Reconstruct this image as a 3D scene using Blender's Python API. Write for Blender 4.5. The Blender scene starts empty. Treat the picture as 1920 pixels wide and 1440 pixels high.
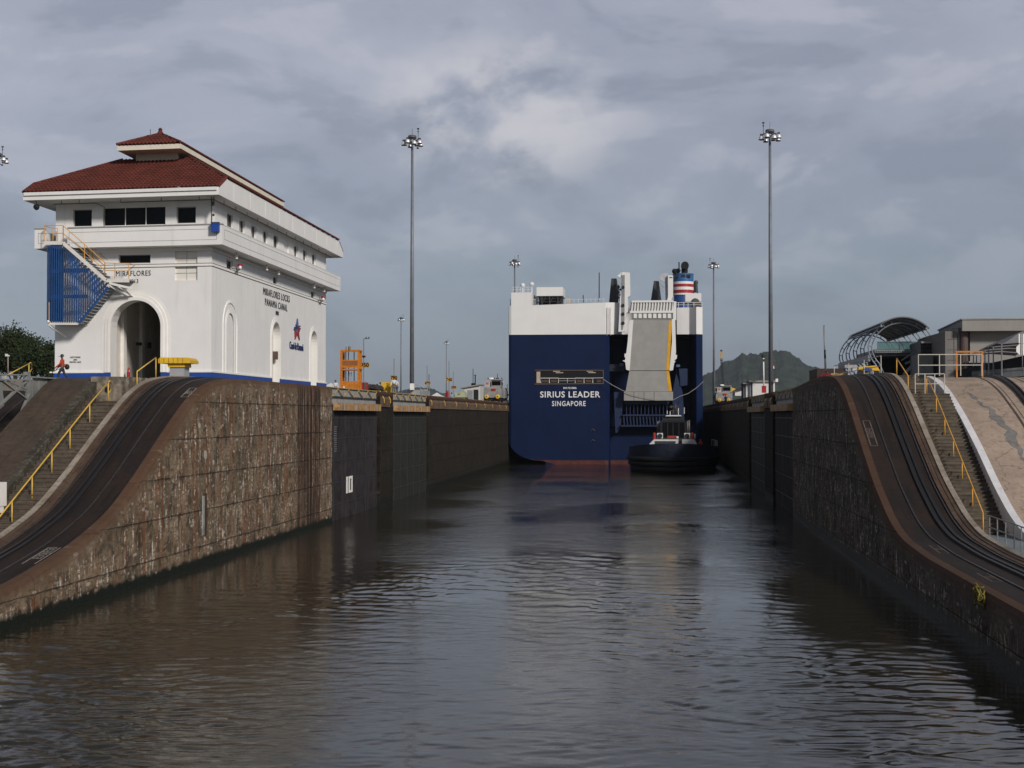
import bpy, bmesh, math, random
import numpy as np
from mathutils import Vector, Matrix, Euler
random.seed(7); rng = np.random.default_rng(7)
S = bpy.context.scene; C = S.collection
# ------------------------------------------------------------------ camera
F = 2700.0; VX, VY, H = 1225.0, 780.0, 7.6      # measured: focal length in photo pixels, canal vanishing point, eye height
YAW = math.atan((VX-960)/F); PITCH = math.atan((VY-720)/F*math.cos(YAW))
cd = bpy.data.cameras.new('camera'); cam = bpy.data.objects.new('camera', cd); C.objects.link(cam)
cd.sensor_width = 36; cd.lens = F/1920*36; cd.clip_start = .5; cd.clip_end = 30000
cam.location = (0, 0, H); cam.rotation_euler = (math.pi/2+PITCH, 0, YAW); S.camera = cam
_fw = np.array([-math.sin(YAW)*math.cos(PITCH), math.cos(YAW)*math.cos(PITCH), math.sin(PITCH)])
_rt = np.array([math.cos(YAW), math.sin(YAW), 0.]); _up = np.cross(_rt, _fw); _O = np.array([0, 0, H])
def ray(x, y): return _fw*F+_rt*(x-960)-_up*(y-720)
def onX(x, y, X): d = ray(x, y); return _O+d*(X/d[0])
def onY(x, y, Y): d = ray(x, y); return _O+d*(Y/d[1])
def onZ(x, y, Z): d = ray(x, y); return _O+d*((Z-H)/d[2])
# ------------------------------------------------------------------ light
SUN_EL, SUN_AZ = 27., 38.        # elevation; degrees from straight behind the camera towards its right
EXPOSURE = 0.0; SKY = .1
sd = Vector((math.sin(math.radians(SUN_AZ))*math.cos(math.radians(SUN_EL)), -math.cos(math.radians(SUN_AZ))*math.cos(math.radians(SUN_EL)), math.sin(math.radians(SUN_EL))))
sl = bpy.data.lights.new('sun', 'SUN'); sun = bpy.data.objects.new('sun', sl); C.objects.link(sun)
sl.energy = 3.1; sl.angle = math.radians(8.); sl.color = (1, .925, .85)
sun.rotation_euler = sd.to_track_quat('Z', 'Y').to_euler(); sun.location = (60, -80, 80)
S.view_settings.view_transform = 'Standard'; S.view_settings.look = 'None'; S.view_settings.gamma = 1; S.view_settings.exposure = EXPOSURE
S.render.engine = 'CYCLES'; S.render.resolution_x = 1024; S.render.resolution_y = 768
try:
    S.cycles.max_bounces = 6; S.cycles.diffuse_bounces = 3; S.cycles.glossy_bounces = 3; S.cycles.transmission_bounces = 3
except Exception: pass
# ------------------------------------------------------------------ node helper
class NT:
    def __init__(s, tree): s.t = tree; tree.nodes.clear()
    def n(s, typ, ins=None, **kw):
        nd = s.t.nodes.new(typ)
        for k, v in kw.items(): setattr(nd, k, v)
        for k, v in (ins or {}).items():
            sock = nd.inputs[k]
            if isinstance(v, bpy.types.NodeSocket): s.t.links.new(v, sock)
            else: sock.default_value = v
        return nd
    def m(s, op, a, b=0., c=0., clamp=False): return s.n('ShaderNodeMath', {0: a, 1: b, 2: c}, operation=op, use_clamp=clamp).outputs[0]
    def vm(s, op, a, b=(0, 0, 0)): return s.n('ShaderNodeVectorMath', {0: a, 1: b}, operation=op).outputs[0]
    def mix(s, f, a, b, bt='MIX'): return s.n('ShaderNodeMix', {0: f, 6: a, 7: b}, data_type='RGBA', blend_type=bt, clamp_factor=True).outputs[2]
    def ss(s, v, lo, hi, a=0., b=1.): return s.n('ShaderNodeMapRange', {0: v, 1: lo, 2: hi, 3: a, 4: b}, interpolation_type='SMOOTHSTEP').outputs[0]
    def noise(s, vec, scale, detail=4, rough=.55, dist=0.): return s.n('ShaderNodeTexNoise', {'Vector': vec, 'Scale': scale, 'Detail': detail, 'Roughness': rough, 'Distortion': dist}).outputs[0]
    def xyz(s, v): return s.n('ShaderNodeSeparateXYZ', {0: v}).outputs
    def cxyz(s, x, y, z): return s.n('ShaderNodeCombineXYZ', {0: x, 1: y, 2: z}).outputs[0]
def c4(c): return (c[0], c[1], c[2], 1.)
# ------------------------------------------------------------------ world: overcast evening-grey sky with broken cloud
w = bpy.data.worlds.new('World'); S.world = w; w.use_nodes = True
t = NT(w.node_tree)
sky = t.n('ShaderNodeTexSky', sky_type='NISHITA', sun_disc=False, sun_elevation=math.radians(SUN_EL), sun_rotation=math.radians(180-SUN_AZ))
d = t.n('ShaderNodeTexCoord').outputs['Generated']; X_, Y_, Z_ = t.xyz(d)[:3]
zz = t.m('MAXIMUM', Z_, 0.)
az = t.m('ARCTAN2', X_, Y_)
def cloud(off, sc, det, ro, dist=.35, sq=2.1, seed=0.):
    return t.noise(t.cxyz(t.m('ADD', az, seed), t.m('MULTIPLY', t.m('ADD', zz, off), sq), seed), sc, det, ro, dist)
nA, nB = cloud(-.012, 5.2, 7, .55), cloud(.012, 5.2, 7, .55)          # the same cloud a little lower and a little higher: lit tops, dark undersides
big = cloud(0., 2.1, 4, .5, .3, 2.4, 3.7); fineN = cloud(0., 15., 6, .6, .3, 1.8, 9.1)
band = cloud(0., 3.1, 5, .55, .2, 4.5, 17.3)
f = t.m('ADD', t.m('ADD', t.m('MULTIPLY', t.ss(big, .35, .65), .40), t.m('MULTIPLY', t.ss(nA, .36, .64), .38)), t.m('ADD', t.m('MULTIPLY', t.ss(band, .35, .65), .22), t.m('MULTIPLY', t.m('SUBTRACT', fineN, .5), .22)))
hi = t.ss(zz, .0, .24)
dark = t.mix(hi, c4((.20, .262, .335)), c4((.315, .34, .425)))
lite = t.mix(hi, c4((.315, .375, .455)), c4((.475, .488, .575)))
cl = t.mix(f, dark, lite)
relief = t.ss(t.m('SUBTRACT', nA, nB), .015, .10)
cl = t.mix(t.m('MULTIPLY', t.m('MULTIPLY', relief, t.ss(zz, .05, .16)), .3), cl, c4((.62, .60, .66)))
shade = t.ss(t.m('SUBTRACT', nB, nA), .02, .11)
cl = t.mix(t.m('MULTIPLY', shade, .32), cl, c4((.185, .215, .28)))
# a brighter break in the cloud above the ship
ga = t.m('DIVIDE', t.m('SUBTRACT', az, -.105), .085); gz = t.m('DIVIDE', t.m('SUBTRACT', zz, .205), .05)
gg = t.m('SUBTRACT', 1., t.m('ADD', t.m('MULTIPLY', ga, ga), t.m('MULTIPLY', gz, gz)))
brk = t.m('MULTIPLY', t.ss(gg, -.6, 1.), t.ss(t.m('ADD', nA, t.m('MULTIPLY', fineN, .35)), .58, .74))
cl = t.mix(t.m('MULTIPLY', brk, .8), cl, c4((.66, .64, .66)))
mid = t.m('MULTIPLY', t.m('MULTIPLY', t.ss(zz, .06, .11), t.ss(zz, .22, .15)), t.ss(band, .45, .62))
cl = t.mix(t.m('MULTIPLY', mid, .45), cl, c4((.20, .23, .295)))
cl = t.mix(t.ss(zz, .26, .5), cl, c4((.125, .135, .16)))          # unseen sky overhead, darkened to cut the ambient light and water reflections
gnd = t.ss(Z_, -.02, 0.)
cl = t.mix(gnd, c4((.12, .13, .13)), cl)
bs = t.n('ShaderNodeBackground', {0: sky.outputs[0], 1: SKY}); bc = t.n('ShaderNodeBackground', {0: cl, 1: 1.0})
mx = t.n('ShaderNodeMixShader', {0: .9, 1: bs.outputs[0], 2: bc.outputs[0]})
t.n('ShaderNodeOutputWorld', {0: mx.outputs[0]})
# ------------------------------------------------------------------ scene-graph helpers
ORG = {}
def setp(o, label=None, cat=None, group=None, kind=None):
    if label: o['label'] = label
    if cat: o['category'] = cat
    if group: o['group'] = group
    if kind: o['kind'] = kind
    return o
def thing(name, label, cat, loc, group=None):
    o = bpy.data.objects.new(name, None); C.objects.link(o); o.empty_display_size = .5
    o.location = Vector([float(v) for v in loc]); ORG[o.name] = Vector(o.location); return setp(o, label, cat, group)
class MB:
    def __init__(s): s.v = []; s.f = []; s.uv = {}; s.smooth = False
    def add(s, vs, fs):
        b = len(s.v); s.v += [tuple(float(q) for q in p) for p in vs]; s.f += [tuple(b+i for i in f) for f in fs]; return b
    def box(s, x0, x1, y0, y1, z0, z1):
        s.add([(x0, y0, z0), (x1, y0, z0), (x1, y1, z0), (x0, y1, z0), (x0, y0, z1), (x1, y0, z1), (x1, y1, z1), (x0, y1, z1)],
              [(0, 3, 2, 1), (4, 5, 6, 7), (0, 1, 5, 4), (1, 2, 6, 5), (2, 3, 7, 6), (3, 0, 4, 7)]); return s
    def cbox(s, c, sx, sy, sz): return s.box(c[0]-sx/2, c[0]+sx/2, c[1]-sy/2, c[1]+sy/2, c[2]-sz/2, c[2]+sz/2)
    def bar(s, a, b, w, h=None, up=(0, 0, 1)):
        a = Vector([float(q) for q in a]); b = Vector([float(q) for q in b]); h = h or w; dd = (b-a)
        if dd.length < 1e-6: return s
        dd.normalize(); u = Vector(up)
        if abs(dd.dot(u)) > .98: u = Vector((0, 1, 0))
        r = dd.cross(u).normalized()*w/2; q = r.cross(dd).normalized()*h/2
        vs = [a-r-q, a+r-q, a+r+q, a-r+q, b-r-q, b+r-q, b+r+q, b-r+q]
        s.add(vs, [(0, 3, 2, 1), (4, 5, 6, 7), (0, 1, 5, 4), (1, 2, 6, 5), (2, 3, 7, 6), (3, 0, 4, 7)]); return s
    def tube(s, pts, r, n=8, cap=True):
        pts = [Vector([float(q) for q in p]) for p in pts]; rr = r if isinstance(r, (list, tuple)) else [r]*len(pts); rings = []
        up = Vector((0, 0, 1))
        for i, p in enumerate(pts):
            dd = (pts[min(i+1, len(pts)-1)]-pts[max(i-1, 0)]).normalized()
            u = up if abs(dd.dot(up)) < .95 else Vector((1, 0, 0))
            a = dd.cross(u).normalized(); b = a.cross(dd).normalized()
            rings.append([p+(a*math.cos(2*math.pi*k/n)+b*math.sin(2*math.pi*k/n))*rr[i] for k in range(n)])
        vs = [q for R in rings for q in R]; fs = []
        for i in range(len(pts)-1):
            for k in range(n): fs.append((i*n+k, i*n+(k+1) % n, (i+1)*n+(k+1) % n, (i+1)*n+k))
        if cap: fs += [tuple(range(n))[::-1], tuple((len(pts)-1)*n+k for k in range(n))]
        s.add(vs, fs); return s
    def lathe(s, c, prof, n=16, axis='z'):
        vs = []; fs = []
        for (r, h) in prof:
            for k in range(n):
                a = 2*math.pi*k/n; x, y = r*math.cos(a), r*math.sin(a)
                vs.append((c[0]+x, c[1]+y, c[2]+h) if axis == 'z' else ((c[0]+x, c[1]+h, c[2]+y) if axis == 'y' else (c[0]+h, c[1]+x, c[2]+y)))
        for i in range(len(prof)-1):
            for k in range(n): fs.append((i*n+k, i*n+(k+1) % n, (i+1)*n+(k+1) % n, (i+1)*n+k))
        fs += [tuple(range(n))[::-1], tuple((len(prof)-1)*n+k for k in range(n))]
        s.add(vs, fs); return s
    def prism(s, poly, dvec):
        n = len(poly); p = [Vector([float(q) for q in a]) for a in poly]; dv = Vector(dvec)
        s.add(p+[a+dv for a in p], [tuple(range(n))[::-1], tuple(range(n, 2*n))]+[(i, (i+1) % n, n+(i+1) % n, n+i) for i in range(n)]); return s
    def quad(s, a, b, c_, d_): s.add([a, b, c_, d_], [(0, 1, 2, 3)]); return s
    def strip(s, secs, uvs=None, close=False):
        m_ = len(secs[0]); b = s.add([p for q in secs for p in q], [])
        for i in range(len(secs)-1):
            for k in range(m_-1): s.f.append((b+i*m_+k, b+(i+1)*m_+k, b+(i+1)*m_+k+1, b+i*m_+k+1))
        if uvs:
            for j, u in enumerate([u for q in uvs for u in q]): s.uv[b+j] = u
        if close: s.f += [tuple(b+k for k in range(m_)), tuple(b+(len(secs)-1)*m_+k for k in range(m_))[::-1]]
        return s
    def sphere(s, c, r, n=10, sc=(1, 1, 1)):
        prof = [(r*math.sin(math.pi*i/n), -r*math.cos(math.pi*i/n)) for i in range(1, n)]
        b = len(s.v); s.lathe((0, 0, 0), prof, n*2)
        for i in range(b, len(s.v)): x, y, z = s.v[i]; s.v[i] = (c[0]+x*sc[0], c[1]+y*sc[1], c[2]+z*sc[2])
        return s
    def build(s, name, mat, parent=None, smooth=False, fix=True, **kw):
        me = bpy.data.meshes.new(name); org = ORG[parent.name] if parent else Vector((0, 0, 0))
        me.from_pydata([(a-org.x, b-org.y, c-org.z) for a, b, c in s.v], [], s.f)
        if s.uv:
            L = me.uv_layers.new(name='UVMap')
            for lp in me.loops: L.data[lp.index].uv = s.uv.get(lp.vertex_index, (0, 0))
        if fix:
            bm = bmesh.new(); bm.from_mesh(me); bmesh.ops.recalc_face_normals(bm, faces=bm.faces); bm.to_mesh(me); bm.free()
        if smooth: me.shade_smooth()
        me.materials.append(mat); me.update()
        o = bpy.data.objects.new(name, me); C.objects.link(o)
        if parent: o.parent = parent
        ORG[o.name] = org.copy(); return setp(o, **kw)
def tube(name, pts, r, mat, parent=None, n=8, **kw): return MB().tube(pts, r, n).build(name, mat, parent, smooth=n > 6, **kw)
def text_mb(body, org, ux, uy, size, sx=1., align='CENTER', ext=.01, space=1., bold=0.):
    cu = bpy.data.curves.new('lettering', 'FONT'); cu.body = body; cu.align_x = align; cu.align_y = 'BOTTOM_BASELINE' if False else 'CENTER'
    cu.extrude = ext; cu.size = size; cu.space_character = space; cu.offset = bold; cu.resolution_u = 3
    o = bpy.data.objects.new('lettering', cu); C.objects.link(o)
    dg = bpy.context.evaluated_depsgraph_get(); dg.update(); me = bpy.data.meshes.new_from_object(o.evaluated_get(dg))
    ux = Vector(ux).normalized(); uy = Vector(uy).normalized(); un = ux.cross(uy); og = Vector([float(q) for q in org]); mb = MB()
    mb.add([og+ux*(v.co.x*sx)+uy*v.co.y+un*v.co.z for v in me.vertices], [tuple(p.vertices) for p in me.polygons])
    bpy.data.objects.remove(o); bpy.data.curves.remove(cu); bpy.data.meshes.remove(me); return mb
def copy_tree(o, parent=None, loc=None, rz=None):
    c = o.copy(); C.objects.link(c)
    if parent: c.parent = parent
    for ch in o.children: copy_tree(ch, c)
    if loc is not None: c.location = Vector([float(q) for q in loc])
    if rz is not None: c.rotation_euler.z = rz
    return c
# ------------------------------------------------------------------ materials
MC = {}
def mat(name, col, rough=.6, metal=0., var=.12, vs=1.5, bump=0., bs=20., dirt=None, spec=.4, world=False, coat=0.):
    if name in MC: return MC[name]
    m = bpy.data.materials.new(name); m.use_nodes = True; t = NT(m.node_tree)
    p = t.n('ShaderNodeNewGeometry').outputs[0] if world else t.n('ShaderNodeTexCoord').outputs['Object']
    a = t.noise(p, vs, 5, .6); f_ = t.ss(a, .3, .7)
    lo = tuple(x*(1-var) for x in col); hi_ = tuple(min(1, x*(1+var)) for x in col)
    cc = t.mix(f_, c4(lo), c4(hi_))
    if dirt:
        x, y, z = t.xyz(p)[:3]
        st = t.noise(t.cxyz(t.m('MULTIPLY', x, 2.2), t.m('MULTIPLY', y, 2.2), t.m('MULTIPLY', z, .22)), 1.0, 5, .6)
        cc = t.mix(t.m('MULTIPLY', t.ss(st, .5, .78), dirt[3]), cc, c4(dirt[:3]))
    b = t.n('ShaderNodeBsdfPrincipled', {'Base Color': cc, 'Roughness': rough, 'Metallic': metal, 'Specular IOR Level': spec, 'Coat Weight': coat})
    if bump:
        bn = t.n('ShaderNodeBump', {'Strength': bump, 'Distance': .02, 'Height': t.noise(p, bs, 4, .6)})
        t.t.links.new(bn.outputs[0], b.inputs['Normal'])
    t.n('ShaderNodeOutputMaterial', {0: b.outputs[0]}); MC[name] = m; return m
def old_concrete(name, base, pale, dark, rust, band=None, dk=.5, wl=.34, joint=1.83, joff=.95, stain=1.):
    """weathered lock wall: pour joints, run-down streaks, lime, rust, algae at the water; uv = (Y, depth below the top edge)"""
    m = bpy.data.materials.new(name); m.use_nodes = True; t = NT(m.node_tree)
    p = t.n('ShaderNodeNewGeometry').outputs[0]; x, y, z = t.xyz(p)[:3]
    u, v = t.xyz(t.n('ShaderNodeUVMap', uv_map='UVMap').outputs[0])[:2]
    pyz = t.cxyz(0., y, z)
    big = t.noise(pyz, .33, 5, .6); med = t.noise(pyz, 1.7, 6, .65); fine = t.noise(t.cxyz(0., t.m('MULTIPLY', y, 2.4), t.m('MULTIPLY', z, 6.5)), 1., 6, .75)
    cc = t.mix(t.ss(big, .35, .65), c4(base), c4(tuple(q*.5 for q in base)))
    cc = t.mix(t.m('MULTIPLY', t.ss(t.noise(t.vm('ADD', pyz, (0, 31, 2)), .21, 5, .6), .5, .66), .6), cc, c4((base[0]*.62, base[1]*.5, base[2]*.45)))
    lipf = t.ss(v, .35, 1.1)
    cc = t.mix(t.m('MULTIPLY', t.m('MULTIPLY', t.ss(fine, .44, .62), t.ss(t.noise(pyz, .8, 4, .6), .3, .62, .35, 1.)), .75), cc, c4(tuple(q*.28 for q in base)))
    sv = t.cxyz(0., t.m('MULTIPLY', y, 2.2), t.m('MULTIPLY', z, .42)); s1 = t.noise(t.cxyz(2., t.m('MULTIPLY', y, 1.3), t.m('MULTIPLY', z, 1.15)), 1.0, 8, .72, .5)
    s2 = t.noise(t.vm('ADD', sv, (3, 40, 7)), 1.7, 7, .7, .2)
    s3 = t.noise(t.cxyz(0., t.m('MULTIPLY', y, 1.1), t.m('MULTIPLY', z, .05)), 1., 3, .5)
    cc = t.mix(t.m('MULTIPLY', t.m('MULTIPLY', t.ss(s1, .47, .60), dk), lipf), cc, c4(dark))
    s6 = t.noise(t.cxyz(4., t.m('MULTIPLY', y, .8), t.m('MULTIPLY', z, .03)), 1., 5, .65); rm = t.m('MAXIMUM', t.m('MULTIPLY', t.ss(s3, .52, .66), t.ss(s2, .42, .6)), t.m('MULTIPLY', t.ss(s6, .54, .62), .75))
    cc = t.mix(t.m('MULTIPLY', t.m('MULTIPLY', rm, lipf), .85*stain), cc, c4(rust))
    lm = t.m('MULTIPLY', lipf, t.m('MULTIPLY', t.m('MULTIPLY', t.ss(s2, .54, .60), t.ss(fine, .56, .46)), t.ss(t.noise(t.vm('ADD', pyz, (0, 5, 9)), .55, 4, .6), .40, .54, .15, 1.)))
    cc = t.mix(t.m('MULTIPLY', lm, .85), cc, c4(pale))
    vor = t.n('ShaderNodeTexVoronoi', {'Vector': t.cxyz(0., t.m('MULTIPLY', y, .8), t.m('MULTIPLY', z, 2.4)), 'Scale': 1.5}, feature='F1').outputs[0]
    spall = t.m('MULTIPLY', t.ss(vor, .34, .22), t.ss(med, .5, .6))
    cc = t.mix(t.m('MULTIPLY', spall, .6), cc, c4(tuple(q*.8 for q in pale)))
    if band:   # dark rust runs in one stretch of the wall
        w_ = t.m('MULTIPLY', t.ss(y, band[0], band[0]+.5), t.ss(y, band[1], band[1]-.5))
        s4 = t.noise(t.cxyz(0., t.m('MULTIPLY', y, 4.), t.m('MULTIPLY', z, .06)), 1., 4, .6)
        cc = t.mix(t.m('MULTIPLY', t.m('MULTIPLY', t.ss(s4, .44, .52), w_), .95), cc, c4((.022, .012, .009)))
        cc = t.mix(t.m('MULTIPLY', t.m('MULTIPLY', t.ss(s4, .47, .40), w_), .4), cc, c4(rust))
    jz = t.m('ABSOLUTE', t.m('SUBTRACT', t.m('PINGPONG', t.m('ADD', t.m('ADD', z, -joff), t.m('MULTIPLY', t.m('SUBTRACT', med, .5), .12)), joint/2), 0.))
    jl = t.ss(jz, .05, .015)
    jy = t.m('PINGPONG', t.m('ADD', y, 3.3), 5.5); jv = t.ss(jy, .07, .02)
    jm = t.m('MAXIMUM', jl, t.m('MULTIPLY', jv, .5)); jm = t.m('MULTIPLY', jm, t.ss(t.noise(pyz, .5, 3, .5), .25, .5)); below = t.m('MULTIPLY', t.ss(t.m('FRACT', t.m('DIVIDE', t.m('ADD', z, 20*joint-joff), joint)), .72, 1.), t.ss(s1, .46, .6)); cc = t.mix(t.m('MULTIPLY', below, .5), cc, c4(dark))
    cc = t.mix(t.m('MULTIPLY', t.m('MULTIPLY', jm, .62), lipf), cc, c4((.012, .01, .008)))
    # grease and rust brought over the edge by the towing track
    edge = t.m('ADD', v, t.m('MULTIPLY', t.m('SUBTRACT', t.noise(t.cxyz(0., t.m('MULTIPLY', u, .9), t.m('MULTIPLY', v, .25)), 1.2, 6, .65), .5), t.m('MULTIPLY', t.ss(v, .15, 1.4), 6.)))
    cc = t.mix(t.m('MULTIPLY', t.ss(edge, .62, .05), .82), cc, c4((.072, .034, .019)))
    al = t.m('ADD', z, t.m('MULTIPLY', t.m('SUBTRACT', med, .5), .7))
    cc = t.mix(t.ss(al, wl+.22, wl-.05), cc, c4((.008, .011, .006)))
    rgh = t.ss(al, wl-.1, wl+.5, .5, .95)
    b = t.n('ShaderNodeBsdfPrincipled', {'Base Color': cc, 'Roughness': rgh, 'Specular IOR Level': .25})
    h = t.m('ADD', t.m('MULTIPLY', med, .6), t.m('ADD', t.m('MULTIPLY', fine, .35), t.m('MULTIPLY', jm, -.5)))
    bn = t.n('ShaderNodeBump', {'Strength': .9, 'Distance': .09, 'Height': h}); t.t.links.new(bn.outputs[0], b.inputs['Normal'])
    t.n('ShaderNodeOutputMaterial', {0: b.outputs[0]}); return m
def slab_mat(name, c1, c2, cd_, streak=0., crack=.0, sc=1., rough=.85):
    m = bpy.data.materials.new(name); m.use_nodes = True; t = NT(m.node_tree)
    p = t.n('ShaderNodeNewGeometry').outputs[0]; x, y, z = t.xyz(p)[:3]
    a = t.noise(p, .45*sc, 6, .62); b_ = t.noise(p, 3.5*sc, 6, .68); f_ = t.noise(p, 22.*sc, 4, .7)
    lon = t.noise(t.cxyz(t.m('MULTIPLY', x, 3.), t.m('MULTIPLY', y, .16), 0.), 1., 5, .6)
    cc = t.mix(t.ss(a, .35, .65), c4(c1), c4(c2)); cc = t.mix(t.m('MULTIPLY', t.ss(b_, .45, .72), .7), cc, c4(cd_))
    cc = t.mix(t.m('MULTIPLY', t.ss(f_, .5, .75), .35), cc, c4(cd_))
    if streak: cc = t.mix(t.m('MULTIPLY', t.ss(lon, .47, .66), streak), cc, c4(cd_))
    if crack:
        vv = t.n('ShaderNodeTexVoronoi', {'Vector': t.n('ShaderNodeVectorMath', {0: p, 1: t.n('ShaderNodeVectorMath', {0: t.n('ShaderNodeTexNoise', {'Vector': p, 'Scale': 1.2, 'Detail': 5}).outputs[1], 3: 1.2}, operation='SCALE').outputs[0]}, operation='ADD').outputs[0], 'Scale': .32}, feature='DISTANCE_TO_EDGE').outputs[0]
        cc = t.mix(t.m('MULTIPLY', t.ss(vv, .016, .004), crack), cc, c4((.03, .026, .022)))
    b = t.n('ShaderNodeBsdfPrincipled', {'Base Color': cc, 'Roughness': rough, 'Specular IOR Level': .25})
    bn = t.n('ShaderNodeBump', {'Strength': .5, 'Distance': .03, 'Height': t.m('ADD', b_, t.m('MULTIPLY', f_, .4))}); t.t.links.new(bn.outputs[0], b.inputs['Normal'])
    t.n('ShaderNodeOutputMaterial', {0: b.outputs[0]}); return m
white = mat('building_white', (.755, .755, .745), .75, var=.03, vs=.5, dirt=(.45, .42, .37, .22), bump=.12, bs=8)
white2 = mat('trim_white', (.80, .79, .76), .6, var=.03)
bluep = mat('blue_paint', (.014, .06, .30), .5, var=.1)
blued = mat('blue_screen', (.013, .06, .19), .5, var=.15)
glassd = mat('dark_glass', (.004, .004, .005), .2, var=.05, spec=.12)
blackm = mat('black_paint', (.012, .012, .013), .5)
darkm = mat('dark_steel', (.035, .036, .04), .5)
steel = mat('galvanised', (.36, .38, .40), .45, metal=.3)
mastm = mat('mast_grey', (.17, .18, .20), .5, metal=.2)
amber = mat('amber_paint', (.62, .32, .05), .5)
yellow = mat('yellow_paint', (.68, .42, .03), .45, var=.1)
orange = mat('orange_paint', (.50, .17, .015), .55, var=.18, vs=3)
redp = mat('red_paint', (.32, .015, .02), .45)
greyp = mat('grey_paint', (.30, .31, .31), .55, var=.12, dirt=(.12, .09, .06, .5))
silver = mat('silver', (.6, .6, .6), .3, metal=.6)
wood = mat('fender_timber', (.36, .22, .10), .8, var=.4, vs=2.5, bump=.3, bs=14)
skin = mat('skin', (.16, .08, .05), .6)
reflectm = mat('lamp_reflector', (.75, .76, .78), .35, metal=.3)
# ------------------------------------------------------------------ profiles of the two inclines (height of the towing track along the canal)
def profile(pts, win=1.3):
    ys = np.arange(-60, 460, .25); zs = np.interp(ys, [a for a, b in pts], [b for a, b in pts])
    k = int(win/.25)*2+1; ker = np.ones(k)/k; zp = np.pad(zs, k//2, mode='edge'); zs = np.convolve(zp, ker, 'valid')
    return lambda y: float(np.interp(y, ys, zs))
zL = profile([(-60, 1.1), (30, 1.2), (45.8, 1.28), (49.9, 1.5), (52.6, 1.88), (56.1, 2.45), (60.0, 3.45), (63.2, 4.9), (66.7, 6.7), (69.8, 8.2), (71.0, 8.7), (73.4, 9.35), (77, 9.66), (81, 9.7), (460, 9.7)])
zR = profile([(-60, 1.9), (44, 1.92), (53, 2.0), (58.4, 2.05), (64.0, 2.3), (67.2, 2.85), (71.8, 4.3), (76.1, 6.15), (81, 8.35), (84.0, 9.4), (87, 9.95), (92, 10.15), (100, 10.1), (110, 9.8), (460, 9.7)])
XL, XR = -22.9, 10.55
def yrange(a, b, st=.75):
    n = max(2, int((b-a)/st)+1); return list(np.linspace(a, b, n))
# materials of the lock
conL = old_concrete('lock_concrete_left', (.25, .188, .126), (.64, .59, .50), (.042, .030, .018), (.17, .06, .024), band=(91, 98.), dk=.8)
conR = old_concrete('lock_concrete_right', (.135, .115, .09), (.62, .57, .48), (.016, .013, .010), (.10, .05, .03), dk=.8, wl=.34, joff=.6)
wetc = old_concrete('chamber_wall_wet', (.022, .018, .012), (.05, .043, .03), (.007, .006, .005), (.03, .018, .009), dk=.8, wl=.4, stain=.4)
copem = slab_mat('coping_brown', (.115, .072, .045), (.17, .115, .075), (.035, .022, .016), streak=.3)
road = slab_mat('track_bed', (.030, .018, .013), (.019, .014, .012), (.009, .007, .007), streak=.75, rough=.75)
roadp = slab_mat('track_ledge', (.115, .078, .052), (.08, .048, .034), (.03, .022, .018), streak=.8)
curbm = slab_mat('curb_concrete', (.36, .32, .27), (.25, .21, .165), (.12, .09, .07))
stepm = slab_mat('old_step', (.13, .105, .08), (.085, .068, .052), (.03, .024, .018), sc=1.5)
rampm = slab_mat('ramp_brown', (.085, .062, .045), (.06, .045, .035), (.03, .023, .018), streak=.3)
pinkm = slab_mat('pink_concrete', (.40, .315, .25), (.31, .245, .195), (.22, .165, .125), crack=.35, streak=.15)
deckm = slab_mat('deck_concrete', (.22, .20, .17), (.16, .14, .12), (.07, .06, .05))
railm = mat('rail_steel', (.055, .05, .05), .45, metal=.4, var=.3, vs=4)
rackm = mat('rack_steel', (.022, .02, .021), .5, metal=.3)
# ------------------------------------------------------------------ water
m = bpy.data.materials.new('canal_water'); m.use_nodes = True; t = NT(m.node_tree)
p = t.n('ShaderNodeNewGeometry').outputs[0]; x, y, z = t.xyz(p)[:3]
w1 = t.noise(t.cxyz(t.m('MULTIPLY', x, .6), y, 0.), 1.1, 4, .55, .6)
w2 = t.noise(t.cxyz(t.m('MULTIPLY', x, .75), y, 4.), 3.1, 5, .65, .8)
w3 = t.noise(t.cxyz(x, t.m('MULTIPLY', y, .8), 2.), .09, 3, .5)
w0 = t.noise(t.cxyz(t.m('MULTIPLY', x, .8), y, 9.), .38, 3, .5, .5)
amp = t.ss(w3, .38, .60, .35, 1.2)
far = t.ss(y, 55., 160., .2, 1.15)
hh = t.m('MULTIPLY', t.m('ADD', t.m('ADD', t.m('MULTIPLY', w1, .12), t.m('MULTIPLY', w2, .11)), t.m('MULTIPLY', w0, .16)), t.m('MULTIPLY', amp, far))
bn = t.n('ShaderNodeBump', {'Strength': 1., 'Distance': .42, 'Height': hh})
cc = t.mix(t.ss(w3, .3, .7), c4((.017, .016, .009)), c4((.022, .019, .011)))
b = t.n('ShaderNodeBsdfPrincipled', {'Base Color': cc, 'Roughness': .015, 'IOR': 1.33, 'Specular IOR Level': .5, 'Normal': bn.outputs[0]})
t.n('ShaderNodeOutputMaterial', {0: b.outputs[0]}); waterm = m
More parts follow.
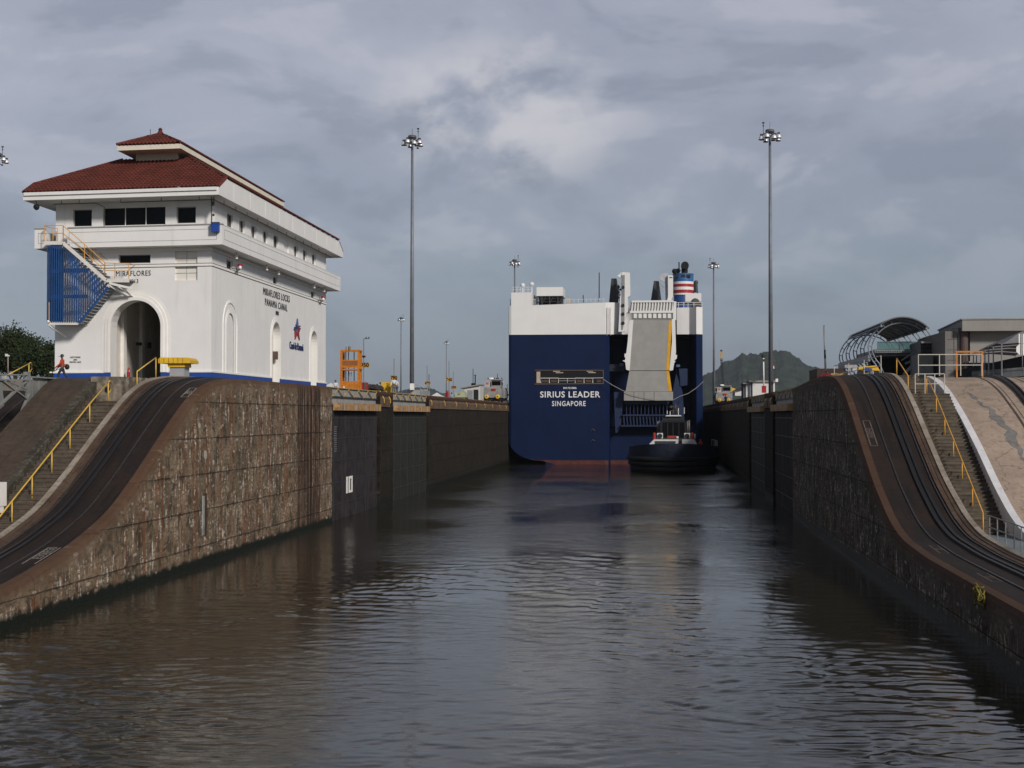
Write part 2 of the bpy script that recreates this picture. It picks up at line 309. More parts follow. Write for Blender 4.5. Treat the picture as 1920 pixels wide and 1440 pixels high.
def water_grid():
    x0, x1 = -23.4, 11.2; ys = [27.]
    while ys[-1] < 232: ys.append(ys[-1]+max(.09, ys[-1]**2/(7.6*1440)*.85))
    ys = np.array(ys); nx = 300; xs = np.linspace(x0, x1, nx); X, Y = np.meshgrid(xs, ys); sp_ = np.gradient(ys)[:, None]
    r = np.random.default_rng(11); Z = np.zeros_like(X)
    P1 = np.zeros_like(X); P2 = np.zeros_like(X)
    for k in range(14):
        a = r.uniform(0, math.pi); kk = 2*math.pi/r.uniform(9, 38); ph = r.uniform(0, 6.28); P1 += np.sin(kk*(X*math.cos(a)+Y*math.sin(a)*.55)+ph)
        a = r.uniform(0, math.pi); kk = 2*math.pi/r.uniform(5, 16); ph = r.uniform(0, 6.28); P2 += np.sin(kk*(X*math.cos(a)+Y*math.sin(a)*.6)+ph)
    amp = np.clip(.62+.21*P1+.10*P2, .34, 1.6)
    edge_ = np.clip(np.minimum(X-x0, x1-X)/6, .35, 1)**.8            # calmer under the walls
    wx = .35*np.sin(X*.7+P2)+.3*np.sin(Y*.31+P1); wy = .4*np.sin(X*.45+P1*.7)
    for k in range(90):
        L = .32*(6.5)**(r.uniform()**1.1); a = math.pi/2+r.normal()*.62; kk = 2*math.pi/L; ph = r.uniform(0, 6.28)
        s_ = .0150*(L/.8)**-.5; A = s_/kk; ly = L/max(.25, abs(math.sin(a))); wgt = np.clip((ly/sp_-2.2)/1.6, 0, 1)
        q = kk*((X+wx)*math.cos(a)+(Y+wy)*math.sin(a))+ph; Z += A*wgt*(np.sin(q)+.22*np.sin(2*q+1.1))
    Z *= amp*edge_; ed_ = np.minimum.reduce([np.clip((Y-27.)/1.5, 0, 1), np.clip((232-Y)/4, 0, 1)]); Z *= ed_
    ny = len(ys); V = np.stack([X, Y, Z], -1).reshape(-1, 3); i = np.arange(ny-1)[:, None]*nx+np.arange(nx-1)[None]; Fq = np.stack([i, i+1, i+nx+1, i+nx], -1).reshape(-1, 4)
    ye = float(ys[-1]); ex = [(-120, -60), (60, -60), (60, 27.), (-120, 27.), (x0, 27.), (x0, ye), (-120, ye), (x1, 27.), (60, ye), (x1, ye), (60, 470), (-120, 470)]
    n0 = len(V); V = np.vstack([V, np.array([(a, b, 0.) for a, b in ex])]); ef = [(0, 1, 2, 3), (3, 4, 5, 6), (7, 2, 8, 9), (6, 8, 10, 11)]
    me = bpy.data.meshes.new('water'); nq = len(Fq)+len(ef); me.vertices.add(len(V)); me.vertices.foreach_set('co', V.astype(np.float32).ravel())
    idx = np.concatenate([Fq.ravel(), np.array(ef).ravel()+n0]).astype(np.int32); me.loops.add(len(idx)); me.loops.foreach_set('vertex_index', idx); me.polygons.add(nq); me.polygons.foreach_set('loop_start', np.arange(0, nq*4, 4, dtype=np.int32)); me.polygons.foreach_set('loop_total', np.full(nq, 4, dtype=np.int32))
    me.update(calc_edges=True); me.validate(); me.shade_smooth(); me.materials.append(waterm); o = bpy.data.objects.new('water', me); C.objects.link(o); o['kind'] = 'structure'
water_grid()
# ------------------------------------------------------------------ distant land and hills
grassm = slab_mat('grass', (.06, .105, .022), (.045, .08, .018), (.03, .055, .012), sc=2.)
landm = slab_mat('land', (.07, .09, .04), (.09, .08, .05), (.05, .05, .03), sc=.1)
g = MB()
for (x0, x1, y0, y1) in ((-6000, -60, -60, 460), (-6000, 9000, 460, 14000)): g.quad((x0, y0, 9.55), (x1, y0, 9.55), (x1, y1, 9.55), (x0, y1, 9.55))
g.quad((-60, -60, 9.55), (-60, 460, 9.55), (-60, 460, -3), (-60, -60, -3)); g.quad((-60, 460, 9.55), (60, 460, 9.55), (60, 460, -3), (-60, 460, -3))
g.build('ground', landm, kind='structure')
hillm = mat('forest_hill', (.018, .030, .018), .95, var=.75, vs=.035, world=True, spec=.05)
def hill(pxs, Y, dep, name, rough=6., seed=1):
    r = np.random.default_rng(seed); n = 300; m_ = 40
    xs = np.linspace(pxs[0][0], pxs[-1][0], n); tops = np.interp(xs, [a for a, b in pxs], [b for a, b in pxs]); secs = []
    bump = np.convolve(r.normal(0, 1, (n+8,)), np.ones(3)/3, 'same')[:n]*rough*.3
    jit = r.normal(0, 1, (n, m_)); jit = sum(np.roll(jit, s_, 0) for s_ in range(-3, 4))/2.6; jit = sum(np.roll(jit, s_, 1) for s_ in (-1, 0, 1))/2.2
    for i in range(n):
        P0 = onY(xs[i], tops[i], Y); hz = max(P0[2]-9.5, 0)+bump[i]*min(1, max(P0[2]-9.5, 0)/40); row = []
        for k in range(m_):
            q = k/(m_-1)*2-1; e = (1-q*q)**.75 if abs(q) < 1 else 0
            row.append((P0[0]*(1+q*dep/Y), Y+q*dep, 9.4+max(0, hz*e*(1 if k in (0, m_-1) else 1+jit[i, k]*.02)+(jit[i, k]*rough*.2 if 0 < k < m_-1 and hz > 8 else 0))))
        secs.append(row)
    mb = MB().strip(secs); return mb.build(name, hillm, smooth=False, kind='structure')
hill([(1180, 779), (1240, 760), (1290, 738), (1322, 701), (1345, 695), (1362, 680), (1380, 673), (1392, 663), (1402, 666), (1420, 664), (1436, 660), (1455, 660), (1470, 660), (1485, 668), (1500, 676), (1515, 686), (1530, 691), (1560, 700), (1600, 704), (1680, 716), (1760, 779)], 4300, 700, 'hill', 2.6, 3)
hill([(560, 779), (610, 741), (640, 738), (700, 741), (745, 735), (768, 729), (790, 727), (812, 731), (826, 738), (850, 741), (870, 738), (900, 745), (950, 748), (980, 779)], 5200, 500, 'hill', 5., 5)
hill([(-900, 779), (-500, 740), (0, 735), (300, 742), (560, 779)], 5600, 500, 'hill', 5., 8)
# radio masts on the big hill
for px_, y0_, y1_, lab in ((1389, 655, 664, 'short thin radio mast on the left shoulder of the hill'), (1395, 648, 663, 'tall thin radio mast left of the hill top'), (1461, 633, 660, 'thin lattice radio mast behind the floodlight mast on the hill top')):
    a = onY(px_, y1_+8, 4300); b_ = onY(px_, y0_, 4300)
    t_ = thing('radio_mast', lab, 'radio mast', a); tube('mast_pole', [a, b_], [1.2, .6], steel, t_, 5); MB().cbox((b_[0], b_[1], b_[2]-(b_[2]-a[2])*.3), 4, 2, 1.5).build('antenna', steel, t_)
# ------------------------------------------------------------------ canal walls beside the inclines
def wall_face(mb, X, sgn, zf, y0, y1, lip=.5, lipw=.5):
    secs = []; uvs = []
    for y in yrange(y0, y1):
        zt = zf(y); pr = [(X, -3), (X, zt-lip*2.5), (X, zt-lip*.75), (X+sgn*.05, zt-lip*.32), (X+sgn*.16, zt-lip*.07), (X+sgn*lipw, zt)]
        secs.append([(a, y, b) for a, b in pr]); uvs.append([(y, zt-b) for a, b in pr])
    mb.strip(secs, uvs)
def end_cap(mb, X, sgn, Y, zt, w_=19):
    b = mb.add([(X, Y, -3), (X+sgn*w_, Y, -3), (X+sgn*w_, Y, zt), (X, Y, zt)], [(0, 1, 2, 3)])
    for i, v in enumerate([zt+3, zt+3, 0, 0]): mb.uv[b+i] = (Y, v)
def wall_block(label, X, sgn, zf, y0, y1, m_, cap0=False, cap1=False, lip=.62, depth=1.2):
    t_ = thing('lock_wall', label, 'lock wall', (X, (y0+y1)/2, 0))
    mb = MB(); wall_face(mb, X, sgn, zf, y0, y1, lip)
    for c_, yy in ((cap0, y0), (cap1, y1)):
        if c_: end_cap(mb, X, sgn, yy, zf(yy)-.05, depth)
    mb.build('wall_face', m_, t_); return t_
wl1 = wall_block('stained brown concrete lock wall below the left incline and white control house', XL, -1, zL, -55, 101.4, conL, cap1=True, lip=.5)
wr1 = wall_block('dark streaked concrete lock wall below the right incline', XR, 1, zR, -55, 111.2, conR, cap1=True, lip=.6)
wb2 = wall_block('short dark wall pier between the two left lock gates', XL, -1, zL, 119.5, 125.7, wetc, True, True)
wb3 = wall_block('short dark wall pier between the two right lock gates', XR, 1, zR, 129.5, 139., wetc, True, True)
wb4 = wall_block('long dark chamber wall left of the ship', XL, -1, zL, 146, 455, wetc, True, lip=.5)
wb5 = wall_block('long dark chamber wall right of the ship', XR, 1, zR, 161, 455, wetc, True, lip=.5)
q0, q1 = onX(379, 930, XL), onX(386, 1002, XL); MB().box(XL-.02, XL+.05, q0[1], q0[1]+.28, q1[2], q0[2]).build('steel_plate', mat('plate_pale', (.25, .27, .26), .6, var=.3), wl1); MB().box(XL-.02, XL+.012, q0[1]+.3, q0[1]+.75, q1[2]-.05, q0[2]+.1).build('recess_slot', mat('slot_brown', (.05, .025, .012), .9), wl1)  # recess slot is a flat dark brown strip beside the pale plate
for px_, py_, rr_ in ((385, 853, .24), (374, 798, .16), (400, 867, .13)): q0 = onX(px_, py_, XL); MB().lathe((XL, q0[1], q0[2]), [(rr_*1.0, 0), (rr_*.96, .02)], 16, 'x').build('lime_patch', mat('lime_pale', (.34, .32, .27), .9, var=.3, vs=6), wl1)
# brown coping blocks with yellow paint along the chamber walls
def coping(t_, X, sgn, y0, y1):
    mb = MB()
    for y in yrange(y0, y1, 4.)[:-1]:
        y2 = min(y+3.93, y1); zt = 9.72
        mb.prism([(X-sgn*.12, y, 8.35), (X-sgn*.12, y, 9.0), (X+sgn*.25, y, zt), (X+sgn*1.2, y, zt), (X+sgn*1.2, y, 8.35)], (0, y2-y, 0))
    mb.build('coping', copem, t_)
    for y in yrange(y0+1, y1-2, 9.3):
        if y > 300: break
        mb = MB(); w_ = .35
        mb.prism([(X-sgn*.13, y, 8.7), (X-sgn*.13, y, 9.02), (X+sgn*.24, y, 9.74), (X+sgn*.6, y, 9.74), (X+sgn*.6, y, 9.60), (X+sgn*.2, y, 9.5)], (0, w_, 0)); mb.build('paint_mark', yellow, t_)
coping(wb4, XL, -1, 146.2, 452); coping(wb5, XR, 1, 161.2, 452); coping(wb2, XL, -1, 119.7, 125.6); coping(wb3, XR, 1, 129.7, 138.9)
# level top of the centre wall and of the right wall
dk = MB(); dk.box(-41.3, -24.4, 78.5, 455, -3, 9.66); dk.build('lock_platform', deckm, kind='structure')
dk = MB(); dk.quad((-23.55, 101.4, 9.69), (-24.5, 101.4, 9.69), (-24.5, 119.5, 9.69), (-24.4, 119.5, 9.69)) if False else None
dk = MB(); dk.box(12.6, 60, 104, 455, -3, 9.66); dk.build('lock_platform', deckm, kind='structure')
# ------------------------------------------------------------------ lock gates folded into their recesses
gatem = mat('gate_steel', (.034, .030, .033), .8, spec=.1, var=.35, vs=1.1, dirt=(.12, .115, .11, .35), bump=.3, bs=3, world=True)
gategr = mat('gate_dark_green', (.017, .018, .013), .7, var=.3, dirt=(.01, .01, .008, .5), world=True)
def gate(label, X, sgn, y0, y1, m_, marks=False, zg=8.35):
    t_ = thing('lock_gate', label, 'lock gate', (X+sgn*.5, (y0+y1)/2, 0), 'lock gate leaves folded against the walls')
    xf = X+sgn*.18; xb = X+sgn*1.5
    mb = MB(); mb.box(min(xf, xb), max(xf, xb), y0+.25, y1-.25, -3, zg); mb.build('gate_leaf', m_, t_)
    mb = MB()
    for z in (1.1, 2.7, 4.3, 5.9, 7.4): mb.box(min(xf-sgn*.02, xf), max(xf-sgn*.02, xf), y0+.3, y1-.3, z, z+.06)
    for y in yrange(y0+1.2, y1-1.2, 3.4): mb.box(min(xf-sgn*.024, xf), max(xf-sgn*.024, xf), y, y+.05, 0, zg-.1)
    mb.build('seam', darkm, t_)
    mb = MB(); mb.box(min(X-sgn*.32, xf-sgn*.03), max(X-sgn*.32, xf-sgn*.03), y0+.9, y1-1.0, 8.0, 8.55); mb.build('timber_fender', wood, t_)
    for y in yrange(y0+2.5, y1-3, 3.6): MB().box(min(X-sgn*.35, X-sgn*.30), max(X-sgn*.35, X-sgn*.30), y, y+.12, 8.0, 8.57).build('fender_strap', steel, t_)
    # foot bridge with handrail truss on top of the leaf
    mb = MB(); mb.box(min(xf+sgn*.1, xb), max(xf+sgn*.1, xb), y0+.3, y1-.3, zg+.0, 9.0); mb.box(min(xf+sgn*.05, xf+sgn*.1), max(xf+sgn*.05, xf+sgn*.1), y0+.3, y1-.3, 8.95, 9.6); mb.build('walkway_panel', greyp, t_)
    mb = MB(); mb.bar((xf, y0+.3, 9.62), (xf, y1-.3, 9.62), .07); mb.bar((xf, y0+.3, 9.0), (xf, y1-.3, 9.0), .09)
    ys = yrange(y0+.6, y1-.6, 1.7)
    mb.build('top_chord', darkm, t_); mb = MB()
    for i in range(len(ys)-1): mb.bar((xf-sgn*.04, ys[i], 9.02 if i % 2 == 0 else 9.58), (xf-sgn*.04, ys[i+1], 9.58 if i % 2 == 0 else 9.02), .07)
    mb.bar((xf-sgn*.03, y0+.5, 9.66), (xf-sgn*.03, y1-.5, 9.66), .06)
    mb.build('diagonal_brace', mat('gate_yellow', (.42, .30, .12), .6, var=.3), t_)
    back = MB(); back.box(min(X+sgn*1.6, X+sgn*2.), max(X+sgn*1.6, X+sgn*2.), y0-.1, y1+.1, -3, 9.6); back.build('recess_wall', wetc, t_)
    if marks:
        for (yc, ww, tx) in ((y0+6.3, .62, '10'),):
            pass
        mb = MB(); yc = y0+6.6
        for a, b_ in ((-.55, -.3), (-.1, .12), (.42, .62)): mb.box(xf+.0, xf+.03, yc+a*1.9, yc+b_*1.9, 1.75, 3.0)
        mb.box(xf, xf+.032, yc-.1*1.9+.3, yc+.5*1.9, 2.82, 3.0); mb.box(xf, xf+.034, yc+.1, yc+.5*1.9, 1.75, 1.92)
        mb.build('depth_marking', white2, t_)
        mb = MB()
        for i in range(12): mb.box(xf, xf+.02, y0+1.4, y0+2.2, 5.0+i*.16, 5.06+i*.16)
        mb.build('draught_scale', mat('faded_white', (.18, .18, .18), .8), t_)
    return t_
gate('dark purple-grey lock gate with white depth mark, nearest on the left wall', XL, -1, 101.5, 119.4, gatem, True)
gate('second lock gate of the left wall, dark green, beyond the pier', XL, -1, 125.8, 145.9, gategr)
gate('dark lock gate nearest on the right wall beside the incline', XR, 1, 111.3, 129.4, gatem)
gate('second lock gate of the right wall, nearer the ship', XR, 1, 139.1, 160.9, gategr)
# ------------------------------------------------------------------ towing tracks on both sides
def track(label, X, sgn, zf, y0, y1, edge):
    t_ = thing('towing_track', label, 'railway track', (X+sgn*1.9, 60, 2))
    ys = yrange(y0, y1, .6)
    def band(name, a, b_, h0, h1, m_, ya=ys, sm=False):
        mb = MB(); mb.strip([[(X+sgn*a, y, zf(y)-.3+h0), (X+sgn*a, y, zf(y)+h1), (X+sgn*b_, y, zf(y)+h1), (X+sgn*b_, y, zf(y)-.3+h0)] for y in ya], close=True); return mb.build(name, m_, t_)
    band('track_bed', .50, 3.06, 0, .004, road)
    band('rail', 1.33, 1.40, .2, .05, railm); band('rail', 2.92, 2.99, .2, .06, railm)
    band('rack_rail', 2.14, 2.28, .2, .10, rackm); band('rack_rail', 2.42, 2.56, .2, .10, rackm); band('rack_rail', 2.281, 2.419, .2, .03, rackm)
    band('side_ledge', 3.061, 3.30, 0, .07, roadp); band('side_ledge', 3.301, 3.50, 0, .10, roadp)
    band('curb', 3.501, 3.76, -1.5, .16, curbm)
    return t_
tl = track('dark greasy towing track with rack rail curving up the left incline', XL, -1, zL, -50, 330, 0)
tr = track('dark greasy towing track with rack rail curving up the right incline', XR, 1, zR, -50, 330, 0)
# painted markers lying on the left track bed
def lie(px_, py_, X, zf, sgn):   # finds the Y where the ray through a pixel meets the incline at this X
    q = onX(px_, py_, X); return float(q[1])
mk = mat('marker_white', (.26, .24, .21), .8, var=.2, vs=6)
def marker(t_, X, y, zf, txt, L=1.9, W=.42, frame=True, lab=None):
    dz = (zf(y+.5)-zf(y-.5)); uy = Vector((0, 1, dz)).normalized(); ux = Vector((-1, 0, 0)); n_ = uy.cross(Vector((-1, 0, 0))); n_ = Vector((0, -dz, 1)).normalized()
    c_ = Vector((X, y, zf(y)))+n_*.012; mb = MB()
    for a, b_, cc_, dd in ((-L/2, L/2, -W/2, -W/2+.05), (-L/2, L/2, W/2-.05, W/2), (-L/2, -L/2+.05, -W/2, W/2), (L/2-.05, L/2, -W/2, W/2), (-.03, .03, -W/2, W/2)):
        mb.quad(c_+uy*a+ux*cc_, c_+uy*b_+ux*cc_, c_+uy*b_+ux*dd, c_+uy*a+ux*dd)
    tx = text_mb(txt, c_+n_*.004, uy, ux, W*.9, 1.1, ext=.0); mb.add(tx.v, tx.f); mb.build('painted_marker', mk, t_)
marker(tl, -23.75, 54.6, zL, 'E30 E50', 3.4, .55)
for y_, X_s in ((71.4, -23.55),): marker(tl, X_s, y_, zL, 'E70', 1.6, .4)
mk = mat('marker_faded', (.13, .10, .085), .8, var=.3, vs=6)
marker(tr, 11.35, 77.3, zR, 'E60 E40', 3.2, .4)
marker(tr, 11.6, 60.4, zR, 'E20', 2.4, .4)
marker(tr, 11.6, 51.5, zR, 'E10', 2.4, .4)
# yellow rope or chock hanging over the right wall edge
q = onX(1845, 1112, XR+.1); mb = MB(); r_ = random.Random(4)
for k in range(7):
    a = Vector((XR-.1+r_.uniform(-.05, .15), q[1]+r_.uniform(-.5, .5), zR(q[1])-.1+r_.uniform(-.25, .1))); pts = [a+Vector((r_.uniform(-.12, .1), math.cos(i*.7+k)*.35, math.sin(i*.9+k*2)*.22)) for i in range(8)]
    mb.tube(pts, .03, 6)
mb.build('rope_coil', mat('rope_yellow', (.17, .14, .025), .8), None, True, label='tangled yellow rope over the edge of the right wall at the bottom of the incline', cat='rope')
# ------------------------------------------------------------------ control house on the centre wall
KX, BX0, BX1, BY0, BY1 = .09, -38.05, -27.5, 87.7, 119.3   # the plan is slightly out of square: y shifts by KX per metre to the left
def sh(mb): mb.v = [(x, y+KX*(-27.5-x), z) for x, y, z in mb.v]; return mb
def frp(px_, py_, off=0.):     # pixel -> (x, z) on the front wall plane moved off metres towards the camera
    d_ = ray(px_, py_); t_ = (BY0-off-KX*27.5)/(d_[1]+KX*d_[0]); q = _O+d_*t_; return float(q[0]), float(q[2])
def sdp(px_, py_, X=BX1): q = onX(px_, py_, X); return float(q[1]), float(q[2])
def wall_open(mb, fr, u0, u1, z0, z1, ops):
    """ops: (ua, ub, zlo, ztop, arch, depth). fr(u, z, d) -> point; d = metres behind the wall face"""
    us = {u0, u1}
    for ua, ub, zl, zt, arch, dp in ops:
        n = 14 if arch else 1
        for i in range(n+1): us.add(ua+(ub-ua)*(.5-.5*math.cos(math.pi*i/n) if arch else i/n))
    us = sorted(us); us = [u for i, u in enumerate(us) if i == 0 or u-us[i-1] > 1e-5]
    def top(o, u):
        ua, ub, zl, zt, arch, dp = o
        if not arch: return zt
        r = (ub-ua)/2; c_ = (ua+ub)/2; return zt-r+math.sqrt(max(0, r*r-(u-c_)**2))
    for a, b in zip(us[:-1], us[1:]):
        mid = (a+b)/2; act = sorted([o for o in ops if o[0] < mid < o[1]], key=lambda o: o[2]); lo = (z0, z0)
        for o in act:
            if o[2] > lo[0]+1e-4: mb.quad(fr(a, lo[0], 0), fr(b, lo[1], 0), fr(b, o[2], 0), fr(a, o[2], 0))
            lo = (top(o, a), top(o, b))
        mb.quad(fr(a, lo[0], 0), fr(b, lo[1], 0), fr(b, z1, 0), fr(a, z1, 0))
    for o in ops:
        ua, ub, zl, zt, arch, dp = o
        pts = [(ua, zl)]+([(u, top(o, u)) for u in us if ua-1e-6 <= u <= ub+1e-6] if arch else [(ua, zt), (ub, zt)])+[(ub, zl)]
        for (p, q) in zip(pts, pts[1:]+pts[:1]): mb.quad(fr(p[0], p[1], 0), fr(q[0], q[1], 0), fr(q[0], q[1], dp), fr(p[0], p[1], dp))
def arch_trim(fr, ua, ub, zl, zt, w_, pr, steps=2):
    mb = MB(); r = (ub-ua)/2; c_ = (ua+ub)/2; zs = zt-r
    for s_ in range(steps):
        a0 = w_*s_/steps; a1 = w_*(s_+1)/steps-.0; dd = -pr*(1-.45*s_)
        path = [((ua-0, zl), (ua, zs))]
        ins = [(ua-a0, zl)]+[(c_-(r+a0)*math.cos(th), zs+(r+a0)*math.sin(th)) for th in np.linspace(0, math.pi, 25)]+[(ub+a0, zl)]
        out = [(ua-a1, zl)]+[(c_-(r+a1)*math.cos(th), zs+(r+a1)*math.sin(th)) for th in np.linspace(0, math.pi, 25)]+[(ub+a1, zl)]
        secs = [[fr(i_[0], i_[1], .0), fr(i_[0], i_[1], dd), fr(o_[0], o_[1], dd), fr(o_[0], o_[1], .0)] for i_, o_ in zip(ins, out)]
        mb.strip(secs)
    return mb
FF = lambda u, z, d_: (u, BY0+d_, z)
FS = lambda u, z, d_: (BX1-d_, u, z)
bh = thing('control_house', 'white two-storey control house with red tiled roof on the centre wall', 'building', (-32.7, 100, 9.7))
ax0, ax1 = frp(208, 640)[0], frp(302, 640)[0]; azt = frp(255, 563)[1]
up = [(frp(137, 393), frp(172, 424)), (frp(193, 389), frp(310, 421)), (frp(331, 388), frp(367, 418))]
lw = (frp(222, 478), frp(282, 493)); lv = (frp(328, 471), frp(370, 525)); dkw = (frp(155, 474), frp(166, 488))
fops = [(ax0, ax1, 9.6, azt, True, 1.0)]+[(a[0], b[0], b[1], a[1], False, .22) for a, b in up]+[(lw[0][0], lw[1][0], lw[1][1], lw[0][1], False, .22), (lv[0][0], lv[1][0], lv[1][1], lv[0][1], False, .14), (dkw[0][0], dkw[1][0], dkw[1][1], dkw[0][1], False, .2)]
W = MB(); wall_open(W, FF, BX0, BX1, 9.6, 21.2, fops)
wins = []
for px_, py_ in ((426, 397), (449, 408), (471, 418), (493, 428), (513, 440), (533, 452), (551, 460), (568, 468), (585, 474)):
    y_, z_ = sdp(px_, py_); wins.append((y_, y_+1.35, 19.75, 20.8, False, .17))
lows = [(sdp(425, 485)[0], sdp(437, 505)[0], 17.2, 17.78, False, .17), (sdp(512, 518)[0], sdp(521, 532)[0], 17.25, 17.78, False, .17), (sdp(583, 545)[0], sdp(591, 557)[0], 17.2, 17.72, False, .17)]
sar = [(90.6, 92.75, 10.3, 14.55, True, .05), (102.0, 104.3, 9.6, 14.45, True, .5), (113.8, 116.0, 9.6, 14.5, True, .5)]
wall_open(W, FS, BY0, BY1, 9.6, 21.2, wins+lows+sar)
W.quad((BX0, BY0, 9.6), (BX0, BY1, 9.6), (BX0, BY1, 21.2), (BX0, BY0, 21.2)); W.quad((BX0, BY1, 9.6), (BX1, BY1, 9.6), (BX1, BY1, 21.2), (BX0, BY1, 21.2))
sh(W).build('wall', white, bh, fix=False)
# passage through the house
P = MB(); a, b, zc = ax0-.32, ax1+.3, azt+.35
for q in (((a, BY0+1, 9.6), (a, BY1-.5, 9.6), (a, BY1-.5, zc), (a, BY0+1, zc)), ((b, BY0+1, 9.6), (b, BY1-.5, 9.6), (b, BY1-.5, zc), (b, BY0+1, zc)), ((a, BY0+1, zc), (b, BY0+1, zc), (b, BY1-.5, zc), (a, BY1-.5, zc)), ((a, BY1-.5, 9.6), (b, BY1-.5, 9.6), (b, BY1-.5, zc), (a, BY1-.5, zc))): P.quad(*q)
P.quad((a, BY0+1., 9.6), (ax0, BY0+1., 9.6), (ax0, BY0+1., zc), (a, BY0+1., zc)); P.quad((ax1, BY0+1., 9.6), (b, BY0+1., 9.6), (b, BY0+1., zc), (ax1, BY0+1., zc))
sh(P).build('passage', mat('passage_cream', (.64, .61, .55), .8, var=.08), bh)
for y_ in (90.2, 93.6, 98, 103, 109): sh(MB().box(a, a+.22, y_, y_+.5, 9.6, zc-.02)).build('pilaster', white2, bh)
sh(MB().box(a+.22, a+.5, 92.4, 92.8, 12.3, 12.5)).build('wall_lamp', darkm, bh); sh(MB().box(a+.22, a+.42, 94.6, 94.8, 12.2, 12.6)).build('wall_lamp', darkm, bh)
# closing panels behind openings
sh(MB().box(lv[0][0], lv[1][0], BY0+.14, BY0+.2, lv[1][1], lv[0][1])).build('shutter', mat('shutter_cream', (.72, .70, .64), .7, var=.03), bh)
mb = MB(); zz_ = np.linspace(lv[1][1], lv[0][1], 5)[1:-1]
for z_ in zz_: mb.box(lv[0][0], lv[1][0], BY0+.125, BY0+.141, z_-.02, z_+.02)
mb.box((lv[0][0]+lv[1][0])/2-.015, (lv[0][0]+lv[1][0])/2+.015, BY0+.127, BY0+.1405, lv[1][1], lv[0][1]); sh(mb).build('shutter_bar', mat('seam_grey', (.34, .33, .31), .8), bh)
def pane(f_, ua, ub, za, zb, d_, par, nm='window', mull=(), tr=.05, fm=white2):
    fr_ = MB()
    for (u0, u1, z0, z1) in ((ua, ub, za, za+tr), (ua, ub, zb-tr, zb), (ua, ua+tr, za+tr, zb-tr), (ub-tr, ub, za+tr, zb-tr))+tuple((m_-tr/2, m_+tr/2, za+tr, zb-tr) for m_ in mull):
        A = f_(u0, z0, d_-.025); B = f_(u1, z1, d_-.004); fr_.box(min(A[0], B[0]), max(A[0], B[0]), min(A[1], B[1]), max(A[1], B[1]), z0, z1)
    w_ = sh(fr_).build(nm, fm, par)
    sh(MB().quad(f_(ua, za, d_-.002), f_(ub, za, d_-.002), f_(ub, zb, d_-.002), f_(ua, zb, d_-.002))).build('pane', glassd, w_); return w_
gf = mat('window_frame_grey', (.28, .28, .27), .6)
for i, (a_, b_) in enumerate(up):
    mm = [a_[0]+(b_[0]-a_[0])*k for k in (.345, .675)] if i == 1 else []
    pane(FF, a_[0], b_[0], b_[1], a_[1], .22, bh, mull=mm, fm=white2 if i == 1 else gf)
pane(FF, lw[0][0], lw[1][0], lw[1][1], lw[0][1], .22, bh, fm=gf); pane(FF, dkw[0][0], dkw[1][0], dkw[1][1], dkw[0][1], .2, bh, fm=gf)
for i, o in enumerate(wins+lows):
    if i == 5: sh(MB().box(BX1-.17, BX1-.1, o[0], o[1], o[2], o[3])).build('blocked_window', white2, bh); continue
    pane(FS, o[0], o[1], o[2], o[3], .17, bh, mull=[(o[0]+o[1])/2] if i < 9 else [], fm=gf if i in (0, 4) else white2)
sh(MB().box(BX1-.06, BX1-.05, 90.6, 92.75, 10.3, 14.6)).build('blind_arch_panel', white, bh)
for k, o in enumerate(sar[1:]):
    sh(MB().box(BX1-.55, BX1-.5, o[0]-.1, o[1]+.1, 9.6, 14.6)).build('door', mat('door_cream', (.60, .57, .50), .7, var=.05), bh)
    sh(MB().box(BX1-.499, BX1-.49, o[0]+.02, o[0]+.75, 9.6, 13.0+.6*(k == 0))).build('door_gap', blackm, bh)
for o, pr in ((sar[0], .05), (sar[1], .07), (sar[2], .07)): sh(arch_trim(FS, o[0]+(.25 if o is sar[0] else 0), o[1]-(.25 if o is sar[0] else 0), 10.35, o[3]-(.25 if o is sar[0] else 0), .36 if o is not sar[0] else .25, pr)).build('arch_trim', white2, bh, smooth=False)
sh(arch_trim(FS, 90.2, 93.15, 10.35, 14.95, .14, .06, 1)).build('arch_trim', white2, bh)
sh(arch_trim(FF, ax0, ax1, 10.35, azt, .62, .12, 3)).build('arch_trim', white2, bh)
q_ = onX(517, 672, BX1); MB().box(BX1-.4, BX1-.05, 103.75, 103.98, 11.75, 12.35).build('letter_box', mat('box_brown', (.10, .06, .05), .6), bh)
# blue base band (stands proud of the wall, broken at the openings)
zb1 = 10.32; mb = MB()
for a_, b_ in ((BX0-.06, ax0), (ax1, BX1+.06)): mb.box(a_, b_, BY0-.06, BY0+.02, 9.6, zb1)
for a_, b_ in ((BY0+.02, 102.0), (104.3, 113.8), (116.0, BY1+.06)): mb.box(BX1-.02, BX1+.06, a_, b_, 9.6, zb1)
mb.box(BX0-.06, BX0+.02, BY0+.02, BY1, 9.6, zb1); sh(mb).build('base_band', bluep, bh)
mb = MB(); mb.box(BX0-.09, ax0-.62, BY0-.09, BY0, zb1, zb1+.1).box(ax1+.62, BX1+.09, BY0-.09, BY0, zb1, zb1+.1)
for a_, b_ in ((BY0, 101.6), (104.7, 113.4), (116.4, BY1+.05)): mb.box(BX1, BX1+.09, a_, b_, zb1, zb1+.1)
sh(mb).build('base_moulding', white2, bh)
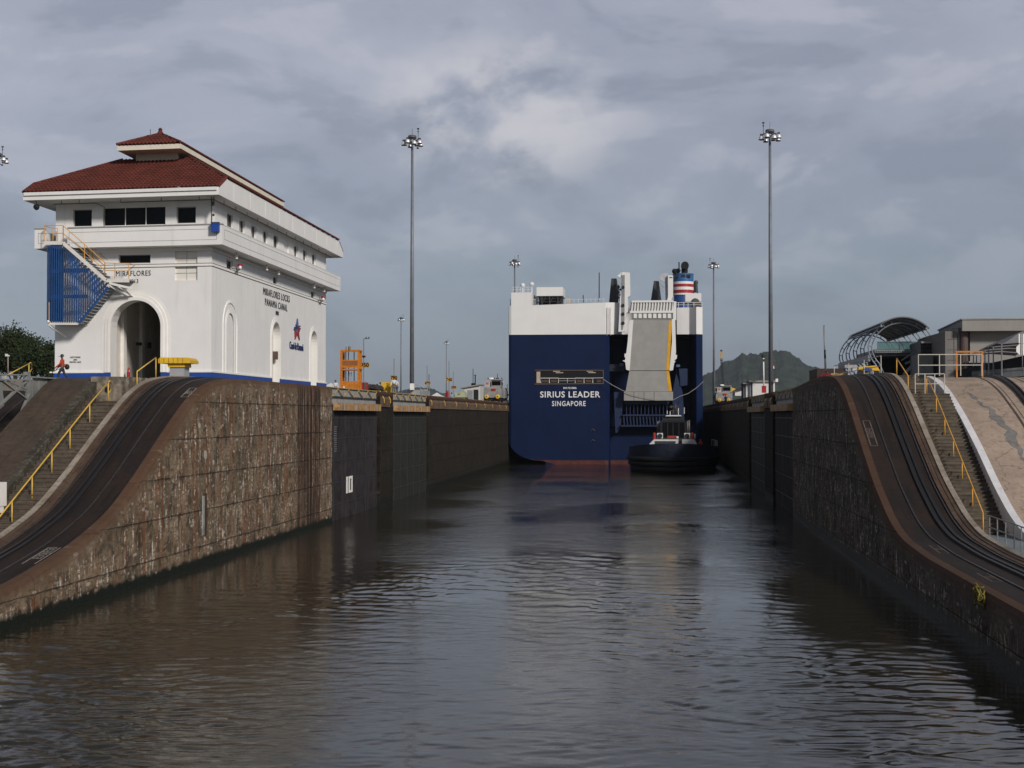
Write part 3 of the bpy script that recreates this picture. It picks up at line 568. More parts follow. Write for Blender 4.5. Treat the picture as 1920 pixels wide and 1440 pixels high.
# string course (two grooves read as dark lines) and frieze edge
groove = mat('groove', (.10, .10, .10), .9)
def ring(mb, off, z0, z1, t_=.06, xs=(BX0, BX1), ys=(BY0, BY1)):
    x0, x1, y0, y1 = xs[0]-off, xs[1]+off, ys[0]-off, ys[1]+off
    mb.box(x0, x1, y0, y0+t_, z0, z1); mb.box(x1-t_, x1, y0+t_, y1-t_, z0, z1); mb.box(x0, x0+t_, y0+t_, y1-t_, z0, z1); mb.box(x0, x1, y1-t_, y1, z0, z1); return mb
sh(ring(MB(), .05, 17.0, 17.14)).build('string_course', white2, bh)
sh(ring(ring(MB(), .012, 16.955, 16.998, .03), .056, 17.142, 17.18, .03)).build('string_groove', groove, bh)
sh(ring(MB(), .07, 17.95, 18.2, .09)).build('frieze', white2, bh)
# balcony round the upper storey
OB = 1.0; bx0, bx1, by0, by1 = BX0-OB, BX1+OB, BY0-1.0, BY1+1.2
mb = MB(); mb.box(bx0, bx1, by0, BY0-.0, 18.2, 18.4).box(BX1, bx1, BY0, by1, 18.2, 18.4).box(bx0, BX0, BY0, by1, 18.2, 18.4).box(BX0, BX1, BY1, by1, 18.2, 18.4)
gx = [onY(82, 440, 87.5)[0], onY(126, 440, 87.5)[0]]        # gate in the parapet where the outside stair arrives
mb.box(bx0, gx[0], by0, by0+.18, 18.4, 19.42).box(gx[1], bx1, by0, by0+.18, 18.4, 19.42)
mb.box(bx1-.18, bx1, by0+.18, by1-.18, 18.4, 19.42).box(bx0, bx0+.18, by0+.18, by1-.18, 18.4, 19.42).box(bx0, bx1, by1-.18, by1, 18.4, 19.42)
bal = sh(mb).build('balcony', white, bh)
capm = mat('cap_grey', (.25, .25, .24), .7)
mb = MB(); mb.box(bx0-.03, gx[0], by0-.03, by0+.2, 19.42, 19.5).box(gx[1], bx1-.55, by0-.03, by0+.2, 19.42, 19.5).box(bx1-.45, bx1+.03, by0-.03, by0+.2, 19.42, 19.49); sh(mb).build('parapet_cap', capm, bal)
mb = MB(); mb.box(bx1-.21, bx1+.02, by0+.2, by1, 19.42, 19.46); sh(mb).build('parapet_cap', white2, bal)
mb = MB()
def rect_line(f_, u0, u1, z0, z1, t_=.022):
    for (a_, b_, c_, d_) in ((u0, u1, z0, z0+t_), (u0, u1, z1-t_, z1), (u0, u0+t_, z0+t_, z1-t_), (u1-t_, u1, z0+t_, z1-t_)): f_(a_, b_, c_, d_)
rect_line(lambda a_, b_, c_, d_: mb.box(a_, b_, by0-.008, by0, c_, d_), gx[1]+.1, bx1-.35, 18.5, 19.18)
rect_line(lambda a_, b_, c_, d_: mb.box(a_, b_, by0-.008, by0, c_, d_), bx0+.25, gx[0]-.1, 18.5, 19.18)
rect_line(lambda a_, b_, c_, d_: mb.box(bx1, bx1+.008, a_, b_, c_, d_), by0+.45, by1-.4, 18.55, 19.18); sh(mb).build('panel_line', mat('panel_line', (.22, .22, .22), .9), bal)
# roof: soffit, fascias, tiled slopes, monitor on top
ex0, ex1, ey0, ey1 = BX0-1.48, BX1+.98, 86.0, 121.6; zf0, zf1, zs1 = 21.18, 21.66, 22.42; SL = .47; ins = (zs1-zf1)/SL
sh(MB().box(ex0+.03, ex1-.03, ey0+.03, ey1-.03, 21.2, 21.3)).build('soffit', white, bh)
mb = MB()
for x_ in (ex0, ex1):
    xi = x_+(.1 if x_ == ex0 else -.1)
    poly = [(x_, ey0, zf0), (x_, ey1, zf0), (x_, ey1, zf1), (x_, ey1-ins, zs1), (x_, ey0+ins, zs1), (x_, ey0, zf1)]; mb.prism(poly, (xi-x_, 0, 0))
sh(mb).build('side_fascia', white, bh)
mb = MB()
for k in range(9):
    y_ = ey0+3.2+k*3.75; mb.box(ex1, ex1+.012, y_, y_+.03, 21.3, 22.3)
sh(mb).build('fascia_joint', white2, bh)
sh(MB().box(ex0+.1, ex1-.1, ey0, ey0+.12, zf0, zf0+.28)).build('front_fascia', white, bh); sh(MB().box(ex0+.1, ex1-.1, ey0-.1, ey0+.12, zf0+.282, zf1)).build('gutter', white, bh); sh(MB().box(ex0+.1, ex1-.1, ey1-.12, ey1, zf0, zf1)).build('rear_fascia', white, bh)
tile = bpy.data.materials.new('clay_tile'); tile.use_nodes = True; t = NT(tile.node_tree); p = t.n('ShaderNodeTexCoord').outputs['Object']
nn = t.noise(p, .8, 4, .6); n4 = t.noise(p, 9., 3, .6)
cc = t.mix(t.ss(nn, .35, .65), c4((.135, .036, .027)), c4((.09, .026, .020))); cc = t.mix(t.m('MULTIPLY', t.ss(n4, .45, .75), .5), cc, c4((.20, .06, .042))); cc = t.mix(t.m('MULTIPLY', t.ss(t.noise(p, 2.6, 5, .7), .6, .72), .5), cc, c4((.07, .03, .025)))
t.n('ShaderNodeOutputMaterial', {0: t.n('ShaderNodeBsdfPrincipled', {'Base Color': cc, 'Roughness': .75, 'Specular IOR Level': .2}).outputs[0]})
def tiled(mb, O_, u, v, n_, lo, hi_, L, pit=.27, row=.40, amp=.09, sub=4):
    O_, u, v, n_ = [Vector(q) for q in (O_, u, v, n_)]; nr = max(1, int(L/row))
    for r in range(nr):
        va, vb = L*r/nr, L*(r+1)/nr; ua, ub = lo((va+vb)/2), hi_((va+vb)/2)
        k0 = math.ceil(ua/(pit/sub)); k1 = math.floor(ub/(pit/sub)); us = [ua]+[k*pit/sub for k in range(k0, k1+1)]+[ub]
        A, B, Cc = [], [], []
        for uu in us:
            h_ = amp*abs(math.sin(math.pi*uu/pit)); A.append(O_+u*uu+v*va+n_*(h_-.0)); B.append(O_+u*uu+v*va+n_*(h_+.08)); Cc.append(O_+u*uu+v*vb+n_*(h_+.012))
        b_ = mb.add(A+B+Cc, []); m_ = len(us)
        for i in range(m_-1):
            mb.f.append((b_+i, b_+i+1, b_+m_+i+1, b_+m_+i)); mb.f.append((b_+m_+i, b_+m_+i+1, b_+2*m_+i+1, b_+2*m_+i))
def hip(mb, x0, x1, y0, y1, zf_, sl_f, zs_, sl_s, L_s, sub=4):
    """front/back slopes start at zf_; side slopes start at zs_ at x0/x1"""
    cf = math.sqrt(1+sl_f**2); cs = math.sqrt(1+sl_s**2)
    def inset(v, sgn):   # how far in x the front slope is cut by the side slope at slope distance v
        z = zf_+sl_f*v/cf; return max(0, (z-zs_)/sl_s)
    zr = zs_+sl_s*L_s/cs; Lf = (zr-zf_)/sl_f*cf
    tiled(mb, (x0, y0-.08, zf_), (1, 0, 0), (0, 1/cf, sl_f/cf), (0, -sl_f/cf, 1/cf), lambda v: inset(v, 0), lambda v: (x1-x0)-inset(v, 0), Lf, sub=sub)
    tiled(mb, (x0, y1+.08, zf_), (1, 0, 0), (0, -1/cf, sl_f/cf), (0, sl_f/cf, 1/cf), lambda v: inset(v, 0), lambda v: (x1-x0)-inset(v, 0), Lf, sub=2)
    iy = lambda v: ((zs_+sl_s*v/cs)-zf_)/sl_f
    tiled(mb, (x1+.06, y0, zs_), (0, 1, 0), (-1/cs, 0, sl_s/cs), (sl_s/cs, 0, 1/cs), lambda v: iy(v), lambda v: (y1-y0)-iy(v), L_s, sub=2)
    tiled(mb, (x0-.06, y0, zs_), (0, 1, 0), (1/cs, 0, sl_s/cs), (-sl_s/cs, 0, 1/cs), lambda v: iy(v), lambda v: (y1-y0)-iy(v), L_s, sub=2)
    return zr
mb = MB(); XM = -32.68; zr = hip(mb, ex0, ex1, ey0, ey1, zf1, SL, zs1, .55, math.sqrt(1+.55**2)*4.15)
roof = sh(mb).build('roof', tile, bh, fix=False)
hips = MB()
for sx, x_ in ((1, ex1), (-1, ex0)):
    p0 = Vector((x_, ey0+ins, zs1+.08)); dz_ = zr-zs1; p1 = Vector((x_-sx*dz_/.55, ey0+ins+dz_/SL, zr+.08)); hips.tube([p0, p1], .1, 6)
    hips.tube([(x_, ey0-.02, zf1+.05), p0], .09, 6)
sh(hips).build('hip_tiles', tile, roof)
# monitor
mx0, mx1 = XM-1.45, XM+1.45; my0, my1 = 91.7, 115.2; zm0 = zr-.5
mon = sh(MB().box(mx0, mx1, my0, my1, zm0, 25.0)).build('monitor_wall', mat('monitor_cream', (.56, .52, .43), .8, var=.08), bh)
sh(MB().box(mx1, mx1+.02, my0+.3, my1-.3, zr+.05, 24.9)).build('louvre', darkm, mon)
tx0, tx1, ty0, ty1 = XM-2.12, XM+2.12, 90.3, 116.6
mb = MB(); mb.box(tx0, tx1, ty0, ty1, 24.95, 25.03); mb.box(tx0, tx1, ty0-.08, ty0, 24.95, 25.26).box(tx1, tx1+.08, ty0-.08, ty1, 24.95, 25.26).box(tx0-.08, tx0, ty0-.08, ty1, 24.95, 25.26)
sh(mb).build('monitor_fascia', mat('fascia_cream', (.70, .66, .55), .75, var=.05), mon)
mb = MB(); sl2 = .50; cf = math.sqrt(1+sl2**2); hw = 2.12
tiled(mb, (tx0-.1, ty0-.15, 25.27), (1, 0, 0), (0, 1/cf, sl2/cf), (0, -sl2/cf, 1/cf), lambda v: v/cf, lambda v: 2*hw+.2-v/cf, hw*cf)
tiled(mb, (tx1+.1, ty0-.15, 25.27), (0, 1, 0), (-1/cf, 0, sl2/cf), (sl2/cf, 0, 1/cf), lambda v: v/cf, lambda v: ty1-ty0+.3-v/cf, hw*cf, sub=2)
tiled(mb, (tx0-.1, ty0-.15, 25.27), (0, 1, 0), (1/cf, 0, sl2/cf), (-sl2/cf, 0, 1/cf), lambda v: v/cf, lambda v: ty1-ty0+.3-v/cf, hw*cf, sub=2)
tiled(mb, (tx0-.1, ty1+.15, 25.27), (1, 0, 0), (0, -1/cf, sl2/cf), (0, sl2/cf, 1/cf), lambda v: v/cf, lambda v: 2*hw+.2-v/cf, hw*cf, sub=2)
rp = sh(mb).build('monitor_roof', tile, mon, fix=False)
zrp = 25.27+sl2*hw
# (the ridge and finial are pieces of the monitor)
mb = MB().tube([(XM, ty0+hw, zrp+.08), (XM, ty1-hw, zrp+.08)], .11, 6).tube([(tx0-.1, ty0-.15, 25.36), (XM, ty0+hw, zrp+.1)], .09, 6).tube([(tx1+.1, ty0-.15, 25.36), (XM, ty0+hw, zrp+.1)], .09, 6)
mb.lathe((XM, ty0+hw, zrp-.05), [(.3, 0), (.2, .2), (.12, .32), (.15, .42), (.05, .52)], 10); sh(mb).build('ridge_tiles', tile, mon)
sh(MB().tube([(XM-.55, ty0+1.7, 26.0), (XM-.55, ty0+1.7, 26.65)], .018, 5)).build('lightning_rod', darkm, mon)
# lettering
inkm = mat('lettering_black', (.02, .02, .024), .6)
def ftext(s_, pxy, size, sx, sp=1.15, off=.02):
    x_, z_ = frp(*pxy); return sh(text_mb(s_, (x_, BY0-off, z_), (1, 0, 0), (0, 0, 1), size, sx, space=sp))
ftext('MIRAFLORES', (250, 513), .47, .80).build('lettering', inkm, bh); ftext('1913', (251, 527.5), .36, .80).build('lettering', inkm, bh)
for k, (s_, py_) in enumerate((('EASTTOWERS', 670), ('AREA', 674.5), ('DENTRO LADO', 679))): ftext(s_, (141.5, py_), .145, .72, 1.1).build('wall_sign', mat('lettering_grey', (.12, .12, .12), .8), bh)
def stext(s_, y_, z_, size, sx, m_, sp=1.1, bold=0., ext=.02): sh(text_mb(s_, (BX1+.03, y_, z_), (0, 1, 0), (0, 0, 1), size, sx, space=sp, bold=bold, ext=ext)).build('lettering', m_, bh)
stext('MIRAFLORES LOCKS', 103.3, 16.42, .72, 1.0, inkm, 1.18, bold=.0, ext=.008); stext('PANAMA CANAL', 103.2, 15.70, .72, 1.0, inkm, 1.2, bold=.0, ext=.008); stext('1913', 103.4, 15.12, .42, .95, inkm)
navy = mat('logo_navy', (.012, .025, .09), .5); logr = mat('logo_red', (.30, .02, .03), .5); logb = mat('logo_blue', (.05, .10, .24), .5)
stext('Canal de Panamá', 109.2, 12.95, .80, .78, navy, 1.0, bold=.0, ext=.03)
em = thing('emblem', 'blue and red star emblem above the navy lettering on the side wall', 'emblem', (BX1, 109.2, 13.3))
def spoly(pts, m_, nm, th=.08): MB().prism([(BX1+.02, 109.3+a_*1.75, 14.08+b_*.96) for a_, b_ in pts], (th, 0, 0)).build(nm, m_, em)
spoly([(.0, 1.12), (.14, .62), (-.16, .62)], logb, 'blue_point'); spoly([(-.30, .58), (.50, .58), (.56, .48), (-.12, .42)], logb, 'blue_wing')
spoly([(-.50, .36), (-.28, .42), (.10, .38), (-.02, .26), (-.50, .26)], navy, 'blue_wing'); spoly([(-.60, .20), (-.02, .22), (.02, .10), (-.40, .06)], logb, 'blue_wing')
spoly([(.12, .36), (.60, .40), (.42, .20), (.30, .02), (.14, .12)], logr, 'red_wing'); spoly([(-.44, .02), (-.02, .04), (-.06, -.18), (-.38, -.62)], logr, 'red_wing'); spoly([(.02, .04), (.26, -.02), (.40, -.62), (.06, -.22)], logr, 'red_wing')
# lamps, conduits, cameras on the house
def flood(y_, X=BX1+.03, z_=17.15, n=0, red=True):
    t_ = thing('floodlight', 'red-backed floodlight on a short bracket %s' % ('near the front corner of the side wall' if n == 0 else 'near the far corner of the side wall'), 'floodlight', (X, y_, z_), 'floodlights on brackets on the side wall')
    MB().tube([(X, y_-.7, z_+.1), (X+.3, y_, z_+.12)], .03, 6).tube([(X+.3, y_, z_+.1), (X, y_-.2, z_-.15)], .025, 6).build('bracket', darkm, t_)
    MB().lathe((X+.3, y_+.1, z_+.12), [(.05, 0), (.12, .1), (.17, .3), (.17, .36)], 12).build('lamp_head', redp, t_); MB().sphere((X+.34, y_+.0, z_+.24), .12, 6).build('lamp_glass', white2, t_)
flood(sdp(440, 500)[0]); flood(sdp(598, 560)[0], n=1, z_=17.0)
for px_, py_, lb in ((289+0, 0, ''),): pass
for (y_, lb) in ((91.2, 'white spotlight under the balcony nearest the corner'), (98.6, 'white spotlight under the balcony left of the lettering'), (101.8, 'white spotlight under the balcony above the lettering'), (112.8, 'white spotlight under the balcony towards the far end'), (116.3, 'white spotlight under the balcony at the far end')):
    t_ = thing('spotlight', lb, 'spotlight', (bx1-.5, y_, 18.2), 'white spotlights under the balcony'); MB().tube([(bx1-.45, y_, 18.2), (bx1-.45, y_, 18.05)], .025, 6).build('stem', darkm, t_); MB().lathe((bx1-.45, y_, 17.8), [(.09, 0), (.09, .1), (.05, .28)], 10).build('lamp_head', white2, t_)
pp = thing('sprinkler_pipe', 'thin dark pipe hung under the eaves round the corner', 'pipe', (ex1-.5, 87, 21))
sh(MB().tube([(BX0+.3, BY0-1.05, 20.98), (-34.9, BY0-1.05, 20.98), (-34.7, BY0-.7, 20.9), (-34.7, BY0-.06, 20.85), (-34.7, BY0-.06, 19.6)], .022, 6)).build('pipe', blackm, pp)
sh(MB().tube([(-33.2, BY0-1.05, 20.98), (ex1-.5, BY0-1.05, 20.98)], .022, 6)).build('pipe', blackm, pp); sh(MB().tube([(ex1-.5, BY0-1.05, 20.98), (ex1-.5, BY1, 20.98)], .026, 6)).build('pipe', mat('pipe_red', (.12, .02, .015), .6), pp)
mb = MB()
for x_ in (-37.2, -36, -33.2, -30.5, -28): mb.tube([(x_, BY0-1.05, 20.98), (x_, BY0-1.05, 21.2)], .02, 5)
for k in range(12): mb.tube([(ex1-.5, BY0+1+k*2.6, 20.98), (ex1-.5, BY0+1+k*2.6, 21.2)], .02, 5)
sh(mb).build('hanger', blackm, pp)
t_ = thing('horn_speaker', 'round black horn speaker hanging from the left front eave', 'speaker', (BX0-.9, BY0-1.2, 21.1)); sh(MB().tube([(BX0-.75, BY0-1.3, 21.2), (BX0-.75, BY0-1.3, 20.95)], .02, 5).lathe((BX0-.75, BY0-1.45, 20.8), [(.05, 0), (.17, .04), (.2, .2), (.1, .35)], 12, 'y')).build('horn', blackm, t_)
t_ = thing('equipment_box', 'blue box hung over the balcony parapet at the front corner', 'box', (bx1-.6, by0-.2, 19)); x_, z_ = frp(397, 432, 1.15)
sh(MB().box(x_, x_+.5, by0-.34, by0-.06, 18.95, 19.5)).build('box', bluep, t_); sh(MB().box(x_-.02, x_+.52, by0-.36, by0-.04, 19.5, 19.54)).build('lid', blackm, t_)
t_ = thing('camera_pole', 'thin dark conduit with small cameras at the front corner of the upper storey', 'pole', (bx1-.75, by0+.3, 19.5)); x_ = bx1-.78
sh(MB().tube([(x_, by0+.25, 19.45), (x_, by0+.25, 21.2)], .035, 6).tube([(x_+.16, by0+.2, 20.8), (x_+.16, by0+.2, 21.2)], .03, 6)).build('conduit', blackm, t_)
sh(MB().lathe((x_+.14, by0+.1, 20.62), [(.04, 0), (.1, .03), (.1, .2), (.04, .26)], 10).sphere((x_+.15, by0+.15, 20.05), .08, 6)).build('camera_dome', blackm, t_); sh(MB().cbox((x_+.2, by0+.15, 19.8), .1, .1, .35)).build('antenna', white2, t_)
t_ = thing('fire_extinguisher', 'small red fire extinguisher inside the arched passage', 'fire extinguisher', (ax0-.05, BY0+2.4, 9.7)); q = (ax0+.35, BY0+2.2)
sh(MB().lathe((q[0], q[1], 10.05), [(.05, 0), (.11, .05), (.11, .5), (.05, .62), (.03, .7)], 12)).build('cylinder', redp, t_); sh(MB().lathe((q[0], q[1]-.1, 10.5), [(.02, 0), (.1, .02), (.1, .1)], 12, 'y')).build('gauge_cover', white2, t_)
# outside stair on the front, with blue slatted screen
es = thing('outside_stair', 'white steel stair with amber rails and blue slatted screen on the front wall', 'staircase', (-36, 87.3, 13.3))
YS = 87.05; g_ = lambda px_, py_: onY(px_, py_, YS); dpt = Vector((0, 1.35, 0))
stw = mat('stair_white', (.66, .65, .62), .6, var=.06, dirt=(.3, .26, .2, .3))
def stringer(pts, w_=.22): 
    mb = MB()
    for a_, b_ in zip(pts[:-1], pts[1:]):
        for o_ in (Vector((0, .03, 0)), dpt): mb.bar(Vector(g_(*a_))+o_, Vector(g_(*b_))+o_, .06, w_, up=(0, 0, 1))
    return mb
stringer([(83, 455.5), (118, 455.5), (199, 526), (242, 526)]).build('stringer', stw, es)
stringer([(205, 534), (146, 606), (90, 606)], .2).build('stringer', stw, es)
def treads(a_, b_, n):
    A, B = Vector(g_(*a_)), Vector(g_(*b_)); mb = MB()
    for k in range(n): c_ = A.lerp(B, (k+.5)/n); mb.box(c_.x-.15, c_.x+.15, YS+.06, YS+1.32, c_.z-.02, c_.z+.02)
    return mb
treads((118, 454), (199, 524), 12).build('tread', steel, es); treads((203, 536), (146, 604), 13).build('tread', steel, es)
for a_, b_, z_ in ((83, 118, 454), (199, 242, 524), (90, 146, 604.5)):
    A, B = g_(a_, z_), g_(b_, z_); MB().box(A[0], B[0], YS+.06, YS+1.3, A[2]-.04, A[2]+.03).build('landing', steel, es)
for px_, py_, ex_, ey_ in ((205, 535, 232, 558), (222, 537, 244, 558), (92, 610, 107, 630)):
    for dy in (.3, 1.1): MB().bar(Vector(g_(px_, py_))+Vector((0, dy*0, 0)), Vector(g_(ex_, ey_))+Vector((0, 1.4, 0)), .1, .12).build('bracket', stw, es); break
MB().bar(Vector(g_(205, 531)), Vector(g_(248, 541))+Vector((0, .2, 0)), .1, .14).build('bracket', stw, es)
rl = MB()
def railing(mb, pts, h_=1.02, off=0., r_=.026, post=True, mid=True):
    P_ = [Vector(g_(*q))+Vector((0, off, 0)) for q in pts]
    for i, p_ in enumerate(P_):
        if post: mb.tube([p_, p_+Vector((0, 0, h_))], r_, 6)
        if i: 
            mb.tube([P_[i-1]+Vector((0, 0, h_)), p_+Vector((0, 0, h_))], r_, 6)
            if mid: mb.tube([P_[i-1]+Vector((0, 0, h_*.52)), p_+Vector((0, 0, h_*.52))], r_, 6)
for off in (.03, 1.3):
    railing(rl, [(83, 453), (118, 453)] if off < 1 else [(83, 453), (92, 453)], off=off); railing(rl, [(118, 453), (158, 488), (196, 522)], off=off, h_=1.0); railing(rl, [(196, 522), (215, 523), (241, 523)], off=off, h_=.98)
railing(rl, [(150, 598), (198, 540)], off=1.3, h_=.9); rl.tube([Vector(g_(241, 523))+Vector((0, 0, .98)), Vector(g_(241, 523))+Vector((0, 1.3, .98))], .026, 6).tube([Vector(g_(83, 453))+Vector((0, 0, 1.0)), Vector(g_(83, 453))+Vector((0, 1.3, 1.0))], .026, 6)
rl.build('handrail', amber, es)
# slats
xs = np.linspace(g_(90, 500)[0], g_(199, 500)[0], 27); sc_ = MB()
topz = lambda px_: 460 if px_ < 118 else 460+(px_-118)*(529-458)/(199-118)+3
botz = lambda px_: 604 if px_ < 148 else 604-(px_-148)*(604-536)/(203-148)
for i, x_ in enumerate(xs):
    px_ = 90+109*i/26; tz, bz = g_(px_, topz(px_))[2], g_(px_, botz(px_))[2]
    if tz-bz > .1: sc_.box(x_-.034, x_+.034, YS-.07, YS-.01, bz, tz)
sc_.build('slat_screen', blued, es, kind=None)
mb = MB()
for py_, xa, xb in ((508, 91, 164), (556, 91, 163)): A, B = g_(xa, py_-3), g_(xb, py_+3); mb.box(A[0], B[0], YS-.005, YS+.04, B[2], A[2])
for x_ in np.linspace(g_(90, 500)[0], g_(100, 500)[0], 4): mb.box(x_-.05, x_+.05, YS+1.25, YS+1.31, g_(90, 604)[2], g_(90, 462)[2])
for k in range(7): y_ = YS+.15+k*.17; mb.box(g_(90, 500)[0]-.03, g_(90, 500)[0]+.03, y_, y_+.1, g_(90, 604)[2], g_(90, 462)[2])
mb.build('screen_rail', blued, es)
MB().bar(g_(148, 606), g_(203, 538), .05, .16).build('lower_stringer', blued, es)
t_ = thing('tube_lamp', 'thin tan tube lamp at the left end of the blue slats', 'lamp', g_(93, 604)); MB().tube([Vector(g_(93.5, 600))-Vector((0, .12, 0)), Vector(g_(93.5, 567))-Vector((0, .12, 0))], .03, 8).build('tube', mat('tube_tan', (.5, .33, .22), .6), t_); MB().sphere(Vector(g_(92, 603))-Vector((0, .12, 0)), .09, 6).build('lamp_base', white2, t_)
# ------------------------------------------------------------------ car carrier seen from astern
SY = 227.; sp = lambda px_, py_, Y=SY: onY(px_, py_, Y)
hb = mat('hull_blue', (.004, .012, .047), .5, spec=.15, var=.12, vs=.25, dirt=(.004, .010, .035, .5)); hw_ = mat('hull_white', (.70, .70, .69), .55, var=.03, vs=.3, dirt=(.5, .47, .42, .12))
boot = mat('boot_red', (.075, .018, .012), .7, var=.3, vs=1.)
sp0 = thing('cargo_ship', 'huge blue and white car carrier seen from astern filling the lock', 'ship', (-7.6, SY, 0))
zW = 20.45
plan = [(-22.87, 400), (-22.87, SY+.6), (-22.75, SY+.15), (-22.4, SY)]+[(x_, SY) for x_ in np.linspace(-21.8, -8.0, 24)]+[(-7.5, SY+.0), (-7.05, SY+.12), (-6.4, SY+.5), (-5.8, SY+1.1), (-5.3, SY+2.), (-5.1, SY+3.2), (-5.0, SY+7.5), (3.6, SY+7.5), (3.75, SY+2.4), (4.5, SY+2.3), (5.7, SY+2.2), (6.75, SY+.9), (7.75, SY+1.9), (7.78, 400)]
def zbot(x_):
    c_ = -22.87+5.2
    if x_ < c_: q_ = min(1, (c_-x_)/5.2); return .55+3.6*(1-math.sqrt(max(0, 1-q_**2.2)))
    return max(-.05, .55-(x_+17.67)*.26)
i0 = next(i for i, p_ in enumerate(plan) if p_[0] > -7.1)
planb = plan[:i0]+[(-6.9, SY+.6), (-6.85, SY+11), (6.1, SY+11), (6.2, SY+2.6), (6.75, SY+.9), (7.75, SY+1.9), (7.78, 400)]
mb = MB(); mb.strip([[(x_, y_, max(zbot(x_), 0)-(0 if zbot(x_) > .3 else 2)), (x_, y_, 1.2 if zbot(x_) < 1.1 else zbot(x_)+.02), (x_, y_, zW)] for x_, y_ in planb])
mb.f.append(tuple(len(mb.v)+k for k in range(4))); mb.v += [(-7.2, SY+.4, zW-.001), (6.5, SY+1.4, zW-.001), (6.5, SY+11.2, zW-.001), (-7.2, SY+11.2, zW-.001)]
mb.strip([[(x_, y_, zbot(x_)+.0), (x_, 400, zbot(x_)-.5)] for x_, y_ in plan if y_ < SY+.2])
mb.build('hull', hb, sp0, fix=False)
mb = MB(); mb.strip([[(x_, y_-.012, max(zbot(x_), -1)), (x_, y_-.012, max(zbot(x_)+.06, .6 if x_ > -18.9 else .0))] for x_, y_ in plan if y_ < SY+.2 and x_ > -19.6]); mb.build('boot_topping', boot, sp0)
MB().box(-6.8, -3.7, SY+2.3, SY+6, -2, .55).build('skeg', boot, sp0)
ztop = lambda x_: 25.0+ (x_+22.9)*.03 if x_ < -5 else 24.75
mb = MB(); mb.strip([[(x_, y_-.03*(1 if y_ < 300 else 0), zW), (x_, y_-.03*(1 if y_ < 300 else 0), ztop(x_))] for x_, y_ in plan]); mb.build('upper_hull', hw_, sp0, fix=False)
mb = MB(); mb.f.append(tuple(range(len(plan)))); mb.v = [(x_, y_, 24.72) for x_, y_ in plan]; mb.build('weather_deck', darkm, sp0)
def P3(px_, py_, Y=SY): q = sp(px_, py_, Y); return q
def sbox(mb, x0p, x1p, ytp, ybp, Y0, Y1):
    A, B = sp(x0p, ytp, Y0), sp(x1p, ybp, Y0); return mb.box(A[0], B[0], Y0, Y1, B[2], A[2])
blk = sbox(MB(), 958.5, 997, 548.5, 574, SY+.1, SY+9).build('deckhouse', hw_, sp0)
b2 = MB(); sbox(b2, 1006, 1055.5, 538.5, 554.5, SY+3, SY+9); fan = b2.build('fan_housing', hw_, sp0)
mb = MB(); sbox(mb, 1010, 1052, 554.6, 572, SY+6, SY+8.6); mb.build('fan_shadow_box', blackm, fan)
mb = MB()
for px_ in (1007, 1016, 1030.5, 1046, 1055): mb.bar(sp(px_, 555, SY+3.1), sp(px_, 571, SY+3.1), .22)
for py_ in (561, 566): mb.bar(sp(1007, py_, SY+3.2), sp(1055, py_-1, SY+3.2), .12)
for a_, b_ in ((1007, 1016), (1016, 1024), (1030, 1038), (1046, 1055)): mb.bar(sp(a_, 571, SY+3.15), sp(b_, 556, SY+3.15), .1)
mb.build('fan_support', darkm, fan)
mb = MB(); sbox(mb, 1112, 1118, 566, 571, SY+4, SY+5); sbox(mb, 1062, 1070, 559, 570, SY+4, SY+5); mb.build('vent', mat('vent_cream', (.45, .42, .36), .7), sp0)
mb = MB()
for px_ in range(1060, 1136, 8): mb.tube([sp(px_, 571-(px_-1000)*.035, SY+.6), sp(px_, 563-(px_-1000)*.035, SY+.6)], .04, 5)
for px_ in range(962, 998, 7): mb.tube([sp(px_, 548, SY+.4), sp(px_, 538, SY+.4)], .035, 5)
mb.tube([sp(960, 538.5, SY+.4), sp(998, 538.5, SY+.4)], .035, 5); mb.tube([sp(958, 543, SY+.4), sp(998, 543, SY+.4)], .03, 5)
for px_ in (999, 1003): mb.tube([sp(px_, 573, SY+1), sp(px_, 561, SY+1)], .04, 5)
mb.tube([sp(997, 561, SY+1), sp(1005, 561, SY+1)], .03, 5)
mb.tube([sp(1060, 562, SY+.6), sp(1134, 561, SY+.6)], .03, 5)
mb.build('deck_rail', hw_, sp0)
for px_, y0_, y1_, r_ in ((980, 535, 548, .12), (997, 533, 549, .14), (1093.5, 553, 567, .1), (957, 560, 573, .08), (1123.5, 511, 566, .11)):
    mb = MB().tube([sp(px_, y1_, SY+2), sp(px_, y0_, SY+2)], [r_, r_*.8], 6)
    if px_ < 1000 and px_ > 960: mb.sphere(sp(px_, y0_, SY+2), .38, 6)
    mb.build('deck_mast', hw_ if px_ < 1000 else darkm, sp0)
# mooring deck opening
O0, O1 = sp(1002.5, 694), sp(1131, 720.5)
op = MB(); op.box(O0[0], O1[0], SY-.02, SY+.0, O1[2], O0[2]); op.build('mooring_opening', mat('opening_dark', (.006, .006, .008), .9), sp0)
inn = ORG and sp0
mb = MB(); fr_ = Vector((0, -.07, 0))
for a_, b_, r_ in (((1002.5, 694.3), (1131, 694.3), .05), ((1131, 694), (1131, 720), .05), ((1002.5, 720.3), (1131, 719.4), .06)): mb.tube([Vector(sp(*a_))+fr_, Vector(sp(*b_))+fr_], r_, 5)
mb.build('opening_frame', mat('frame_tan', (.16, .12, .09), .6), sp0)
mb = MB()
def rr(mb, x0_, x1_, y0_, y1_, r_=.06): mb.tube([Vector(sp(x0_, y1_))+fr_, Vector(sp(x0_, y0_))+fr_, Vector(sp(x1_, y0_))+fr_, Vector(sp(x1_, y1_))+fr_], r_, 6)
for x0_, x1_ in ((1014, 1030), (1030.3, 1047), (1078.5, 1095), (1095.3, 1111.5)): rr(mb, x0_, x1_, 709, 718)
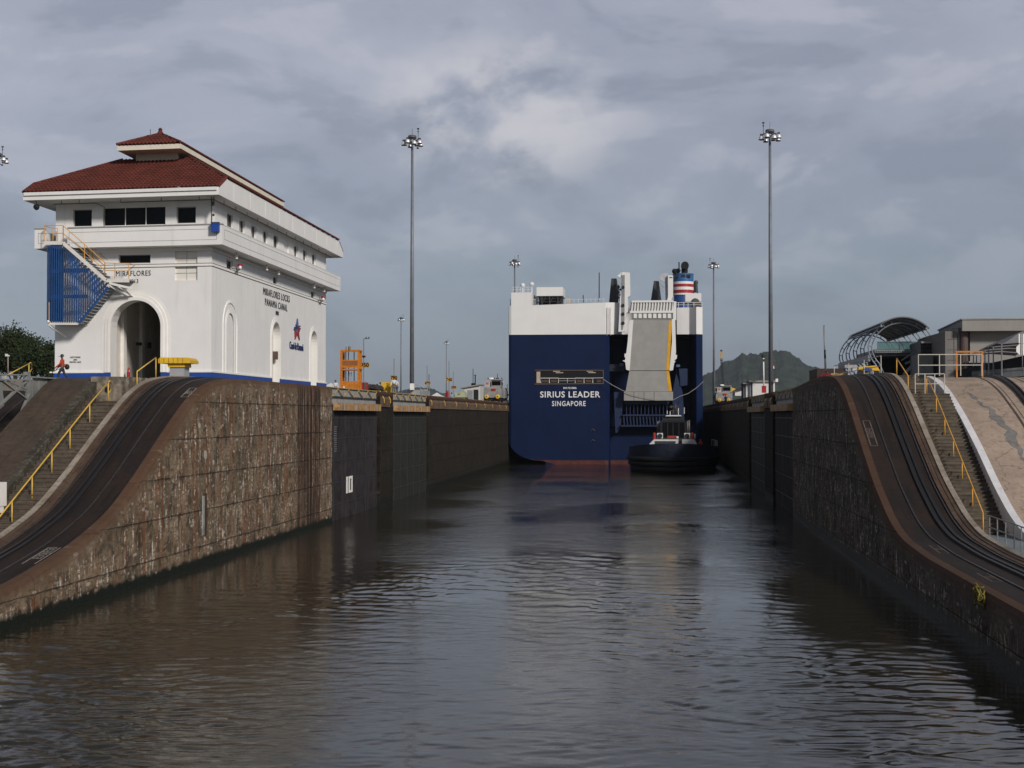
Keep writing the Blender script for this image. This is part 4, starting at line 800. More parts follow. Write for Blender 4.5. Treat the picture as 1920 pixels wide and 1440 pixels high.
mb.tube([Vector(sp(1047, 709.6))+fr_, Vector(sp(1078, 709.6))+fr_], .04, 5).tube([Vector(sp(1111, 708.8))+fr_, Vector(sp(1131, 708.6))+fr_], .04, 5).tube([Vector(sp(1064, 709.6))+fr_, Vector(sp(1064, 718))+fr_], .03, 5).tube([Vector(sp(1047, 714))+fr_, Vector(sp(1078, 714))+fr_], .02, 5)
mb.build('opening_rail', hw_, sp0)
mb = MB(); sbox(mb, 1006, 1013, 697, 718, SY-.06, SY-.03); sbox(mb, 1037, 1050, 695.5, 697, SY-.06, SY-.03); sbox(mb, 1042, 1056, 698, 699.6, SY-.06, SY-.03); sbox(mb, 1100, 1112, 695.5, 696.8, SY-.06, SY-.03); sbox(mb, 1103, 1117, 697.8, 699.4, SY-.06, SY-.03); mb.build('lit_fitting', mat('fitting_tan', (.40, .34, .27), .7), sp0)
mb = MB()
for x0_, x1_ in ((1016, 1028), (1033, 1044), (1081, 1092), (1098, 1109), (1119, 1127)): sbox(mb, x0_, x1_, 712, 717, SY-.05, SY-.03)
mb.build('winch', mat('winch_brown', (.07, .04, .025), .7), sp0)
# name on the stern
def shtext(s_, pc, size, sx, sp_=1.05, bold=.012): 
    o_ = sp(*pc); text_mb(s_, (o_[0], SY-.03, o_[2]), (1, 0, 0), (0, 0, 1), size, sx, space=sp_, bold=bold, ext=.02).build('lettering', mat('lettering_white', (.72, .72, .72), .6), sp0)
shtext('SIRIUS LEADER', (1068.5, 740.2), 1.33, 1.0, 1.1, .02); shtext('SINGAPORE', (1066.5, 757.2), 1.12, .80, 1.16, .012); shtext('IMO 9213806', (1068.5, 727.7), .42, .85, 1.05, .01)
# corner fittings, hull marks
mb = MB()
for px_, py_ in ((1112, 808), (1112, 828)): o_ = sp(px_, py_); mb.lathe((o_[0], SY-.02, o_[2]), [(.18, 0), (.42, .0), (.42, -.0)], 14, 'y') if False else mb.tube([(o_[0]-.35, SY-.03, o_[2]), (o_[0]-.1, SY-.08, o_[2]+.3), (o_[0]+.3, SY-.03, o_[2]+.05)], .09, 6)
mb.build('hull_eye', hw_ if False else darkm, sp0)
mb = MB(); 
for k in range(18): 
    o_ = sp(1141.5, 577+k*2.9, SY+.05); mb.tube([(o_[0]-.3, SY-.1, o_[2]), (o_[0]+.3, SY-.05, o_[2])], .022, 5)
for dx_ in (-.3, .3): o_, o2 = sp(1141.5, 577, SY), sp(1141.5, 629, SY); mb.tube([(o_[0]+dx_, SY-.1, o_[2]), (o_[0]+dx_, SY-.1, o2[2])], .035, 5)
mb.build('ladder', mat('ladder_grey', (.45, .45, .44), .6), sp0)
# stern ramp, folded upright
RY = SY-.9
grey = mat('ramp_grey', (.285, .28, .265), .75, var=.06, vs=.7, dirt=(.18, .17, .15, .3)); ryel = mat('ramp_yellow', (.62, .33, .02), .6)
ramp = thing_ = MB(); pl = lambda pts, Y=RY, d_=.35, dy=0: MB().prism([onY(a_, b_, Y) for a_, b_ in pts], (0, d_, 0))
up_ = pl([(1187, 600), (1259, 600), (1254, 694.5), (1180, 694.5)]).build('ramp_upper_deck', grey, sp0)
pl([(1254.3, 601), (1260, 601), (1255.3, 694), (1248.8, 694)], RY-.03, .03).build('ramp_line', ryel, up_)
lf = pl([(1180, 695.5), (1254, 695.5), (1259, 734), (1173, 734)], RY-.05).build('ramp_flap', grey, sp0)
pl([(1248.8, 695.6), (1254.6, 695.6), (1260, 733.5), (1253.5, 733.5)], RY-.08, .03).build('ramp_line', ryel, lf)
tip = pl([(1170, 734.4), (1262, 734.4), (1262, 751), (1170, 751)], RY-.1, .45).build('ramp_tip', grey, sp0)
mb = MB()
for px_ in (1188.7, 1207.5, 1226.5): mb.bar(Vector(sp(px_, 734.5, RY-.11)), Vector(sp(px_, 750.8, RY-.11)), .06, .02)
mb.build('plate_joint', darkm, tip)
pl([(1181, 600), (1187.5, 600), (1180.5, 695), (1174, 693), (1172.5, 680), (1171, 678), (1173.5, 668), (1177, 640), (1179, 610)], RY-.05, .7).build('ramp_side_beam', hw_, up_)
pl([(1259.6, 598), (1266, 600), (1267.5, 660), (1262, 694), (1255.3, 695), (1260, 640)], RY-.05, .7).build('ramp_side_beam', hw_, up_)
for pts in ([(1171, 663), (1177, 663), (1178, 673), (1174, 673), (1171, 669)], [(1167, 676), (1176, 675), (1176, 680), (1172, 679)], [(1263, 665), (1269.5, 665.5), (1269, 672), (1264, 676)], [(1262, 677), (1267, 677), (1264, 681)]): pl(pts, RY-.04, .6).build('beam_bracket', hw_, up_)
# hinge gantry above the ramp
pl([(1183, 564), (1262, 567), (1262, 583), (1180, 585)], RY+.25, .3).build('hinge_beam', mat('hinge_grey', (.42, .41, .39), .7), sp0)
mb = MB()
n_ = 15
for k in range(n_):
    a_ = 1185+76*k/(n_-1); mb.prism([sp(a_, 565.5+k*.1, RY), sp(a_+2.3, 565.5+k*.1, RY), sp(a_+.6, 584, RY), sp(a_-1.9, 584, RY)], (0, .3, 0))
sbox(mb, 1184, 1262, 563.5, 566.5, RY-.05, RY+.3); sbox(mb, 1181, 1262, 583, 586.5, RY-.05, RY+.4)
mb.build('hinge_rib', hw_, sp0)
mb = MB()
for k in range(8): x_ = 1187+73*k/8; sbox(mb, x_+1, x_+7.2, 588, 596.5, RY-.02, RY+.3)
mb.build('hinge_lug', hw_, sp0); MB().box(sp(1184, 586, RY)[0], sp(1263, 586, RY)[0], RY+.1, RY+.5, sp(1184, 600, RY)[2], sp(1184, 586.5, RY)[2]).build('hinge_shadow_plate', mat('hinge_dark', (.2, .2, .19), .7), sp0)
pl([(1262, 565), (1268, 565), (1268, 600), (1262, 600)], RY, .5).build('hinge_end', hw_, sp0)
# white posts that carry the ramp
pst = pl([(1165.5, 512), (1168, 510), (1181, 511), (1182, 554), (1177, 558), (1179, 575), (1183, 586), (1175, 586), (1172, 600), (1171, 622), (1159.5, 622), (1162.5, 560), (1165, 545)], RY+.6, 1.2).build('ramp_post', hw_, sp0)
pl([(1166, 516), (1171.5, 515), (1171, 600), (1168, 618), (1165, 618)], RY+.52, .07).build('post_recess', mat('recess_grey', (.22, .23, .24), .7), pst)
mb = MB()
for py_ in (539, 573, 589, 606): o_ = sp(1168, py_, RY+.5); mb.lathe((o_[0], RY+.5, o_[2]), [(.28, 0), (.28, -.04)], 12, 'y')
mb.build('post_hole', blackm, pst)
pl([(1157, 517), (1165, 511), (1170, 511), (1166, 518), (1162, 521)], RY+.7, .8).build('post_head', hw_, pst)
ps2 = pl([(1252.5, 516), (1262, 516.5), (1262, 556), (1259, 560), (1259.5, 590), (1251, 572), (1252.5, 556)], RY+.6, 1.).build('ramp_post', hw_, sp0)
pl([(1236, 515), (1252, 511.5), (1252.5, 556), (1248, 566), (1247, 530), (1237, 524)], RY+1.2, .5).build('post_fairing', mat('fairing_grey', (.42, .43, .45), .6), ps2)
pl([(1255, 519.5), (1261, 519.5), (1261, 521), (1255, 521)], RY+.56, .04).build('post_slot', blackm, ps2)
# grey winch housings
for pts, b_ in (([(1142, 566), (1146, 522), (1156, 522), (1160, 545), (1158.5, 568)], (1157, 525, 1166, 534)), ([(1220, 565), (1226, 526.5), (1235.5, 527), (1240.5, 565)], (1236, 529, 1246, 541))):
    h_ = pl(pts, SY+3.5, 3.).build('winch_housing', mat('housing_grey', (.045, .05, .06), .6), sp0)
    mid_ = (pts[1][0]+pts[2][0])/2+1
    pl([(mid_-.5, pts[1][1]+.5), (pts[2][0], pts[1][1]+.5), (pts[2][0]+.3, pts[1][1]+14), (mid_, pts[1][1]+14)], SY+3.4, .1).build('housing_opening', blackm, h_)
    mb = MB(); mb.bar(sp(b_[0], b_[1], SY+4), sp(b_[2], b_[3], SY+4), .18).bar(sp(b_[0]-.5, b_[1]+6, SY+4), sp(b_[2]-2, b_[3]+6, SY+4), .16); mb.build('hoist_wire_guide', steel, h_)
mb = MB()
for k in range(6): sbox(mb, 1158+(k % 2)*3, 1162+(k % 2)*3, 536+k*5, 539+k*5, SY+2, SY+3)
mb.bar(sp(1160, 534, SY+2.5), sp(1158.5, 566, SY+2.5), .15); mb.build('winch_gear', darkm, sp0)
# funnel
fo = sp(1281, 560, SY+30); k_ = (SY+30)/2700; fc = (fo[0], SY+30)
def fz(py_): return sp(1281, py_, SY+30)[2]
R_ = 19.2*k_
fn = MB().lathe((fc[0], fc[1], 0), [(R_*.92, fz(585)), (R_*.92, fz(554))], 28).build('funnel', mat('funnel_blue', (.02, .07, .25), .5), sp0)
for i, (z0_, z1_, m_) in enumerate(((554, 550.6, hw_), (550.6, 544.5, redp), (544.5, 539, hw_), (539, 533.5, redp), (533.5, 529, hw_))): MB().lathe((fc[0], fc[1], 0), [(R_, fz(z0_)), (R_, fz(z1_))], 28).build('funnel_band', m_, fn)
MB().lathe((fc[0], fc[1], 0), [(R_*.97, fz(529)), (R_*.97, fz(526)), (R_*1.0, fz(526)), (R_*1.0, fz(515)), (R_*1.03, fz(515)), (R_*1.03, fz(513.8))], 28).build('funnel_top', mat('funnel_light_blue', (.03, .12, .30), .5), fn)
mb = MB()
for px_ in (1281, 1268, 1291): o_ = sp(px_, 517, SY+30-R_*1.01); mb.box(o_[0]-.35, o_[0]+.35, o_[1]-.0, o_[1]+.4, fz(522), fz(516.5))
mb.build('funnel_window', blackm, fn)
mb = MB(); mb.lathe((fc[0]+.25, fc[1], 0), [(5.5*k_, fz(515)), (6.2*k_, fz(505))], 16); mb.lathe((fc[0]+.3, fc[1]-1.6, fz(499)), [(7*k_, 0), (7.3*k_, .5), (7*k_, 2.6)], 18, 'y'); mb.sphere((fc[0]-1.5, fc[1]-1, fz(509.5)), .5, 6).sphere((fc[0]-.9, fc[1]-1, fz(508.5)), .45, 6); mb.tube([(fc[0]-1.5, fc[1]-1, fz(509.5)), (fc[0]-1., fc[1]-1, fz(516))], .35, 8); mb.tube([(fc[0]-.75, fc[1]-1.5, fz(514)), (fc[0]-.75, fc[1]-1.5, fz(493))], .12, 6)
mb.build('exhaust_pipe', mat('exhaust_black', (.008, .008, .009), .8), fn)
mb = MB(); sbox(mb, 1285, 1315, 550, 565.5, SY+12, SY+20); mb.build('deckhouse', hw_, sp0)
mb = MB(); o_ = sp(1303, 569, SY+8); mb.lathe((o_[0], SY+6, o_[2]), [(.5, 0), (.72, .2), (.72, 2.)], 12, 'y'); sbox(mb, 1310, 1316, 568, 576, SY+6, SY+7); mb.build('deck_machinery', mat('machinery_grey', (.08, .08, .085), .6), sp0)
mb = MB()
for px_ in (1262, 1272, 1282, 1290, 1301, 1316): mb.tube([sp(px_, 577, SY+3), sp(px_, 567, SY+3)], .05, 5)
mb.tube([sp(1261, 567.3, SY+3), sp(1317, 567.3, SY+3)], .045, 5).tube([sp(1261, 571.5, SY+3), sp(1317, 571.5, SY+3)], .035, 5); mb.build('deck_rail', hw_, sp0)
mb = MB(); mb.tube([sp(1305, 548, SY+20), sp(1304, 530, SY+20)], .4, 6).sphere(sp(1305, 529.5, SY+20), .38, 6); mb.bar(sp(1300.5, 550, SY+20), sp(1304, 533, SY+20), .2).bar(sp(1308, 550, SY+20), sp(1306, 533, SY+20), .2); mb.build('mast', darkm, sp0)
# ribbed structure under the ramp tip, side brackets
ribm = mat('rib_blue', (.008, .02, .065), .5, var=.15)
mb = MB(); sbox(mb, 1171, 1254, 752, 758, SY+.5, SY+4); sbox(mb, 1167, 1254, 777, 780, SY+.2, SY+4); sbox(mb, 1164, 1250, 797, 800, SY+.0, SY+3)
for k in range(12): x_ = 1174+k*6.9; sbox(mb, x_, x_+1.5, 757, 778, SY+.5, SY+3)
for k in range(13): x_ = 1168+k*6.1; mb.prism([sp(x_, 780, SY+.4), sp(x_+2.6, 780, SY+.4), sp(x_+3.9, 797, SY+.4), sp(x_+1.6, 797, SY+.4)], (0, 1.5, 0))
mb.build('stern_rib', ribm, sp0)
mb = MB(); sbox(mb, 1160, 1262, 752, 800, SY+4.2, SY+4.6); mb.build('stern_panel', mat('panel_blue', (.006, .015, .05), .6), sp0)
pl([(1151, 735), (1170, 735), (1164, 800), (1157, 812), (1154, 812)], SY+.8, 2.).build('stern_bracket', ribm, sp0)
pl([(1261, 735), (1268, 700), (1280, 735), (1284, 800), (1262, 800)], SY+1.4, 2).build('stern_bracket', ribm, sp0)
pl([(1273, 691), (1289, 691), (1289, 722), (1276, 724)], SY+1.2, 1.).build('access_box', ribm, sp0)
mb = MB(); sbox(mb, 1162, 1169, 681, 686.5, SY+.8, SY+1.); sbox(mb, 1268, 1275, 683.5, 688, SY+1.5, SY+1.7); mb.build('light_panel', mat('panel_light_blue', (.07, .12, .22), .5), sp0)
mb = MB(); sbox(mb, 1139, 1171, 683, 696, SY+1.2, SY+5); mb.build('recess_ledge', mat('ledge_dark', (.008, .012, .03), .6), sp0)
# lower transom across the stern below the ramp recess
MB().box(-6.84, 6.3, SY+2.4, SY+7, -2, sp(1200, 800, SY+2)[2]).build('lower_transom', hb, sp0)
# mooring rope
pts = []
for px_, py_ in ((1131, 711), (1148, 722), (1165, 731), (1185, 739), (1210, 745), (1235, 749), (1262, 750), (1275, 743), (1290, 738), (1305, 728), (1319, 715)): pts.append(sp(px_, py_, SY-1.4))
tube('mooring_rope', pts, .045, mat('rope_grey', (.30, .29, .27), .8), None, 5, label='thin grey mooring rope sagging across the stern below the ramp', cat='rope')
# ------------------------------------------------------------------ tug, bow towards us
TX, TY0 = 2.75, 193.; tg = thing('tugboat', 'dark tugboat with white wheelhouse roof pushing at the stern of the ship', 'tugboat', (TX, 205, 0))
tq = lambda px_, py_, Y=TY0: onY(px_, py_, Y)
tb = mat('tug_hull', (.012, .014, .022), .35, var=.2); rub = mat('tug_rubber', (.008, .008, .009), .75)
L = 27.; W2 = 6.2
def hwid(s, z):   # half width at s=0 bow ..1 stern
    w_ = W2*(1-(1-min(1, s/.42))**2.4)**.55 if s < .42 else W2*(1-.15*max(0, (s-.75)/.25)**2); return w_*(.86+.14*min(1, max(0, z)/2.2))
def sheer(s): return 3.05+.75*(1-min(1, s/.5))**1.5
secs = []; n_ = 36
for i in range(n_+1):
    s = (i/n_)**1.6; row = []; zt = sheer(s)
    for z in (-1.5, 0, .8, 1.6, 2.3, zt): row.append((TX+hwid(s, z)*(1 if i else 0), TY0+s*L+(.9-z*.35 if i < 3 else 0)*0, z))
    secs.append(row)
mb = MB()
for sg in (1, -1): mb.strip([[(TX+(x_-TX)*sg, y_, z_) for x_, y_, z_ in r_] for r_ in secs])
mb.quad((TX-hwid(1, 2), TY0+L, -1.5), (TX+hwid(1, 2), TY0+L, -1.5), (TX+hwid(1, 2), TY0+L, 3), (TX-hwid(1, 2), TY0+L, 3)); mb.build('hull', tb, tg, smooth=False)
def fender(z, r_, o_=0.): return [(TX+sg*(hwid(s, z)+o_), TY0+s*L-o_*(1-min(1, s/.3)), z) for sg, rng_ in ((-1, np.linspace(1, 0, 24)**1.6), (1, (np.linspace(0, 1, 24)**1.6)[1:])) for s in rng_]
mb = MB(); mb.tube(fender(1.75, .4, .2), .34, 8); mb.tube(fender(1.1, .4, .22), .36, 8); mb.tube(fender(.4, .4, .15), .42, 8); mb.build('bow_fender', rub, tg, smooth=True)
mb = MB()
for sg in (1, -1): mb.strip([[(TX+sg*hwid((i/n_)**1.6, 2.3)*(1 if i else 0)*1.0, TY0+(i/n_)**1.6*L-.2, 2.0), (TX+sg*hwid((i/n_)**1.6, 2.3)*(1.0 if i else 0), TY0+(i/n_)**1.6*L-.25, sheer((i/n_)**1.6)+.12)] for i in range(n_+1)])
mb.build('bulwark', mat('tug_navy', (.022, .028, .05), .35), tg)
mb = MB(); dk_ = [(TX+sg*hwid((i/n_)**1.6, 2)*.97, TY0+.3+(i/n_)**1.6*(L-.5), 2.6) for sg, rg in ((1, range(n_+1)), (-1, range(n_, 0, -1))) for i in rg]; mb.v = dk_; mb.f = [tuple(range(len(dk_)))]; mb.build('deck', mat('tug_deck', (.06, .03, .025), .7), tg)
o_ = tq(1255, 845); MB().lathe((o_[0], TY0-.05, o_[2]), [(.34, 0), (.34, -.08), (.2, -.1)], 12, 'y').build('fairlead', blackm, tg)
def tbox(mb, a_, b_, c_, d_, Y0, Y1): A, B = tq(a_, c_, Y0), tq(b_, d_, Y0); return mb.box(A[0], B[0], Y0, Y1, B[2], A[2])
def tpr(pts, Y, dp_): return MB().prism([tq(a_, b_, Y) for a_, b_ in pts], (0, dp_, 0))
tw = mat('tug_white', (.55, .55, .55), .5, var=.08)
tpr([(1226, 824), (1272, 824), (1272, 836), (1215, 838), (1218, 832)], TY0+5, 1.5).build('bulkhead', tw, tg); tpr([(1279, 824), (1302, 824), (1309, 836), (1279, 836)], TY0+5, 1.5).build('bulkhead', tw, tg)
tpr([(1228, 827), (1267, 827), (1266, 834), (1229, 836)], TY0+4.9, .1).build('hawse_recess', darkm, tg)
mb = MB(); tbox(mb, 1224, 1303, 822, 838, TY0+6.6, TY0+12); mb.build('deckhouse', darkm, tg)
wh = tpr([(1237, 820), (1239, 790), (1243, 788), (1283, 788), (1286, 790), (1288, 820)], TY0+9, 5).build('wheelhouse', mat('tug_black', (.014, .014, .015), .3), tg)
gl = tpr([(1243, 788), (1248.5, 780.5), (1277.5, 780.5), (1283, 788)], TY0+9.2, 4).build('window', mat('tug_glass', (.03, .034, .04), .3, spec=.2), wh)
tpr([(1241, 819), (1243, 792), (1283, 792), (1285, 819)], TY0+8.95, .04).build('window', glassd, wh)
mb = MB()
for px_ in (1252, 1262, 1273): mb.bar(tq(px_, 793, TY0+8.9), tq(px_, 817, TY0+8.9), .06, .05)
mb.build('mullion', darkm, wh)
tpr([(1247.5, 780.5), (1250, 778.2), (1276, 778.2), (1278.5, 780.5)], TY0+8.8, 5).build('roof', tw, wh)
mb = MB()
for a_, b_ in ((1232, 1243), (1283, 1294)): tbox(mb, a_, b_, 812, 822, TY0+6.8, TY0+8)
mb.build('winch_frame', tw, tg)
mb = MB()
for px_ in (1237.5, 1288): o_ = tq(px_, 817.5, TY0+6.7); mb.lathe((o_[0], TY0+6.7, o_[2]), [(.16, 0), (.33, 0), (.33, -.12), (.16, -.12)], 12, 'y')
mb.build('winch_drum', blackm, tg)
for a_, b_ in ((1224, 1229.5), (1295, 1301)):
    o_ = tq((a_+b_)/2, 824, TY0+6); o2 = tq((a_+b_)/2, 811, TY0+6); MB().lathe((o_[0], TY0+6, o_[2]), [(.2, 0), (.2, o2[2]-o_[2]-.1), (.1, o2[2]-o_[2])], 10).build('life_raft', mat('tug_red', (.30, .03, .02), .5), tg)
tpr([(1252, 817), (1268, 817), (1268, 821.5), (1251, 821.5)], TY0+8, .6).build('tow_winch', mat('tug_red', (.30, .03, .02), .5), tg)
mb = MB(); tbox(mb, 1268.5, 1272.5, 818, 824, TY0+7, TY0+7.6); tbox(mb, 1302, 1304, 814, 822, TY0+7, TY0+7.6); mb.build('deck_locker', tw, tg)
for px_, a_, b_ in ((1233, 790, 812), (1236, 789, 812), (1289, 789, 812), (1292, 788, 812)): tube('pipe_stack', [tq(px_, b_, TY0+10), tq(px_, a_, TY0+10)], .13, mat('stack_grey', (.12, .115, .11), .5), tg, 8)
mst = tube('mast', [tq(1267, 779, TY0+11), tq(1266, 756, TY0+11)], .14, darkm, tg, 8)
mb = MB(); mb.bar(tq(1255, 762, TY0+11), tq(1272, 762, TY0+11), .1).bar(tq(1257, 770, TY0+11), tq(1276, 769, TY0+11), .12).bar(tq(1260, 779, TY0+11), tq(1266, 760, TY0+11), .1)
for px_, py_ in ((1262, 774), (1266, 765), (1270, 772), (1258, 763)): mb.sphere(tq(px_, py_, TY0+10.9), .22, 5)
mb.build('radar_and_lights', mat('mast_dark', (.05, .045, .035), .6), mst)
for px_, a_, b_ in ((1256.5, 771, 779), (1272, 765, 779), (1283, 764, 776), (1251, 770, 776)): tube('aerial', [tq(px_, b_, TY0+10), tq(px_, a_, TY0+10)], .06, tw, tg, 5)
mb = MB()
for k in range(9): s = .25+k*.08; p_ = (TX+hwid(s, 2.3), TY0+s*L, 3.1); mb.tube([p_, (p_[0], p_[1], 4.05)], .03, 5)
mb.tube([(TX+hwid(s, 2.3), TY0+s*L, 4.05) for s in np.linspace(.25, .89, 9)], .035, 5)
mb.build('deck_rail', steel, tg)
mb = MB(); mb.tube([(TX+hwid(s, 2.3)*.99, TY0+s*L, 3.45) for s in np.linspace(.12, .4, 8)], .09, 6); mb.build('hose', mat('hose_tan', (.35, .33, .28), .7), tg)
# ------------------------------------------------------------------ stairs beside the tracks
def stairs(t_, x0, x1, yb, zb, yt, zt, m_, n=None, name='steps'):
    n = n or max(2, int(round((zt-zb)/.178))); dz = (zt-zb)/n; dy = (yt-yb)/n; mb = MB()
    for k in range(n):
        y = yb+k*dy; mb.box(x0, x1, y, yt+.2, zb+k*dz-(.6 if k == 0 else 0), zb+(k+1)*dz-.05)
        mb.box(x0+.003, x1-.003, y-.03, y+dy+.02, zb+(k+1)*dz-.05, zb+(k+1)*dz)
    return mb.build(name, m_, t_)
st = thing('concrete_stairs', 'dark worn concrete stairs climbing between the left track and the brown ramp', 'stairs', (-27.4, 58, 1.5))
stairs(st, -28.4, -26.69, 56.1, 1.3, 70.2, 8.35, stepm)
MB().box(-28.4, -26.69, 70.4, 71.6, 6, 8.35).build('landing', stepm, st)
MB().box(-27.25, -26.69, 71.6, 72.8, 6, 8.35).build('landing', stepm, st)
stairs(st, -27.25, -26.69, 72.8, 8.35, 76.6, 9.7, stepm, 8)
rs = thing('concrete_stairs', 'weathered concrete stairs climbing beside the right track', 'stairs', (15.5, 67.5, 1.9))
stairs(rs, 14.24, 16.75, 70.4, 1.9, 84.1, 8.87, mat('step_light', (.09, .073, .055), .85, var=.35, vs=1.8, bump=.3, bs=12, world=True))
MB().box(14.24, 16.75, 84.3, 86.0, 7.5, 8.87).build('landing', stepm, rs)
stairs(rs, 14.24, 15.9, 86.0, 8.87, 89.4, 10.05, stepm, 7)
def stair_rail(label, X, pts, m_, xoff=0., loops=(True, False), h_=.95, group=None):
    t_ = thing('handrail', label, 'handrail', (X, pts[0][0], pts[0][1]), group); mb = MB()
    tops = [Vector((X, y, z+h_)) for y, z in pts]; mb.tube(tops, .035, 8); mb.build('rail', amber if m_ is None else m_, t_, smooth=True)
    for y, z in pts: MB().tube([(X, y, z-.1), (X, y, z+h_)], .032, 8).build('post', amber if m_ is None else m_, t_, smooth=True)
    if loops[0]:
        p_ = tops[-1]; MB().tube([p_+Vector((0, 0, 0)), p_+Vector((0, .25, .08)), p_+Vector((0, .42, -.05)), p_+Vector((0, .42, -.3)), p_+Vector((0, .15, -.5)), p_+Vector((0, 0, -.55))], .03, 8).build('end_loop', amber if m_ is None else m_, t_, smooth=True)
    return t_
yh = mat('handrail_yellow', (.62, .40, .07), .45, var=.08)
lz = lambda y: 1.3+(y-56.1)*.5
stair_rail('long yellow handrail up the left stairs', -27.35, [(y, lz(y)+.05) for y in (57.4, 59.4, 61.39, 63.47, 65.51, 67.87)]+[(70.25, 8.35)], yh)
stair_rail('short yellow handrail at the top of the left stairs by the kiosk', -27.2, [(73.9, 8.85), (76.8, 9.7)], yh, loops=(False, False), h_=1.1)
rz = lambda y: 1.9+(y-70.4)*(8.87-1.9)/13.7
stair_rail('long amber handrail up the middle of the right stairs', 15.6, [(y, rz(y)+.05) for y in (70.5, 72.75, 75.1, 77.2, 79.4, 81.7)]+[(84.5, 8.87)], None, loops=(False, False), h_=.98)
stair_rail('short amber handrail on the upper flight of the right stairs', 14.75, [(85.6, 8.87), (89.5, 10.05)], None, loops=(False, False), h_=1.05)
# steel railings (white) on the right
def rails(t_, pts, h_, m_, n_mid=1, r_=.03, post_every=1.5, zbase=True):
    P_ = [Vector(p) for p in pts]
    for a, b in zip(P_[:-1], P_[1:]):
        n = max(1, int(round((b-a).length/post_every)))
        for k in range(n+1):
            p_ = a.lerp(b, k/n); MB().tube([p_, p_+Vector((0, 0, h_))], r_, 6).build('post', m_, t_)
        for j in range(n_mid+1): z_ = h_*(1-j/(n_mid+1)); MB().tube([a+Vector((0, 0, z_)), b+Vector((0, 0, z_))], r_, 6).build('rail', m_, t_)
cream = mat('railing_cream', (.52, .50, .44), .5)
def gx_(px_, Y, z): return onY(px_, 700, Y)[0]
t_ = thing('railing', 'cream railing across the landing of the right stairs', 'railing', (15.5, 83, 8.87), 'cream steel railings at the top right'); rails(t_, [(15.1, 85.3, 8.87), (16.7, 85.0, 8.87)], 1.15, cream, post_every=.55)
t_ = thing('railing', 'cream railing behind the upper flight of the right stairs', 'railing', (14, 92, 10), 'cream steel railings at the top right'); rails(t_, [(12.8, 104, 9.9), (14.2, 92, 10.1)], 1.25, cream, post_every=3.5)
t_ = thing('railing', 'long cream railing at the top of the pink concrete slab', 'railing', (18, 88.5, 10), 'cream steel railings at the top right'); rails(t_, [(onY(1722, 700, 88.5)[0], 88.5, 10.0), (onY(1841, 700, 88.5)[0], 88.5, 10.0)], 1.28, cream, post_every=1.3)
t_ = thing('gantry_frame', 'orange steel clearance frame behind the cream railing', 'frame', (19.5, 91, 10)); xa, xb = onY(1794, 700, 91)[0], onY(1842, 700, 91)[0]
for x_ in (xa, xb): MB().box(x_-.045, x_+.045, 90.95, 91.05, 9.9, 11.5).build('post', orange, t_)
MB().box(xa-.06, xb+.06, 90.95, 91.05, 11.5, 11.6).build('crossbar', orange, t_)
galv = mat('railing_grey', (.22, .23, .24), .5, metal=.2)
t_ = thing('railing', 'grey railing along the blue-grey platform at the foot of the right stairs', 'railing', (17, 66, 1.95)); rails(t_, [tuple(float(v_) for v_ in onZ(*q_, 1.95)) for q_ in ((1855.5, 1010), (1902, 1029), (1960, 1056))], 1.05, galv, post_every=1.7)
MB().box(14.41, 17.1, 57.9, 70.4, .5, 1.95).build('platform', slab_mat('platform_grey', (.20, .235, .26), (.17, .20, .22), (.12, .13, .14)), kind='structure')
# white curved wall between stairs and slab
cw = thing('parapet_wall', 'white painted curved wall beside the right stairs', 'wall', (17, 75, 4)); zW = profile([(-60, 1.9), (60, 1.95), (66, 2.0), (68.6, 2.4), (70.8, 3.05), (73.6, 4.2), (77.3, 5.95), (81.4, 7.65), (85.6, 9.1), (88.5, 9.75), (91.2, 10.05), (104, 10.1), (460, 9.7)], 1.); zz_w = lambda y: zW(y)+.04
mb = MB(); ys = yrange(60, 91.5, .6); mb.strip([[(16.76, y, 1.0), (16.76, y, zz_w(y)), (17.12, y, zz_w(y)), (17.12, y, 1.0)] for y in ys], close=True)
mb.build('wall', mat('parapet_white', (.66, .66, .68), .7, var=.06, dirt=(.30, .30, .32, .5), world=True), cw)
# pink concrete return incline on the right
ps = thing('concrete_slope', 'pinkish cracked concrete slope with a rack track beside the white curved wall', 'slope', (20, 75, 4)); ys = yrange(40, 103.9, .6)
mb = MB(); mb.strip([[(17.13, y, .5), (17.13, y, zW(y)-.06), (25.5, y, zW(y)-.06), (25.5, y, .5)] for y in ys], close=True); mb.build('slab', pinkm, ps)
def band(t_, name, x0, x1, zf, h0, h1, m_, ys): mb = MB(); mb.strip([[(x0, y, zf(y)+h0), (x0, y, zf(y)+h1), (x1, y, zf(y)+h1), (x1, y, zf(y)+h0)] for y in ys], close=True); return mb.build(name, m_, t_)
zp = lambda y: zW(y)-.06
band(ps, 'slab_joint', 20.15, 20.19, zp, -.05, .006, rackm, ys); band(ps, 'rail_groove', 19.85, 19.98, zp, -.05, .012, mat('groove_brown', (.07, .05, .035), .8), ys)
band(ps, 'rack_rail', 20.75, 20.95, zp, -.05, .16, rackm, ys); band(ps, 'rack_rail', 21.05, 21.15, zp, -.05, .16, rackm, ys)
band(ps, 'rail_groove', 21.9, 21.98, zp, -.05, .012, MC['groove_brown'], ys); band(ps, 'rail_groove', 22.3, 22.36, zp, -.05, .012, MC['groove_brown'], ys)
rr_ = random.Random(5); mb = MB()       # repair patch in the slab
pc = [(1752, 733), (1790, 742), (1800, 762), (1812, 768), (1822, 738+28), (1830, 790), (1842, 812), (1848, 828), (1850, 806+38)]
